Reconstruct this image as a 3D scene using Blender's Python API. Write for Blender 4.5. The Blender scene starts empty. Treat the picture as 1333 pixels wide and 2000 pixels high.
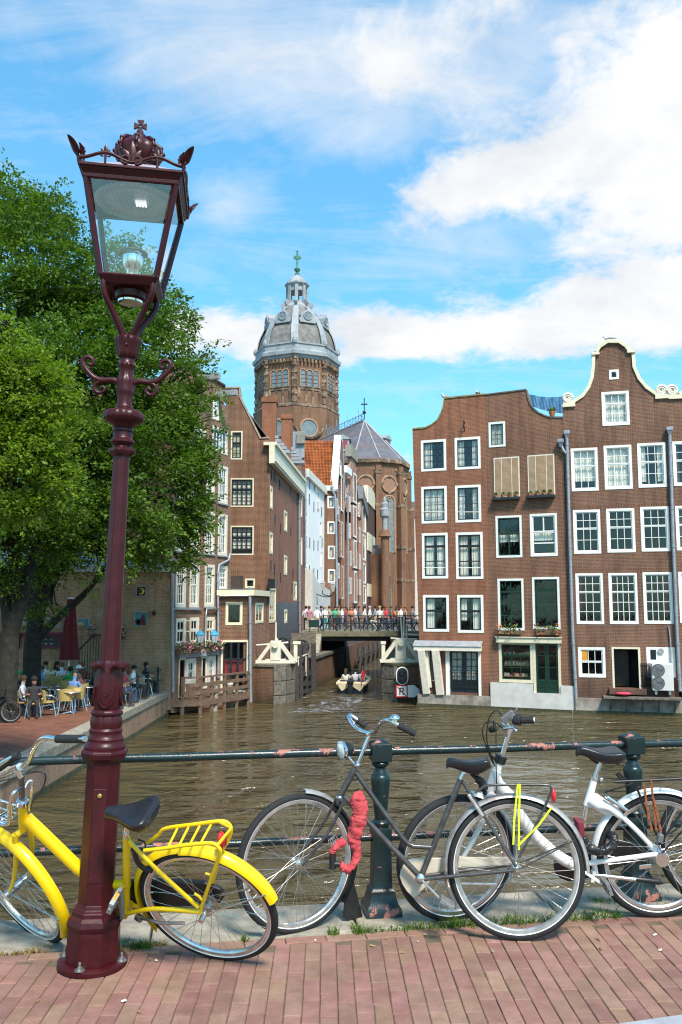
import bpy, bmesh, math, random
import numpy as np
from mathutils import Vector, Matrix, geometry, noise
R = math.radians
rnd = random.Random(7)
S = bpy.context.scene
COL = S.collection
# ------------------------------------------------------------------ camera
FPX = 1634.0                      # focal length in photograph pixels (2000 high)
PITCH = math.atan(185 / FPX)
EYE = Vector((0, 0, 1.65))
cam_d = bpy.data.cameras.new('camera')
cam_d.sensor_fit = 'VERTICAL'
cam_d.sensor_height = 36.0
cam_d.lens = FPX / 2000 * 36.0
cam_d.clip_start = 0.05
cam_d.clip_end = 3000
cam = bpy.data.objects.new('camera', cam_d)
COL.objects.link(cam)
cam.location = EYE
cam.rotation_euler = (R(90) + PITCH, 0, 0)
S.camera = cam
# ------------------------------------------------------------------ light
SUN_AZ, SUN_EL = 157.0, 53.0      # compass degrees from +Y clockwise, elevation
SUN_POWER, SUN_ANGLE, SKY_STRENGTH = 2.2, 12.0, 0.14
EXPOSURE = 1.52
saz, sel = R(SUN_AZ), R(SUN_EL)
sun_dir = Vector((math.sin(saz) * math.cos(sel), math.cos(saz) * math.cos(sel), math.sin(sel)))
sl = bpy.data.lights.new('sun', 'SUN')
sl.energy = SUN_POWER
sl.angle = R(SUN_ANGLE)
sl.color = (1.0, 0.92, 0.81)
S.cycles.filter_width = 1.15
so = bpy.data.objects.new('sun', sl)
COL.objects.link(so)
so.rotation_euler = (-sun_dir).to_track_quat('-Z', 'Y').to_euler()
S.view_settings.view_transform = 'Standard'
S.view_settings.look = 'None'
S.view_settings.gamma = 1.0
S.view_settings.exposure = EXPOSURE
S.view_settings.use_curve_mapping = False
def pix_dir(px, py):
 u, v = (px - 666.5) / FPX, (1000 - py) / FPX
 c, s = math.cos(PITCH), math.sin(PITCH)
 return Vector((u, c - v * s, s + v * c))
def at(px, py, Y):
 d = pix_dir(px, py)
 return EYE + d * (Y / d.y)
def on_z(px, py, z=0.0):
 d = pix_dir(px, py)
 return EYE + d * ((z - EYE.z) / d.z)
class G:
 """small node-graph helper"""
 def __init__(s, nt):
  s.nt = nt
  nt.nodes.clear()
 def n(s, t, ins=None, **kw):
  nd = s.nt.nodes.new(t)
  for k, v in kw.items():
   setattr(nd, k, v)
  for k, v in (ins or {}).items():
   sk = nd.inputs[k]
   if isinstance(v, bpy.types.NodeSocket):
    s.nt.links.new(v, sk)
   else:
    sk.default_value = v
  return nd
 def math(s, op, a, b=0.0, c=None, clamp=False):
  ins = {0: a, 1: b}
  if c is not None:
   ins[2] = c
  return s.n('ShaderNodeMath', ins, operation=op, use_clamp=clamp).outputs[0]
 def mix(s, f, a, b, mode='MIX'):
  nd = s.n('ShaderNodeMix', data_type='RGBA', blend_type=mode)
  for k, v in ((0, f), (6, a), (7, b)):
   if isinstance(v, bpy.types.NodeSocket):
    s.nt.links.new(v, nd.inputs[k])
   else:
    nd.inputs[k].default_value = v
  return nd.outputs[2]
 def ramp(s, f, stops, interp='LINEAR'):
  nd = s.n('ShaderNodeValToRGB', {0: f})
  cr = nd.color_ramp
  cr.interpolation = interp
  while len(cr.elements) < len(stops):
   cr.elements.new(0.5)
  for e, (p, c) in zip(cr.elements, stops):
   e.position = p
   e.color = c if len(c) == 4 else (*c, 1)
  return nd.outputs[0]
 def noise(s, vec, scale, detail=4, rough=0.55, dist=0.0, out=0):
  return s.n('ShaderNodeTexNoise', {'Vector': vec, 'Scale': scale, 'Detail': detail,
          'Roughness': rough, 'Distortion': dist}).outputs[out]
def c4(c):
 return (c[0], c[1], c[2], 1.0)
# ------------------------------------------------------------------ sky
W = bpy.data.worlds.new('World')
S.world = W
W.use_nodes = True
g = G(W.node_tree)
sky = g.n('ShaderNodeTexSky', sky_type='NISHITA', sun_disc=False, sun_elevation=sel,
  sun_rotation=saz, altitude=0.0, air_density=1.0, dust_density=0.6, ozone_density=2.0)
tc = g.n('ShaderNodeTexCoord').outputs['Generated']
sep = g.n('ShaderNodeSeparateXYZ', {0: tc})
zc = g.math('MAXIMUM', sep.outputs[2], 0.03)
zl = g.math('ADD', zc, 0.22)
cx = g.math('DIVIDE', sep.outputs[0], zl)
cy = g.math('DIVIDE', sep.outputs[1], zl)
cv = g.n('ShaderNodeCombineXYZ', {0: cx, 1: cy, 2: 0.0}).outputs[0]
mid = g.noise(cv, 4.6, 7, 0.62, 0.35)
big = g.noise(g.n('ShaderNodeVectorMath', {0: cv, 1: (3.7, 1.3, 0)}, operation='ADD').outputs[0], 1.5, 9, 0.60, 0.25)
fine = g.noise(cv, 13.0, 7, 0.66, 0.4)
wisp = g.noise(g.n('ShaderNodeMapping', {0: cv, 2: (0, 0, R(35)), 3: (1.0, 3.4, 1)}).outputs[0], 1.6, 8, 0.68, 0.8)
def blob(px, py, rx, ry, amp, rot=0.0):
 """a soft patch of cover round one direction of the sky"""
 d = pix_dir(px, py).normalized()
 right = Vector((0, 0, 1)).cross(d).normalized() * -1
 up = right.cross(d)
 if up.z < 0:
  up = -up
 c, s_ = math.cos(R(rot)), math.sin(R(rot))
 a1 = (right * c + up * s_) / (rx / FPX)
 a2 = (-right * s_ + up * c) / (ry / FPX)
 q1 = g.n('ShaderNodeVectorMath', {0: tc, 1: a1}, operation='DOT_PRODUCT').outputs['Value']
 q2 = g.n('ShaderNodeVectorMath', {0: tc, 1: a2}, operation='DOT_PRODUCT').outputs['Value']
 q1 = g.math('SUBTRACT', q1, d.dot(a1))
 q2 = g.math('SUBTRACT', q2, d.dot(a2))
 rr = g.math('ADD', g.math('MULTIPLY', q1, q1), g.math('MULTIPLY', q2, q2))
 e = g.math('POWER', 2.718, g.math('MULTIPLY', rr, -1.0))
 face = g.n('ShaderNodeVectorMath', {0: tc, 1: d}, operation='DOT_PRODUCT').outputs['Value']
 e = g.math('MULTIPLY', e, g.math('GREATER_THAN', face, 0.0))
 return g.math('MULTIPLY', e, amp)
cover = None
for b in ((1200, 260, 190, 110, .40, 25), (1290, 160, 110, 130, .30, 0), (1230, 390, 200, 90, .34, 0), (1000, 330, 110, 50, .22, 20), (800, 420, 120, 50, .34, 15), (880, 360, 130, 60, .20, 0),
  (1000, 640, 420, 66, .50, 3), (480, 640, 190, 55, .46, 0), (1270, 570, 200, 80, .34, 20), (850, 60, 130, 110, .26, 0), (1125, 105, 55, 55, .28, 0), (770, 150, 70, 60, .22, 0), (960, 210, 110, 45, .16, 10),
  (60, 250, 190, 200, -.34, 0), (600, 440, 200, 120, -.36, 0), (880, 510, 200, 40, -.25, 12), (690, 300, 60, 70, -.15, 0), (1010, 130, 80, 60, -.16, 0), (760, 768, 900, 60, -.34, 0), (440, 500, 100, 60, -.2, 0)):
 v = blob(*b)
 cover = v if cover is None else g.math('ADD', cover, v)
base = g.math('ADD', g.math('ADD', g.math('MULTIPLY', big, 0.28), g.math('MULTIPLY', mid, 0.72)), g.math('MULTIPLY', fine, 0.34))
base = g.math('ADD', base, g.math('MULTIPLY', cover, 0.62))
dens = g.n('ShaderNodeMapRange', {0: base, 1: 0.69, 2: 0.93, 3: 0.0, 4: 1.0}, interpolation_type='SMOOTHSTEP').outputs[0]
thin = None
for b in ((420, 90, 260, 110, .34, -12), (800, 90, 170, 130, .26, 0), (980, 200, 150, 60, .22, 0), (450, 405, 70, 45, .26, 20), (690, 250, 100, 60, .14, 0), (1150, 30, 200, 60, .2, 0), (30, 20, 60, 40, .12, 0), (860, 470, 110, 30, .1, 10), (1000, 500, 330, 50, .12, 0)):
 v = blob(*b)
 thin = v if thin is None else g.math('ADD', thin, v)
wd = g.n('ShaderNodeMapRange', {0: g.math('ADD', g.math('ADD', g.math('MULTIPLY', wisp, .72), g.math('MULTIPLY', fine, .28)), thin), 1: 0.50, 2: 0.98, 3: 0.0, 4: 0.85}).outputs[0]
dens = g.math('SUBTRACT', 1.0, g.math('MULTIPLY', g.math('SUBTRACT', 1.0, dens), g.math('SUBTRACT', 1.0, wd)))
skyc = g.n('ShaderNodeHueSaturation', {'Hue': 0.497, 'Saturation': 1.25, 'Value': 1.16, 'Color': g.n('ShaderNodeGamma', {'Color': sky.outputs[0], 'Gamma': 0.66}).outputs[0]}).outputs[0]
tint = g.mix(1.0, skyc, (0.50, 0.91, 1.0, 1), 'MULTIPLY')
shade = g.noise(cv, 3.2, 5, 0.6, 0.2)
cl = g.ramp(shade, ((0.36, (2.05, 2.14, 2.26)), (0.62, (2.62, 2.62, 2.62))))
col = g.mix(dens, tint, cl)
bg = g.n('ShaderNodeBackground', {'Color': col, 'Strength': SKY_STRENGTH})
ow = g.n('ShaderNodeOutputWorld', {'Surface': bg.outputs[0]})
# ------------------------------------------------------------------ materials
MATS = {}
def newmat(name):
 m = bpy.data.materials.new(name)
 m.use_nodes = True
 MATS[name] = m
 return m, G(m.node_tree)
def M(name, col, rough=0.6, metal=0.0, var=0.15, scale=6.0, bump=0.0, bscale=60.0, spec=0.5, coat=0.0, col2=None, p=0.5, objrand=0.0, det=5, world=False, stain=0.0):
 """plain material with mottled colour and fine relief"""
 if name in MATS:
  return MATS[name]
 m, g = newmat(name)
 o = g.n('ShaderNodeNewGeometry').outputs['Position'] if world else g.n('ShaderNodeTexCoord').outputs['Object']
 if col2 is None:
  a, b = tuple(c * (1 - var) for c in col), tuple(min(1, c * (1 + var)) for c in col)
 else:
  a, b = col, col2
 f = g.noise(o, scale, det, 0.62)
 cc = g.ramp(f, ((p - 0.16, c4(a)), (p + 0.16, c4(b))))
 if objrand:
  r_ = g.n('ShaderNodeObjectInfo').outputs['Random']
  v = g.math('ADD', g.math('MULTIPLY', r_, 2 * objrand), 1 - objrand)
  h = g.math('ADD', g.math('MULTIPLY', g.math('FRACT', g.math('MULTIPLY', r_, 7.31)), 0.03), 0.485)
  cc = g.n('ShaderNodeHueSaturation', {'Hue': h, 'Value': v, 'Color': cc}).outputs[0]
 if stain:
  k = g.n('ShaderNodeMapRange', {0: g.noise(o, 2.7, 7, .7, .3), 1: .46, 2: .72, 4: stain}).outputs[0]
  cc = g.mix(k, cc, c4(tuple(x * .45 for x in col)))
  k = g.n('ShaderNodeMapRange', {0: g.noise(o, 55, 3, .6), 1: .66, 2: .74, 4: .55}).outputs[0]
  cc = g.mix(k, cc, c4(tuple(min(1, x * 1.5 + .05) for x in col)))
 ins = {'Base Color': cc, 'Roughness': rough, 'Metallic': metal, 'Specular IOR Level': spec, 'Coat Weight': coat, 'Coat Roughness': 0.08}
 if bump:
  ins['Normal'] = g.n('ShaderNodeBump', {'Strength': bump, 'Distance': 0.01, 'Height': g.noise(o, bscale, 6, 0.6)}).outputs[0]
 b = g.n('ShaderNodeBsdfPrincipled', ins)
 g.n('ShaderNodeOutputMaterial', {0: b.outputs[0]})
 return m
def brick(name, c1, c2, mortar, bw=0.21, rh=0.062, ms=0.009, dirt=0.35, rough=0.85, patch=None, low=None):
 """Dutch brickwork on any upright face of an object whose z is up"""
 m, g = newmat(name)
 o = g.n('ShaderNodeTexCoord').outputs['Object']
 s_ = g.n('ShaderNodeSeparateXYZ', {0: o})
 w = g.math('MULTIPLY', g.noise(o, 1.3, 2, .5), 0.03)
 v = g.n('ShaderNodeCombineXYZ', {0: g.math('ADD', s_.outputs[0], s_.outputs[1]), 1: g.math('ADD', s_.outputs[2], w), 2: 0.0}).outputs[0]
 br = g.n('ShaderNodeTexBrick', {'Vector': v, 'Color1': c4(c1), 'Color2': c4(c2), 'Mortar': c4(mortar), 'Scale': 1.0, 'Mortar Size': ms,
         'Mortar Smooth': 0.2, 'Bias': -0.1, 'Brick Width': bw, 'Row Height': rh}, offset=0.5)
 cc = g.mix(1.0, br.outputs[0], (1.34, 1.12, .95, 1), 'MULTIPLY')
 f = g.noise(o, 0.55, 6, 0.65)
 cc = g.mix(g.math('MULTIPLY', g.n('ShaderNodeMapRange', {0: f, 1: .38, 2: .72}).outputs[0], dirt), cc, (0.035, 0.026, 0.022, 1))
 stv = g.noise(g.n('ShaderNodeMapping', {0: o, 3: (2.2, 2.2, .22)}).outputs[0], 1.0, 5, .65)
 cc = g.mix(g.n('ShaderNodeMapRange', {0: stv, 1: .46, 2: .70, 4: .60}).outputs[0], cc, c4(tuple(x * .42 for x in c2)))
 f3 = g.noise(o, 1.7, 5, 0.7)
 cc = g.mix(g.n('ShaderNodeMapRange', {0: f3, 1: .50, 2: .72, 4: .5}).outputs[0], cc, c4(tuple(min(1, x * 1.55) for x in c1)))
 if patch:
  f2 = g.noise(o, 1.1, 7, 0.7, 0.6)
  cc = g.mix(g.n('ShaderNodeMapRange', {0: f2, 1: .58, 2: .66, 4: .75}).outputs[0], cc, c4(patch))
 sp = g.noise(o, 26.0, 3, 0.7)
 cc = g.mix(g.n('ShaderNodeMapRange', {0: sp, 1: .58, 2: .74, 4: .6}).outputs[0], cc, (0.46, 0.34, 0.26, 1))
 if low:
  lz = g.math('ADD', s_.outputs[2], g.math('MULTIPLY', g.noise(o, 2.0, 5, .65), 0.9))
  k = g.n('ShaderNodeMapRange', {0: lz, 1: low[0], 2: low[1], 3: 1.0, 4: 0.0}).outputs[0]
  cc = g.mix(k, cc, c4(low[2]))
 bp = g.n('ShaderNodeBump', {'Strength': 0.5, 'Distance': 0.01, 'Height': g.math('SUBTRACT', g.noise(o, 40, 3, .6), br.outputs[1])}).outputs[0]
 b = g.n('ShaderNodeBsdfPrincipled', {'Base Color': cc, 'Roughness': rough, 'Specular IOR Level': 0.2, 'Normal': bp})
 g.n('ShaderNodeOutputMaterial', {0: b.outputs[0]})
 return m
def glass(name, tint=(.8, .85, .85), ior=1.5, rough=0.01, wob=0.0, opaque=0.0):
 m, g = newmat(name)
 ins = {'Color': (1, 1, 1, 1), 'Roughness': rough}
 if wob:
  o = g.n('ShaderNodeTexCoord').outputs['Object']
  ins['Normal'] = g.n('ShaderNodeBump', {'Strength': wob, 'Distance': 0.02, 'Height': g.noise(o, 1.2, 2, .5)}).outputs[0]
 gl = g.n('ShaderNodeBsdfGlossy', ins)
 tr = g.n('ShaderNodeBsdfTransparent', {'Color': c4(tint)})
 fc = g.n('ShaderNodeLayerWeight', {'Blend': 0.5}).outputs['Facing']
 fr = g.math('ADD', g.math('MULTIPLY', g.math('POWER', fc, 4.0), 0.8), ior - 1.46, clamp=True)
 mx = g.n('ShaderNodeMixShader', {0: fr, 1: tr.outputs[0], 2: gl.outputs[0]})
 g.n('ShaderNodeOutputMaterial', {0: mx.outputs[0]})
 return m
# ------------------------------------------------------------------ frames and mesh building
class Fr:
 """a local frame: x right, y away, z up; converts photograph pixels to local points"""
 def __init__(s, o, yaw=0.0, lean=0.0, roll=0.0):
  X = Vector((math.cos(yaw), math.sin(yaw), 0))
  N = Vector((-math.sin(yaw), math.cos(yaw), 0))
  Z = Vector((0, 0, 1)) * math.cos(lean) + N * math.sin(lean)
  Y = Z.cross(X)
  m = Matrix((X, Y, Z)).transposed().to_4x4()
  if roll:
   m = m @ Matrix.Rotation(roll, 4, 'Y')
  m.translation = Vector(o)
  s.m = m
  s.i = m.inverted()
 def loc(s, px, py, y=0.0):
  o = s.i @ EYE
  d = s.i.to_3x3() @ pix_dir(px, py)
  return o + d * ((y - o.y) / d.y)
 def xz(s, px, py, y=0.0):
  p = s.loc(px, py, y)
  return (p.x, p.z)
 def up(s, px, py, z=0.0):
  """the point of plane z = const seen at a pixel"""
  o = s.i @ EYE
  d = s.i.to_3x3() @ pix_dir(px, py)
  return o + d * ((z - o.z) / d.z)
def fr_line(pa, Ya, pb, Yb, zbase):
 """frame of an upright wall whose foot runs from pixel column pa at depth Ya to pb at depth Yb"""
 a, b = at(pa, 1185, Ya), at(pb, 1185, Yb)
 f = Fr((a.x, a.y, zbase), math.atan2(b.y - a.y, b.x - a.x))
 f.len = math.hypot(b.x - a.x, b.y - a.y)
 return f
class MB:
 def __init__(s):
  s.v, s.f, s.k, s.cur = [], [], [], 0
 def add(s, vs, fs):
  o = len(s.v)
  s.v.extend(tuple(v) for v in vs)
  for f in fs:
   s.f.append(tuple(i + o for i in f))
   s.k.append(s.cur)
 def box(s, x0, y0, z0, x1, y1, z1):
  x0, x1 = min(x0, x1), max(x0, x1)
  y0, y1 = min(y0, y1), max(y0, y1)
  z0, z1 = min(z0, z1), max(z0, z1)
  s.add([(x0, y0, z0), (x1, y0, z0), (x1, y1, z0), (x0, y1, z0), (x0, y0, z1), (x1, y0, z1), (x1, y1, z1), (x0, y1, z1)],
   [(0, 3, 2, 1), (4, 5, 6, 7), (0, 1, 5, 4), (1, 2, 6, 5), (2, 3, 7, 6), (3, 0, 4, 7)])
 def beam(s, p, q, w, h, up=(0, 0, 1)):
  p, q = Vector(p), Vector(q)
  d = (q - p).normalized()
  a = d.cross(Vector(up))
  if a.length < 1e-4:
   a = d.cross(Vector((1, 0, 0)))
  a.normalize()
  b = a.cross(d)
  vs = []
  for c in (p, q):
   for i, j in ((-1, -1), (1, -1), (1, 1), (-1, 1)):
    vs.append(c + a * (w / 2 * i) + b * (h / 2 * j))
  s.add(vs, [(0, 1, 2, 3), (7, 6, 5, 4), (0, 4, 5, 1), (1, 5, 6, 2), (2, 6, 7, 3), (3, 7, 4, 0)])
 def tube(s, pts, r, n=8, closed=False, flat=1.0):
  P = [Vector(p) for p in pts]
  m = len(P)
  rs = r if isinstance(r, (list, tuple)) else [r] * m
  vs, fs = [], []
  prev = None
  for i in range(m):
   if closed:
    d = P[(i + 1) % m] - P[i - 1]
   else:
    d = P[min(i + 1, m - 1)] - P[max(i - 1, 0)]
   if d.length < 1e-9:
    d = Vector((0, 0, 1))
   d.normalize()
   if prev is None:
    a = d.cross(Vector((0, 1, 0)))
    if a.length < 0.1:
     a = d.cross(Vector((1, 0, 0)))
   else:
    a = prev - d * prev.dot(d)
   a.normalize()
   prev = a
   b = d.cross(a)
   for k in range(n):
    t = 2 * math.pi * k / n
    vs.append(P[i] + (a * math.cos(t) + b * (math.sin(t) * flat)) * rs[i])
  for i in range(m if closed else m - 1):
   j = (i + 1) % m
   for k in range(n):
    l = (k + 1) % n
    fs.append((i * n + k, i * n + l, j * n + l, j * n + k))
  if not closed:
   fs.append(tuple(range(n - 1, -1, -1)))
   fs.append(tuple((m - 1) * n + k for k in range(n)))
  s.add(vs, fs)
 def lathe(s, prof, n=16, c=(0, 0, 0), ph=0.0, wob=None, sx=1.0, sy=1.0, cap=True):
  vs, fs = [], []
  for i, (r, z) in enumerate(prof):
   for k in range(n):
    t = 2 * math.pi * k / n + ph
    rr = r * (wob(t, i) if wob else 1.0)
    vs.append((c[0] + rr * math.cos(t) * sx, c[1] + rr * math.sin(t) * sy, c[2] + z))
  for i in range(len(prof) - 1):
   for k in range(n):
    l = (k + 1) % n
    fs.append((i * n + k, i * n + l, (i + 1) * n + l, (i + 1) * n + k))
  if cap:
   fs.append(tuple(range(n - 1, -1, -1)))
   fs.append(tuple((len(prof) - 1) * n + k for k in range(n)))
  s.add(vs, fs)
 def sphere(s, c, r, n=10, m=6, sc=(1, 1, 1)):
  vs = [(c[0], c[1], c[2] - r * sc[2])]
  fs = []
  for i in range(1, m):
   t = math.pi * i / m
   for k in range(n):
    p = 2 * math.pi * k / n
    vs.append((c[0] + r * sc[0] * math.sin(t) * math.cos(p), c[1] + r * sc[1] * math.sin(t) * math.sin(p), c[2] - r * sc[2] * math.cos(t)))
  vs.append((c[0], c[1], c[2] + r * sc[2]))
  for k in range(n):
   l = (k + 1) % n
   fs.append((0, 1 + l, 1 + k))
   for i in range(m - 2):
    fs.append((1 + i * n + k, 1 + i * n + l, 1 + (i + 1) * n + l, 1 + (i + 1) * n + k))
   fs.append((len(vs) - 1, 1 + (m - 2) * n + k, 1 + (m - 2) * n + l))
  s.add(vs, fs)
 def prism(s, poly, y0, y1):
  """polygon in (x, z) with thickness from y0 to y1"""
  n = len(poly)
  if sum(poly[i][0] * poly[(i + 1) % n][1] - poly[(i + 1) % n][0] * poly[i][1] for i in range(n)) < 0:
   poly = poly[::-1]
  vs = [(x, y0, z) for x, z in poly] + [(x, y1, z) for x, z in poly]
  fs = [tuple(range(n)), tuple(range(2 * n - 1, n - 1, -1))]
  fs += [(i + n, (i + 1) % n + n, (i + 1) % n, i) for i in range(n)]
  s.add(vs, fs)
 def strip(s, line, w, y0, y1, side=1):
  """a band of width w along a polyline in (x, z)"""
  L = [Vector(p) for p in line]
  o = []
  for i, p in enumerate(L):
   d = (L[min(i + 1, len(L) - 1)] - L[max(i - 1, 0)]).normalized()
   o.append(p + Vector((-d.y, d.x)) * w * side)
  for i in range(len(L) - 1):
   s.prism([tuple(L[i]), tuple(L[i + 1]), tuple(o[i + 1]), tuple(o[i])], y0, y1)
 def quad(s, a, b, c, d):
  s.add([a, b, c, d], [(0, 1, 2, 3)])
 def build(s, name, mats, parent=None, smooth=0, bevel=0.0, seg=2, **props):
  me = bpy.data.meshes.new(name)
  me.from_pydata(s.v, [], s.f)
  if not isinstance(mats, (list, tuple)):
   mats = [mats]
  for m in mats:
   me.materials.append(m)
  if len(mats) > 1:
   me.polygons.foreach_set('material_index', s.k)
  if smooth:
   me.polygons.foreach_set('use_smooth', [True] * len(me.polygons))
   me.update()
   me.set_sharp_from_angle(angle=R(smooth))
  me.update()
  o = bpy.data.objects.new(name, me)
  COL.objects.link(o)
  if parent:
   o.parent = parent
  if bevel:
   b = o.modifiers.new('bevel', 'BEVEL')
   b.width = bevel
   b.segments = seg
   b.limit_method = 'ANGLE'
   b.angle_limit = R(40)
  for k, v in props.items():
   o[k] = v
  return o
def thing(name, label, cat, fr=None, group=None, kind=None):
 o = bpy.data.objects.new(name, None)
 o.empty_display_size = 0.2
 COL.objects.link(o)
 if fr is not None:
  o.matrix_world = fr.m if isinstance(fr, Fr) else Matrix.Translation(Vector(fr))
 tag(o, label, cat, group, kind)
 return o
def tag(o, label, cat, group=None, kind=None):
 o['label'] = label
 if cat:
  o['category'] = cat
 if group:
  o['group'] = group
 if kind:
  o['kind'] = kind
 return o
def inst(name, me, parent=None, loc=(0, 0, 0), rot=(0, 0, 0), sc=(1, 1, 1), mat=None):
 o = bpy.data.objects.new(name, me)
 COL.objects.link(o)
 if parent:
  o.parent = parent
 o.location = loc
 o.rotation_euler = rot
 o.scale = sc
 if mat:
  o.material_slots[0].link = 'OBJECT'
  o.material_slots[0].material = mat
 return o
def dup(o, parent=None):
 c = o.copy()
 COL.objects.link(c)
 if parent:
  c.parent = parent
 for ch in [x for x in o.children]:
  dup(ch, c)
 return c
def curve(pts, n=6):
 """Catmull-Rom through points"""
 P = [Vector(p) for p in pts]
 out = []
 for i in range(len(P) - 1):
  a, b, c, d = P[max(i - 1, 0)], P[i], P[i + 1], P[min(i + 2, len(P) - 1)]
  for k in range(n):
   t = k / n
   out.append(0.5 * ((2 * b) + (c - a) * t + (2 * a - 5 * b + 4 * c - d) * t * t + (3 * b - a - 3 * c + d) * t ** 3))
 out.append(P[-1])
 return out
# ------------------------------------------------------------------ setting: water, pavement, kerb
WATER_Z = -3.0
QUAY_Z = -1.95
QUAY_X = -7.45
def water_mat():
 m, g = newmat('canal_water')
 o = g.n('ShaderNodeTexCoord').outputs['Object']
 mp = g.n('ShaderNodeMapping', {0: o, 3: (0.50, 1.0, 1.0)}).outputs[0]
 n1 = g.noise(mp, 1.15, 1.5, .5, .7)
 n2 = g.noise(mp, 3.1, 2, .5, 1.0)
 n3 = g.noise(mp, 11.0, 3, .6, .5)
 h = g.math('ADD', g.math('MULTIPLY', n1, 1.0), g.math('ADD', g.math('MULTIPLY', n2, 0.34), g.math('MULTIPLY', n3, 0.035)))
 bp = g.n('ShaderNodeBump', {'Strength': 1.0, 'Distance': 0.55, 'Height': h}).outputs[0]
 c = g.ramp(g.noise(o, .35, 5, .6), ((.35, (.062, .046, .019)), (.7, (.098, .075, .034))))
 b = g.n('ShaderNodeBsdfPrincipled', {'Base Color': c, 'Roughness': 0.02, 'IOR': 1.33, 'Specular IOR Level': 0.6, 'Normal': bp})
 g.n('ShaderNodeOutputMaterial', {0: b.outputs[0]})
 return m
mb = MB()
NX, NY = 2, 2
mb.quad((-400, -100, 0), (400, -100, 0), (400, 700, 0), (-400, 700, 0))
w = mb.build('water', water_mat(), kind='structure', label='dark brown rippled canal water')
w.location.z = WATER_Z
mat_street = M('street_paving', (.13, .10, .085), .9, var=.2, scale=3, bump=.3, bscale=30)
mat_terr = brick('terrace_brick', (.16, .075, .055), (.12, .055, .04), (.09, .07, .055), .2, .1, .006, .3)
mat_stone = M('coping_stone', (.20, .175, .135), .85, col2=(.37, .33, .255), scale=9, bump=.6, bscale=45, p=.5)
mat_stone_dk = M('dark_stone', (.085, .07, .055), .9, col2=(.19, .165, .13), scale=5, bump=.6, bscale=30)
mat_moss = M('mossy_stone', (.03, .035, .012), .95, col2=(.085, .08, .045), scale=6, bump=.5, bscale=30)
m_moss = mat_moss
m_stone, m_stone_dk = mat_stone, mat_stone_dk
mat_quay = brick('quay_brick', (.30, .215, .165), (.24, .16, .12), (.27, .23, .19), .22, .065, .010, .25, patch=(.36, .30, .24), low=(-2.95, -2.55, (.03, .032, .016)))
mat_brickjoint = M('joint_soil', (.10, .07, .05), .95, col2=(.14, .115, .065), scale=14, bump=.5, bscale=90)
# --- our own bridge deck: red clinkers, each a brick of its own where it shows
KA, KB = on_z(0, 1866), on_z(1333, 1783)        # line where bricks meet the kerb stone
kd = (KB - KA).normalized()
kyaw = math.atan2(kd.y, kd.x)
deck = Fr((KA.x, KA.y, 0), kyaw)
pav = MB()
pav.box(-60, -20, -.9, 60, -.0, -.0065)
pave = pav.build('pavement', mat_brickjoint, kind='structure', label='red clinker brick pavement of the bridge')
pave.matrix_world = deck.m
m_clink = []
for i, (a, b) in enumerate((((.225, .115, .082), (.305, .164, .122)), ((.205, .104, .075), (.285, .152, .114)), ((.24, .128, .092), (.325, .182, .137)))):
 m_clink.append(M('clinker_%d' % i, a, .82, col2=b, scale=9, bump=.55, bscale=110, objrand=.09, p=.52, world=True, stain=.34))
def clinker_mesh(w, l, i):
 mb = MB()
 r_ = random.Random(i)
 b = .0028
 def ring(x, y, z, q=0):
  return [(-x + r_.uniform(-q, q), -y + r_.uniform(-q, q), z), (x + r_.uniform(-q, q), -y + r_.uniform(-q, q), z), (x + r_.uniform(-q, q), y + r_.uniform(-q, q), z), (-x + r_.uniform(-q, q), y + r_.uniform(-q, q), z)]
 vs = ring(w / 2, l / 2, -.05) + ring(w / 2, l / 2, -.004, .0012) + ring(w / 2 - b, l / 2 - b, 0, .0012)
 fs = []
 for k in (0, 4):
  for j in range(4):
   fs.append((k + j, k + (j + 1) % 4, k + 4 + (j + 1) % 4, k + 4 + j))
 fs.append((8, 9, 10, 11))
 mb.add(vs, fs)
 me = bpy.data.meshes.new('brick')
 me.from_pydata(mb.v, [], mb.f)
 me.materials.append(m_clink[0])
 return me
BW, BL = .0745, .203
cl_me = [clinker_mesh(BW - .0030, BL - .0030, i) for i in range(6)]
border_me = clinker_mesh(BL - .003, BW - .003, 77)
LX = (KB - KA).length
rest = MB()
nb = 0
rows = []
yaw_b = R(-8)                        # the courses run a little askew of the kerb
cb, sb = math.cos(yaw_b), math.sin(yaw_b)
cand = []
for i in range(-30, 76):
 off = .5 * (i % 2) + rnd.uniform(-.12, .12)
 for j in range(-16, 4):
  x0, y0 = i * BW, (j + off) * BL
  x, y = x0 * cb - y0 * sb + .0, x0 * sb + y0 * cb
  if y > -BW - .015:
   continue
  cand.append((x, y, yaw_b))
for i in range(-6, 26):
 cand.append((i * BL + .04, -BW / 2 - .012, 0))
def near_(t):
 p = deck.m @ Vector((t[0], t[1], 0))
 return (p - EYE).length
cand.sort(key=near_)
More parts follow.
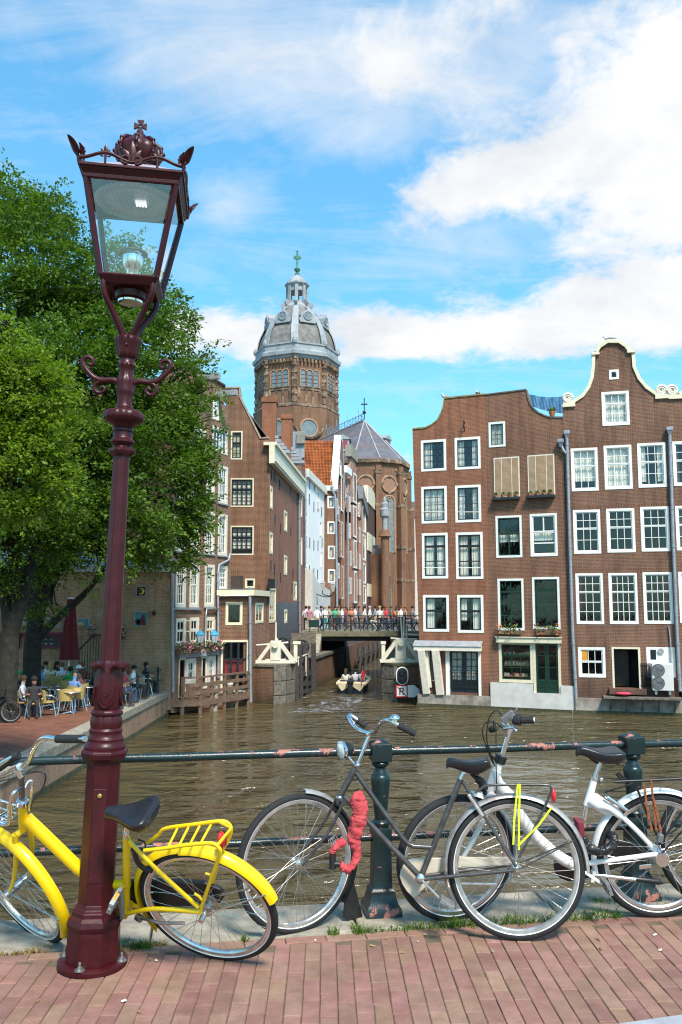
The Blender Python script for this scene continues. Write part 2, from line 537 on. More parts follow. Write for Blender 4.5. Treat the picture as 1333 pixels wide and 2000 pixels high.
for x, y, a in cand:
 p = deck.m @ Vector((x, y, 0))
 d = p - EYE
 c_, s_ = math.cos(PITCH), math.sin(PITCH)
 dep = d.y * c_ + d.z * s_
 if dep < .3:
  continue
 px, py = 666.5 + FPX * d.x / dep, 1000 - FPX * (-d.y * s_ + d.z * c_) / dep
 lx, ly = (BW, BL) if a else (BL, BW)
 vis = -60 < px < 1393 and py < 2060
 zz = rnd.uniform(-.0018, .0018) + (0 if a else .0045)
 if vis and nb < 300:
  nb += 1
  o = inst('brick', border_me if not a else rnd.choice(cl_me), pave, (x, y, zz), (rnd.uniform(-.012, .012), rnd.uniform(-.012, .012), a + rnd.uniform(-.016, .016)))
  o.material_slots[0].link = 'OBJECT'
  o.material_slots[0].material = rnd.choice(m_clink)
 else:
  c2, s2 = math.cos(a), math.sin(a)
  q = [(x + u * lx * .47 * c2 - v * ly * .48 * s2, y + u * lx * .47 * s2 + v * ly * .48 * c2, zz) for u, v in ((-1, -1), (1, -1), (1, 1), (-1, 1))]
  rest.quad(*q)
print('bricks', nb, len(cand))
rest.build('outer_brick', m_clink[0], pave, kind='stuff')
# --- kerb stones along the parapet
KW = .43
kerb = thing('kerb', 'pale worn stone kerb under the green canal railing', None, deck, kind='structure')
x = -2.6
for i, L in enumerate((1.15, .95, 1.2, 1.05, 1.1, .9, 1.2, 1.0)):
 mb = MB()
 mb.box(0, .004, -.35, L - .010, KW, .012)
 o = mb.build('stone', mat_stone, kerb, bevel=.012)
 o.location = (x, 0, rnd.uniform(-.003, .003))
 x += L
mb = MB()
mb.box(-30, .02, -3.6, 30, KW - .04, -.352)
mb.build('abutment', mat_quay, kerb)
# --- left quay: terrace and its wall
ys = 2.0
YE = at(325, 1350, 36.6).y
mb = MB()
mb.box(-60, -2, -4, QUAY_X - .5, 36.6, QUAY_Z - .004)
o = mb.build('terrace_ground', mat_terr, kind='structure', label='reddish brick terrace along the left quay')
mb = MB()
mb.box(QUAY_X - .45, -2, -3.9, QUAY_X, YE, QUAY_Z - .25)
qw = thing('quay_wall', 'weathered brick quay wall with stone coping below the cafe terrace', 'wall', (0, 0, 0))
q = mb.build('brickwork', mat_quay, qw)
q.location.z = 0
y = 0.0
while y < YE - .2:
 L = min(rnd.uniform(1.3, 1.9), YE - y)
 mb = MB()
 mb.box(QUAY_X - .52, y, QUAY_Z - .25, QUAY_X + .05, y + L - .012, QUAY_Z + .012)
 mb.build('coping_stone', mat_stone, qw, bevel=.015)
 y += L
mb = MB()
mb.box(QUAY_X + .001, 6, WATER_Z - .5, QUAY_X + .05, YE, WATER_Z + .16)
mb.build('moss_band', mat_moss, qw)
# ------------------------------------------------------------------ the street lamp
m_red = M('oxblood_paint', (.034, .0028, .0045), .40, col2=(.052, .005, .008), scale=18, bump=.14, bscale=35, coat=.05, spec=.3)
m_lred = M('oxblood_paint_worn', (.032, .003, .005), .45, col2=(.060, .008, .011), scale=14, bump=.18, bscale=24, coat=.05, spec=.3)
m_steel = M('galvanised_steel', (.45, .45, .44), .35, metal=.9, var=.2, scale=30, bump=.1)
m_chrome = M('chrome', (.75, .75, .76), .14, metal=1.0, var=.06, scale=20)
m_alu = M('polished_aluminium', (.80, .80, .79), .22, metal=1.0, var=.08, scale=12)
m_dark = M('black_metal', (.018, .018, .02), .35, var=.3, scale=20)
m_brass = M('brass', (.55, .40, .12), .35, metal=.8)
LB = on_z(181, 1884)
LT = at(274, 262, LB.y)
lroll = math.atan2(LT.x - LB.x, LT.z - LB.z)
LF = Fr(LB, 0, 0, lroll)
lamp = thing('street_lamp', 'tall oxblood red cast iron street lamp with crowned lantern', 'street lamp', LF)
zz = lambda py, y=0.0: LF.loc(200, py, y).z
def lz(py):
 a, b = 0.0, 4.2
 for _ in range(40):
  c = (a + b) / 2
  P = LF.m @ Vector((0, 0, c))
  d = P - EYE
  c_, s_ = math.cos(PITCH), math.sin(PITCH)
  y = 1000 - FPX * (-d.y * s_ + d.z * c_) / (d.y * c_ + d.z * s_)
  if y > py:
   a = c
  else:
   b = c
 return a
def lsc(py):
 P = LF.m @ Vector((0, 0, lz(py)))
 d = P - EYE
 return FPX / (d.y * math.cos(PITCH) + d.z * math.sin(PITCH))
def LP(rows):
 return [(w / lsc(y), lz(y)) for y, w in rows]
O8 = R(22.5) + R(8)
mb = MB()
mb.lathe([(.150, 0), (.158, .004), (.158, .022), (.150, .028), (.12, .030)], 40)
mb.build('base_plate', m_red, lamp, smooth=50)
for k in range(4):
 a = R(-98 + 90 * k)
 mb = MB()
 mb.lathe([(.024, 0), (.024, .004), (.013, .005)], 16)
 mb.lathe([(.012, .004), (.012, .016)], 6)
 mb.lathe([(.0065, .016), (.0065, .034), (.004, .036)], 10)
 b = mb.build('bolt', m_steel, lamp, smooth=40)
 b.location = (.139 * math.cos(a), .139 * math.sin(a), .029)
ped = LP([(1882, 53.5), (1815, 51.5), (1806, 50.5), (1803, 53), (1796, 55), (1786, 52), (1780, 46), (1775, 45.5), (1772, 45.5), (1767, 38), (1758, 36)])
ped[0] = (ped[0][0], .028)
mb = MB()
mb.lathe(ped, 8, ph=O8)
mb.build('pedestal', m_red, lamp, bevel=.004)
mb = MB()
shaft = LP([(1760, 35.5), (1500, 33.2), (1488, 34)])
mb.lathe(shaft, 8, ph=O8)
shf = mb.build('lower_shaft', m_red, lamp, bevel=.004)
z0, z1 = lz(1715), lz(1534)
rr = (shaft[0][0] + shaft[1][0]) / 2 * math.cos(R(22.5))
aD = -R(90) + R(8) - R(0)
best = min((O8 + R(22.5) + R(45) * k for k in range(8)), key=lambda t: abs(math.sin(t) + 1))
mb = MB()
hw = .030
mb.box(-hw, -.004, z0, hw, .004, z1)
d_ = mb.build('access_door', m_lred, lamp, bevel=.003)
d_.location = (math.cos(best) * (rr + .001), math.sin(best) * (rr + .001), 0)
d_.rotation_euler = (0, 0, best + R(90))
mb = MB()
mb.lathe([(.010, 0), (.010, .006), (.006, .008)], 14)
k_ = mb.build('door_lock', m_brass, d_, smooth=40)
k_.location = (0, -.005, z1 - .03)
k_.rotation_euler = (R(90), 0, 0)
mb = MB()
mb.lathe(LP([(1490, 34), (1484, 36), (1477, 44), (1468, 46.5), (1463, 45), (1461, 40)]), 8, ph=O8)
mb.build('octagonal_collar', m_red, lamp, bevel=.004)
mb = MB()
mb.lathe(LP([(1463, 38), (1458, 39.5), (1452, 38.5), (1449, 35), (1444, 34.5), (1441, 35.5), (1438, 33), (1434, 30.5), (1429, 31), (1425, 32), (1422, 30), (1419, 28)]), 40)
mb.build('ring', m_red, lamp, smooth=45)
mb = MB()
mb.lathe(LP([(1421, 28.5), (1412, 29.5), (1404, 29), (1396, 27)]), 96, wob=lambda t, i: 1 + .045 * abs(math.sin(t * 8)) * (1 if i in (1, 2) else .5))
mb.build('fluted_cup', m_red, lamp, smooth=40)
mb = MB()
mb.lathe(LP([(1397, 27), (1394, 30), (1390, 30.5), (1386, 28), (1384, 25)]), 48, wob=lambda t, i: 1 + .02 * math.sin(t * 12))
mb.build('ring', m_red, lamp, smooth=45)
mb = MB()
mb.lathe(LP([(1386, 24), (1376, 26), (1362, 27.5), (1345, 28), (1325, 27), (1308, 25.5), (1296, 24), (1290, 22)]), 96,
  wob=lambda t, i: 1 + .035 * math.cos(t * 4 + .6) * (i > 1) + .018 * math.cos(t * 16 + 1) * (i > 0))
mb.build('tulip_vase', m_red, lamp, smooth=50)
for k in range(4):
 a = R(-90 + 8 + 45 + 90 * k)
 mb = MB()
 sc_ = 1 / lsc(1300)
 path = [(0, 21, 1312), (0, 26, 1300), (0, 33, 1293), (0, 39, 1293), (0, 40, 1298)]
 prev = None
 for i, (x, r_, y) in enumerate(path):
  w = [15, 18, 17, 12, 4][i]
  z = lz(y)
  row = [(r_ * sc_, u * w * sc_, z - .006 * u * u - (.004 if abs(u) < .3 else 0)) for u in (-1, -.5, 0, .5, 1)]
  row2 = [(p[0] - .002, p[1], p[2] - .008) for p in row]
  cur = row + row2[::-1]
  if prev:
   n = len(cur)
   mb.add(prev + cur, [(q, (q + 1) % n, n + (q + 1) % n, n + q) for q in range(n)])
  prev = cur
 mb.add(prev, [tuple(range(len(prev)))])
 p = mb.build('petal', m_red, lamp, smooth=60)
 p.rotation_euler = (0, 0, a)
 mb = MB()
 L = []
 for i in range(13):
  t = math.pi * i / 12
  L.append((28.6 * sc_ * math.cos(.62 * math.cos(t)), 28.6 * sc_ * math.sin(.62 * math.cos(t)), lz(1340) - math.sin(t) * (lz(1340) - lz(1383)) * .9))
 mb.tube(L, .004, 6)
 l_ = mb.build('loop_moulding', m_red, lamp, smooth=60)
 l_.rotation_euler = (0, 0, a + R(45))
 mb = MB()
 L = [(28.3 * sc_, .010 * math.cos(math.pi * i / 8), lz(1352) - .012 * math.sin(math.pi * i / 8)) for i in range(9)]
 mb.tube(L, .004, 6)
 for dx in (-.010, 0, .010):
  mb.tube([(27.5 * sc_, dx, lz(1352)), (26.0 * sc_, dx, lz(1312)), (24 * sc_, dx * .7, lz(1296))], .0028, 5)
 l_ = mb.build('reed_moulding', m_red, lamp, smooth=60)
 l_.rotation_euler = (0, 0, a + R(45))
mb = MB()
mb.lathe(LP([(1298, 20.5), (1286, 20.3), (890, 16.0), (884, 17)]), 8, ph=O8)
mb.build('upper_shaft', m_red, lamp, bevel=.003)
mb = MB()
mb.tube([(-.012, -(20.5 / lsc(1280)) * .96, lz(1280)), (-.010, -(16 / lsc(895)) * .96, lz(900))], .0035, 6)
mb.build('seam_bead', m_red, lamp, smooth=60)
mb = MB()
mb.lathe(LP([(892, 17), (888, 20), (883, 24), (878, 23.5), (875, 18), (872, 17), (869, 19), (865, 24), (861, 24), (858, 19.5), (855, 18), (845, 17.8), (843, 20), (838, 20), (835, 17.5)]), 40,
  wob=lambda t, i: 1 + (.10 * math.cos(t * 4) if i in (1, 2, 3) else 0))
mb.build('neck_rings', m_red, lamp, smooth=45)
mb = MB()
mb.lathe(LP([(836, 17.5), (830, 21), (826, 30), (822, 36), (815, 37.5), (808, 36), (804, 31), (801, 22), (799, 17)]), 96,
  wob=lambda t, i: 1 + (.06 * abs(math.cos(t * 7)) if 2 <= i <= 6 else 0))
mb.build('gadrooned_dish', m_red, lamp, smooth=50)
mb = MB()
mb.lathe(LP([(801, 15), (797, 16.5), (794, 15.5), (790, 14), (778, 14.5), (768, 16), (764, 17.5), (760, 16), (750, 18), (742, 18), (736, 14), (722, 13.5), (717, 17), (714, 17.5), (711, 14), (702, 13.5),
    (699, 17), (695, 19), (690, 20), (672, 24), (668, 25.5), (663, 26), (659, 22)]), 72,
  wob=lambda t, i: 1 + (.05 * math.cos(t * 12) if i in (4, 5, 8, 9, 12, 17, 18, 19, 20) else 0))
mb.build('capital', m_red, lamp, smooth=50)
for a in (-85, 60, 180):
 mb = MB()
 mb.sphere((0, 0, 0), .011, 10, 6)
 b = mb.build('rosette', m_red, lamp, smooth=60)
 b.location = (.052 * math.cos(R(a)), .052 * math.sin(R(a)), lz(679))
ARM = R(4)
sc_ = 1 / lsc(740)
x0, zA = 232, lz(744)
px0 = 229
for sg in (-1, 1):
 def q(dx, py):
  return (sg * dx * sc_, 0, lz(py))
 mb = MB()
 main = curve([q(8, 752), q(24, 744), q(45, 745), q(60, 741), q(72, 731), q(81, 720), q(85, 709), q(80, 702), q(72, 701.5), q(66, 706), q(65, 713), q(69, 717), q(72, 714)], 6)
 n = len(main)
 mb.tube(main, [.0165 - .008 * i / n for i in range(n)], 8)
 low = curve([q(44, 745), q(56, 751), q(60, 760), q(55, 768), q(46, 769), q(40, 763), q(43, 757), q(48, 758)], 6)
 n = len(low)
 mb.tube(low, [.013 - .006 * i / n for i in range(n)], 8)
 mb.sphere(q(69, 715), .010, 8, 6)
 mb.sphere(q(47, 759), .009, 8, 6)
 mb.tube([q(48, 745), q(44, 737)], [.009, .001], 6)
 mb.tube([q(82, 716), q(90, 712), q(95, 710)], [.010, .007, .001], 6)
 a_ = mb.build('ladder_arm', m_red, lamp, smooth=60)
 a_.rotation_euler = (0, 0, ARM)
LY = R(7.5)
HB, HT, HC = .142, .224, .252              # half widths: bottom frame, top of glass, cornice
Lr = bpy.data.objects.new('lantern', None)
lan = Fr(LF.m.translation, 0)
lan.m = LF.m @ Matrix.Rotation(LY, 4, 'Z')
lan.i = lan.m.inverted()
zB1 = lan.loc(240, 535, -HB).z             # top edge of the bottom frame
zB0 = zB1 - .040
zT0 = lan.loc(255, 350, -HT).z             # top of the glass
zT1 = lan.loc(250, 322, -HC).z             # top of the cornice
rotz = (0, 0, LY)
def part(mb, name, mat, parent=lamp, **k):
 o = mb.build(name, mat, parent, **k)
 o.rotation_euler = rotz
 return o
mb = None
for k in range(4):
 a = R(45 + 90 * k)
 mb = MB()
 pts = curve([(.030, 0, lz(660)), (.050, 0, lz(648)), (.098, 0, lz(622)), (.146, 0, lz(598)), (.166, 0, lz(578)), (.158, 0, lz(562)), (.125, 0, zB0 + .004)], 6)
 n = len(pts)
 mb.tube(pts, [.021 - .004 * math.sin(math.pi * i / n) for i in range(n)], 8, flat=.8)
 o = mb.build('yoke_arm', m_red, lamp, smooth=60)
 o.rotation_euler = (0, 0, LY + a)
mb = MB()
mb.lathe([(.05, zB0 - .045), (.075, zB0 - .035), (.08, zB0 - .005), (.07, zB0)], 20)
part(mb, 'gear_tray', m_red, smooth=40)
mb = MB()
mb.lathe([(.030, zB0 - .062), (.062, zB0 - .056), (.064, zB0 - .046)], 20)
part(mb, 'tray_cover', m_alu, smooth=40)
def square_ring(mb, h0, z0, h1, z1, t):
 """a mitred square frame between two levels with thickness t inwards"""
 def sq(h, z):
  return [(-h, -h, z), (h, -h, z), (h, h, z), (-h, h, z)]
 vs = sq(h0, z0) + sq(h1, z1) + sq(h1 - t, z1) + sq(h0 - t, z0)
 fs = []
 for r_ in range(4):
  for i in range(4):
   j = (i + 1) % 4
   a, b = r_ * 4, ((r_ + 1) % 4) * 4
   fs.append((a + i, a + j, b + j, b + i))
 mb.add(vs, fs)
mb = MB()
square_ring(mb, HB - .018, zB0, HB + .006, zB1 - .006, .05)
square_ring(mb, HB + .006, zB1 - .006, HB + .006, zB1 + .003, .05)
part(mb, 'bottom_frame', m_red, bevel=.002)
mb = MB()
square_ring(mb, HT + .004, zT0 - .006, HT + .006, zT0 + .014, .03)
square_ring(mb, HT + .006, zT0 + .014, HC - .006, zT1 - .016, .04)
square_ring(mb, HC, zT1 - .0155, HC, zT1, .06)
part(mb, 'cornice', m_red, bevel=.003)
for sx in (-1, 1):
 for sy in (-1, 1):
  mb = MB()
  mb.beam((sx * (HB - .008), sy * (HB - .008), zB1 - .01), (sx * (HT - .008), sy * (HT - .008), zT0 + .004), .024, .024, (sx, -sy, 0))
  part(mb, 'corner_bar', m_red, bevel=.003)
m_lglass = glass('lantern_glass', (.95, .97, .97), 1.56, .015, .06)
for k in range(4):
 mb = MB()
 a, b = HB - .010, HT - .010
 mb.add([(-a + .02, -a, zB1), (a - .02, -a, zB1), (b - .02, -b, zT0), (-b + .02, -b, zT0)], [(0, 1, 2, 3)])
 o = mb.build('glass_pane', m_lglass, lamp)
 o.rotation_euler = (0, 0, LY + R(90 * k))
m_refl, g_ = newmat('honeycomb_reflector')
o_ = g_.n('ShaderNodeTexCoord').outputs['Object']
vo = g_.n('ShaderNodeTexVoronoi', {'Vector': o_, 'Scale': 78.0, 'Randomness': 0.0}, feature='F1')
cc = g_.ramp(vo.outputs[0], ((.2, (.80, .70, .58)), (.55, (.34, .29, .23))))
bp = g_.n('ShaderNodeBump', {'Strength': 1.0, 'Distance': .01, 'Height': vo.outputs[0]}, invert=True).outputs[0]
b_ = g_.n('ShaderNodeBsdfPrincipled', {'Base Color': cc, 'Metallic': .35, 'Roughness': .4, 'Normal': bp})
g_.n('ShaderNodeOutputMaterial', {0: b_.outputs[0]})
m_grey = M('grey_soffit', (.16, .14, .13), .5, var=.3)
mb = MB()
h = HT - .004
mb.box(-h, -h, zT0 + .006, h, h, zT0 + .012)
part(mb, 'soffit', m_grey)
mb = MB()
mb.lathe([(.205, zT0 + .004), (.209, zT0 - .010), (.200, zT0 - .016), (.10, zT0 - .002), (.0, zT0 + .002)][::-1], 48)
rf = part(mb, 'reflector', m_refl, smooth=50)
m_led, g_ = newmat('led_chip')
g_.n('ShaderNodeOutputMaterial', {0: g_.n('ShaderNodeBsdfPrincipled', {'Base Color': (.9, .9, .9, 1), 'Roughness': .2, 'Emission Color': (1, 1, 1, 1), 'Emission Strength': .25}).outputs[0]})
mb = MB()
for i in range(4):
 for j in range(4):
  x, y = -.022 + i * .0145 + .02, -.022 + j * .0145
  mb.box(x, y, zT0 - .016, x + .0105, y + .0105, zT0 - .004)
part(mb, 'light_panel', m_led, rf).rotation_euler = (0, 0, 0)
mb = MB()
mb.lathe([(.028, zB1 - .01), (.028, zB1 + .075), (.036, zB1 + .085), (.050, zB1 + .110), (.051, zB1 + .15), (.046, zB1 + .155), (.036, zB1 + .125), (.01, zB1 + .11)], 28)
bn = part(mb, 'burner_cup', m_alu, smooth=40)
mb = MB()
mb.lathe([(.042, zB1 + .168), (.072, zB1 + .166), (.074, zB1 + .171), (.042, zB1 + .174)], 28, cap=False)
for k in range(3):
 a = R(20 + 120 * k)
 mb.tube([(.041 * math.cos(a), .041 * math.sin(a), zB1 + .14), (.05 * math.cos(a), .05 * math.sin(a), zB1 + .17)], .003, 5)
part(mb, 'burner_rim', M('bronze_rim', (.30, .24, .20), .35, metal=.5), bn, smooth=40).rotation_euler = (0, 0, 0)
mb = MB()
mb.box(-HB + .02, -HB + .02, zB1 - .012, HB - .02, HB - .02, zB1 - .004)
part(mb, 'inner_floor', m_grey)
mb = MB()
a, b = HC - .012, .085
mb.add([(-a, -a, zT1), (a, -a, zT1), (a, a, zT1), (-a, a, zT1), (-b, -b, zT1 + .10), (b, -b, zT1 + .10), (b, b, zT1 + .10), (-b, b, zT1 + .10)],
 [(0, 1, 5, 4), (1, 2, 6, 5), (2, 3, 7, 6), (3, 0, 4, 7), (4, 5, 6, 7)])
part(mb, 'roof', M('roof_sheet', (.34, .31, .36), .45, var=.1))
def palmette(mb, o, s, ax):
 """a little fan of leaves standing at o, broad along ax"""
 o, ax = Vector(o), Vector(ax)
 for da, l, w in ((0, 1.0, .42), (-38, .72, .34), (38, .72, .34)):
  d = (Vector((0, 0, 1)) * math.cos(R(da)) + ax * math.sin(R(da))) * s * l
  pts = [o + d * t for t in (0, .25, .5, .75, 1)]
  mb.tube(pts, [s * w * r_ for r_ in (.25, .42, .48, .36, .04)], 7, flat=.45)
 for sg in (-1, 1):
  c = o + ax * (sg * s * .28) + Vector((0, 0, s * .02))
  L = [c + ax * (s * .2 * math.cos(t) * sg) + Vector((0, 0, s * .2 * math.sin(t))) for t in [R(200 - 40 * i) for i in range(9)]]
  mb.tube(L, s * .09, 6)
ring = HC - .004
for k in range(4):
 mb = MB()
 up = zT1
 pts = []
 for i in range(41):
  t = -1 + 2 * i / 40
  z = up + .040 + .017 * math.cos(t * math.pi * 2) * (1) + .012 * abs(t) ** 4
  z = up + .036 - .020 * math.cos(t * math.pi * 2 * 1.0) * (1 - .2 * abs(t)) + .0
  pts.append((t * ring, 0, z))
 mb.tube(pts, .0085, 7)
 for t in (-.5, .5):
  palmette(mb, (t * ring, 0, up + .045), .052, (1, 0, 0))
  mb.tube([(t * ring, 0, up), (t * ring, 0, up + .05)], .006, 6)
 palmette(mb, (0, 0, up + .026), .10, (1, 0, 0))
 o = mb.build('cresting', m_red, lamp, smooth=60)
 Rz = Matrix.Rotation(LY + R(90 * k), 4, 'Z')
 o.matrix_local = Rz @ Matrix.Translation((0, -ring, 0))
 mb = MB()
 L = curve([(0, 0, up + .03), (0, -.008, up + .060), (0, -.022, up + .090), (0, -.042, up + .116)], 5)
 mb.tube(L, [.010, .015, .019, .023, .024, .025, .025, .024, .023, .022, .020, .018, .015, .011, .007, .002], 8, flat=.4)
 for u, r_ in ((.020, .020), (.036, .016)):
  mb.tube([(0, .018 + u * .3, up + u), (0, .034, up + u + .028), (0, .020, up + u + .055)], [.012, r_, .004], 7, flat=.5)
 mb.tube([(0, .012 + .016 * math.cos(t), up + .035 + .016 * math.sin(t)) for t in [R(200 - 40 * i) for i in range(9)]], .010, 6)
 mb.tube([(0, 0, up - .01), (0, 0, up + .06)], .007, 6)
 c_ = mb.build('corner_leaf', m_red, lamp, smooth=60)
 c_.matrix_local = Rz @ Matrix.Translation((-ring, -ring, 0)) @ Matrix.Rotation(R(-45), 4, 'Z') @ Matrix.Translation((0, 0, zT1)) @ Matrix.Rotation(R(14), 4, 'X') @ Matrix.Translation((0, 0, -zT1))
zc0 = zT1 + .10
mb = MB()
mb.lathe([(.100, zc0 - .004), (.104, zc0 + .012), (.092, zc0 + .016), (.080, zc0 + .022), (.080, zc0 + .034)], 40, wob=lambda t, i: 1 + .02 * math.sin(t * 10))
mb.lathe([(.070, zc0 + .02), (.088, zc0 + .055), (.104, zc0 + .095), (.100, zc0 + .125), (.078, zc0 + .150), (.045, zc0 + .158), (.02, zc0 + .150)], 64,
  wob=lambda t, i: 1 + .09 * abs(math.cos(t * 4)) * (i > 0))
for k in range(8):
 a = R(45 * k)
 mb.tube([(r_ * math.cos(a), r_ * math.sin(a), zc0 + z) for r_, z in ((.086, .03), (.106, .065), (.119, .10), (.110, .135), (.082, .160), (.045, .170), (.018, .165))], .010, 7)
 for r_, z in ((.112, .075), (.124, .105), (.112, .138)):
  mb.sphere((r_ * math.cos(a), r_ * math.sin(a), zc0 + z), .011, 8, 5)
crn = part(mb, 'crown', m_red, smooth=55)
mb = MB()
mb.lathe([(.030, zc0 + .160), (.040, zc0 + .172), (.034, zc0 + .196), (.018, zc0 + .210), (.010, zc0 + .222)], 24)
for vx, vz in ((0, 1), (0, -1), (1, 0), (-1, 0)):
 zc = zc0 + .250
 p = [(vx * .006 - vz * .006, zc + vz * .006 + vx * .006), (vx * .006 + vz * .006, zc + vz * .006 - vx * .006),
  (vx * .032 + vz * .017, zc + vz * .032 - vx * .017), (vx * .032 - vz * .017, zc + vz * .032 + vx * .017)]
 mb.prism(p, -.007, .007)
part(mb, 'orb_cross', m_red, crn, smooth=50).rotation_euler = (0, 0, 0)
# ------------------------------------------------------------------ canal railing
def worn_green():
 m, g = newmat('worn_green_paint')
 o = g.n('ShaderNodeTexCoord').outputs['Object']
 geo = g.n('ShaderNodeNewGeometry')
 f = g.noise(o, 9.0, 9, .72, .5)
 f2 = g.noise(o, 2.1, 3, .6)
 nz = g.n('ShaderNodeSeparateXYZ', {0: geo.outputs['Normal']}).outputs[2]
 a = g.math('ADD', g.math('ADD', f, g.math('MULTIPLY', f2, .55)), g.math('MULTIPLY', nz, .05))
 k = g.n('ShaderNodeMapRange', {0: a, 1: .875, 2: .90}).outputs[0]
 k2 = g.n('ShaderNodeMapRange', {0: g.noise(o, 40, 4, .6), 1: .66, 2: .7}).outputs[0]
 base = g.ramp(g.noise(o, 3, 4, .6), ((.3, (.005, .015, .017)), (.7, (.010, .027, .030))))
 cc = g.mix(g.math('MAXIMUM', k, g.math('MULTIPLY', k2, .35)), base, (.36, .14, .105, 1))
 b = g.n('ShaderNodeBsdfPrincipled', {'Base Color': cc, 'Roughness': g.math('ADD', g.math('MULTIPLY', k, .4), .28),
   'Normal': g.n('ShaderNodeBump', {'Strength': .35, 'Distance': .004, 'Height': g.math('SUBTRACT', g.noise(o, 60, 4, .6), g.math('MULTIPLY', k, .8))}).outputs[0]})
 g.n('ShaderNodeOutputMaterial', {0: b.outputs[0]})
 return m
m_rail = worn_green()
P1 = deck.i @ on_z(749, 1786)
P1.z = 0
P2 = deck.i @ on_z(1238, 1756)
ry = KW * .55
rail = thing('canal_railing', 'dark green canal railing flaking to pink primer, with turned posts', 'railing', Fr(deck.m @ Vector((0, ry, .012)), kyaw))
RF = Fr(deck.m @ Vector((0, ry, .012)), kyaw)
x1 = RF.loc(744, 1600).x
x2 = RF.loc(1240, 1600).x
ps = x2 - x1
def rh(px, py):
 return RF.loc(px, py).z
zr1, zr2, ztop = rh(900, 1463), rh(760, 1634), rh(744, 1441)
def sqlathe(mb, prof):
 mb.lathe([(r_ * 1.4142, z) for r_, z in prof], 4, ph=R(45))
k = lambda py: rh(744, py)
s_ = 1 / (FPX / RF.loc(744, 1600).length)
su = (RF.m @ RF.loc(744, 1600) - EYE).y / FPX
for i, x in enumerate((x1 - 2 * ps, x1 - ps, x1, x2, x2 + ps)):
 mb = MB()
 sqlathe(mb, [(33 * su, 0), (33 * su, k(1768) - .004), (31 * su, k(1764)), (27 * su, k(1758)), (23 * su, k(1742)), (22.5 * su, k(1735)), (19 * su, k(1731)), (17.5 * su, k(1725)), (16.5 * su, k(1640)), (17.5 * su, k(1636)), (17.5 * su, k(1617)), (16.5 * su, k(1614))])
 mb.lathe([(r_ * su, k(y)) for r_, y in ((14, 1616), (16.5, 1611), (17, 1605), (14.5, 1601), (11, 1599), (11.5, 1594), (13, 1580), (16, 1550), (18, 1528), (18.6, 1519), (17.5, 1514), (14, 1511), (13.5, 1507), (11, 1503), (10.5, 1499), (13, 1496), (16.5, 1492), (16.8, 1489), (14, 1485))], 28)
 sqlathe(mb, [(17.5 * su, k(1485.5)), (18.8 * su, k(1483)), (18.8 * su, k(1452)), (17.6 * su, k(1450.5)), (.001, k(1441))])
 o = mb.build('post', m_rail, rail, smooth=38)
 o.location.x = x
xs = [x1 - 2 * ps - 1, x1 - 2 * ps, x1 - ps, x1, x2, x2 + ps, x2 + ps + 1]
for a, b in zip(xs[:-1], xs[1:]):
 for z, r_ in ((zr1, .0225), (zr2, .0195)):
  mb = MB()
  h = 18.8 * su if z == zr1 else 17.6 * su
  mb.tube([(a + h - .004, 0, z)] + [(a + h + (b - a - 2 * h) * t, rnd.uniform(-.002, .002), z + rnd.uniform(-.002, .002)) for t in (.25, .5, .75)] + [(b - h + .004, 0, z)], r_, 14)
  mb.lathe([(r_ * 1.35, 0), (r_ * 1.35, .012)], 14)
  mb.v[-28:] = [(a + h + v[2] - .001, v[0], z + v[1]) for v in mb.v[-28:]]
  mb.build('rail', m_rail, rail, smooth=40)
# ------------------------------------------------------------------ bicycles by the railing
m_tyre = M('tyre_rubber', (.012, .012, .013), .7, var=.3, scale=40, bump=.6, bscale=220)
m_stripe = M('reflective_stripe', (.75, .74, .72), .4, var=.1)
m_rim = M('rim_alloy', (.55, .53, .50), .28, metal=.9, col2=(.78, .76, .73), scale=22)
m_spoke = M('spoke_steel', (.62, .60, .56), .3, metal=.85, col2=(.35, .31, .27), scale=30)
m_yel = M('yellow_enamel', (.84, .55, .002), .30, col2=(.90, .61, .004), scale=9, coat=.3, bump=.06, bscale=30)
m_graph = M('graphite_paint', (.060, .058, .056), .34, metal=.5, col2=(.11, .105, .10), scale=24, bump=.08, coat=.2)
m_white = M('white_enamel', (.74, .73, .70), .3, col2=(.82, .81, .79), scale=8, coat=.3)
m_cream = M('cream_vinyl', (.50, .43, .33), .55, col2=(.62, .55, .44), scale=7, bump=.15, bscale=20)
m_saddle = M('black_leatherette', (.014, .014, .017), .32, var=.25, scale=60, bump=.12, bscale=160)
m_grip = M('black_grip', (.013, .013, .014), .6, var=.2, scale=50, bump=.8, bscale=170)
m_black = M('black_plastic', (.012, .012, .013), .42, var=.3, scale=20)
m_greyp = M('grey_plastic', (.16, .16, .16), .5, var=.2)
m_rust = M('rusty_silver', (.48, .46, .43), .42, metal=.6, col2=(.22, .10, .05), scale=13, p=.62)
m_redl = M('red_reflector', (.55, .01, .012), .12, var=.2, coat=.6)
m_amber = M('amber_reflector', (.75, .28, .02), .15, var=.1, coat=.5)
m_hvy = M('neon_strap', (.62, .72, .02), .6, var=.1)
m_orange = M('orange_strap', (.36, .10, .025), .8, col2=(.03, .02, .02), scale=70, p=.55)
m_lens = M('lamp_lens', (.70, .70, .66), .12, var=.1, scale=40, coat=.6)
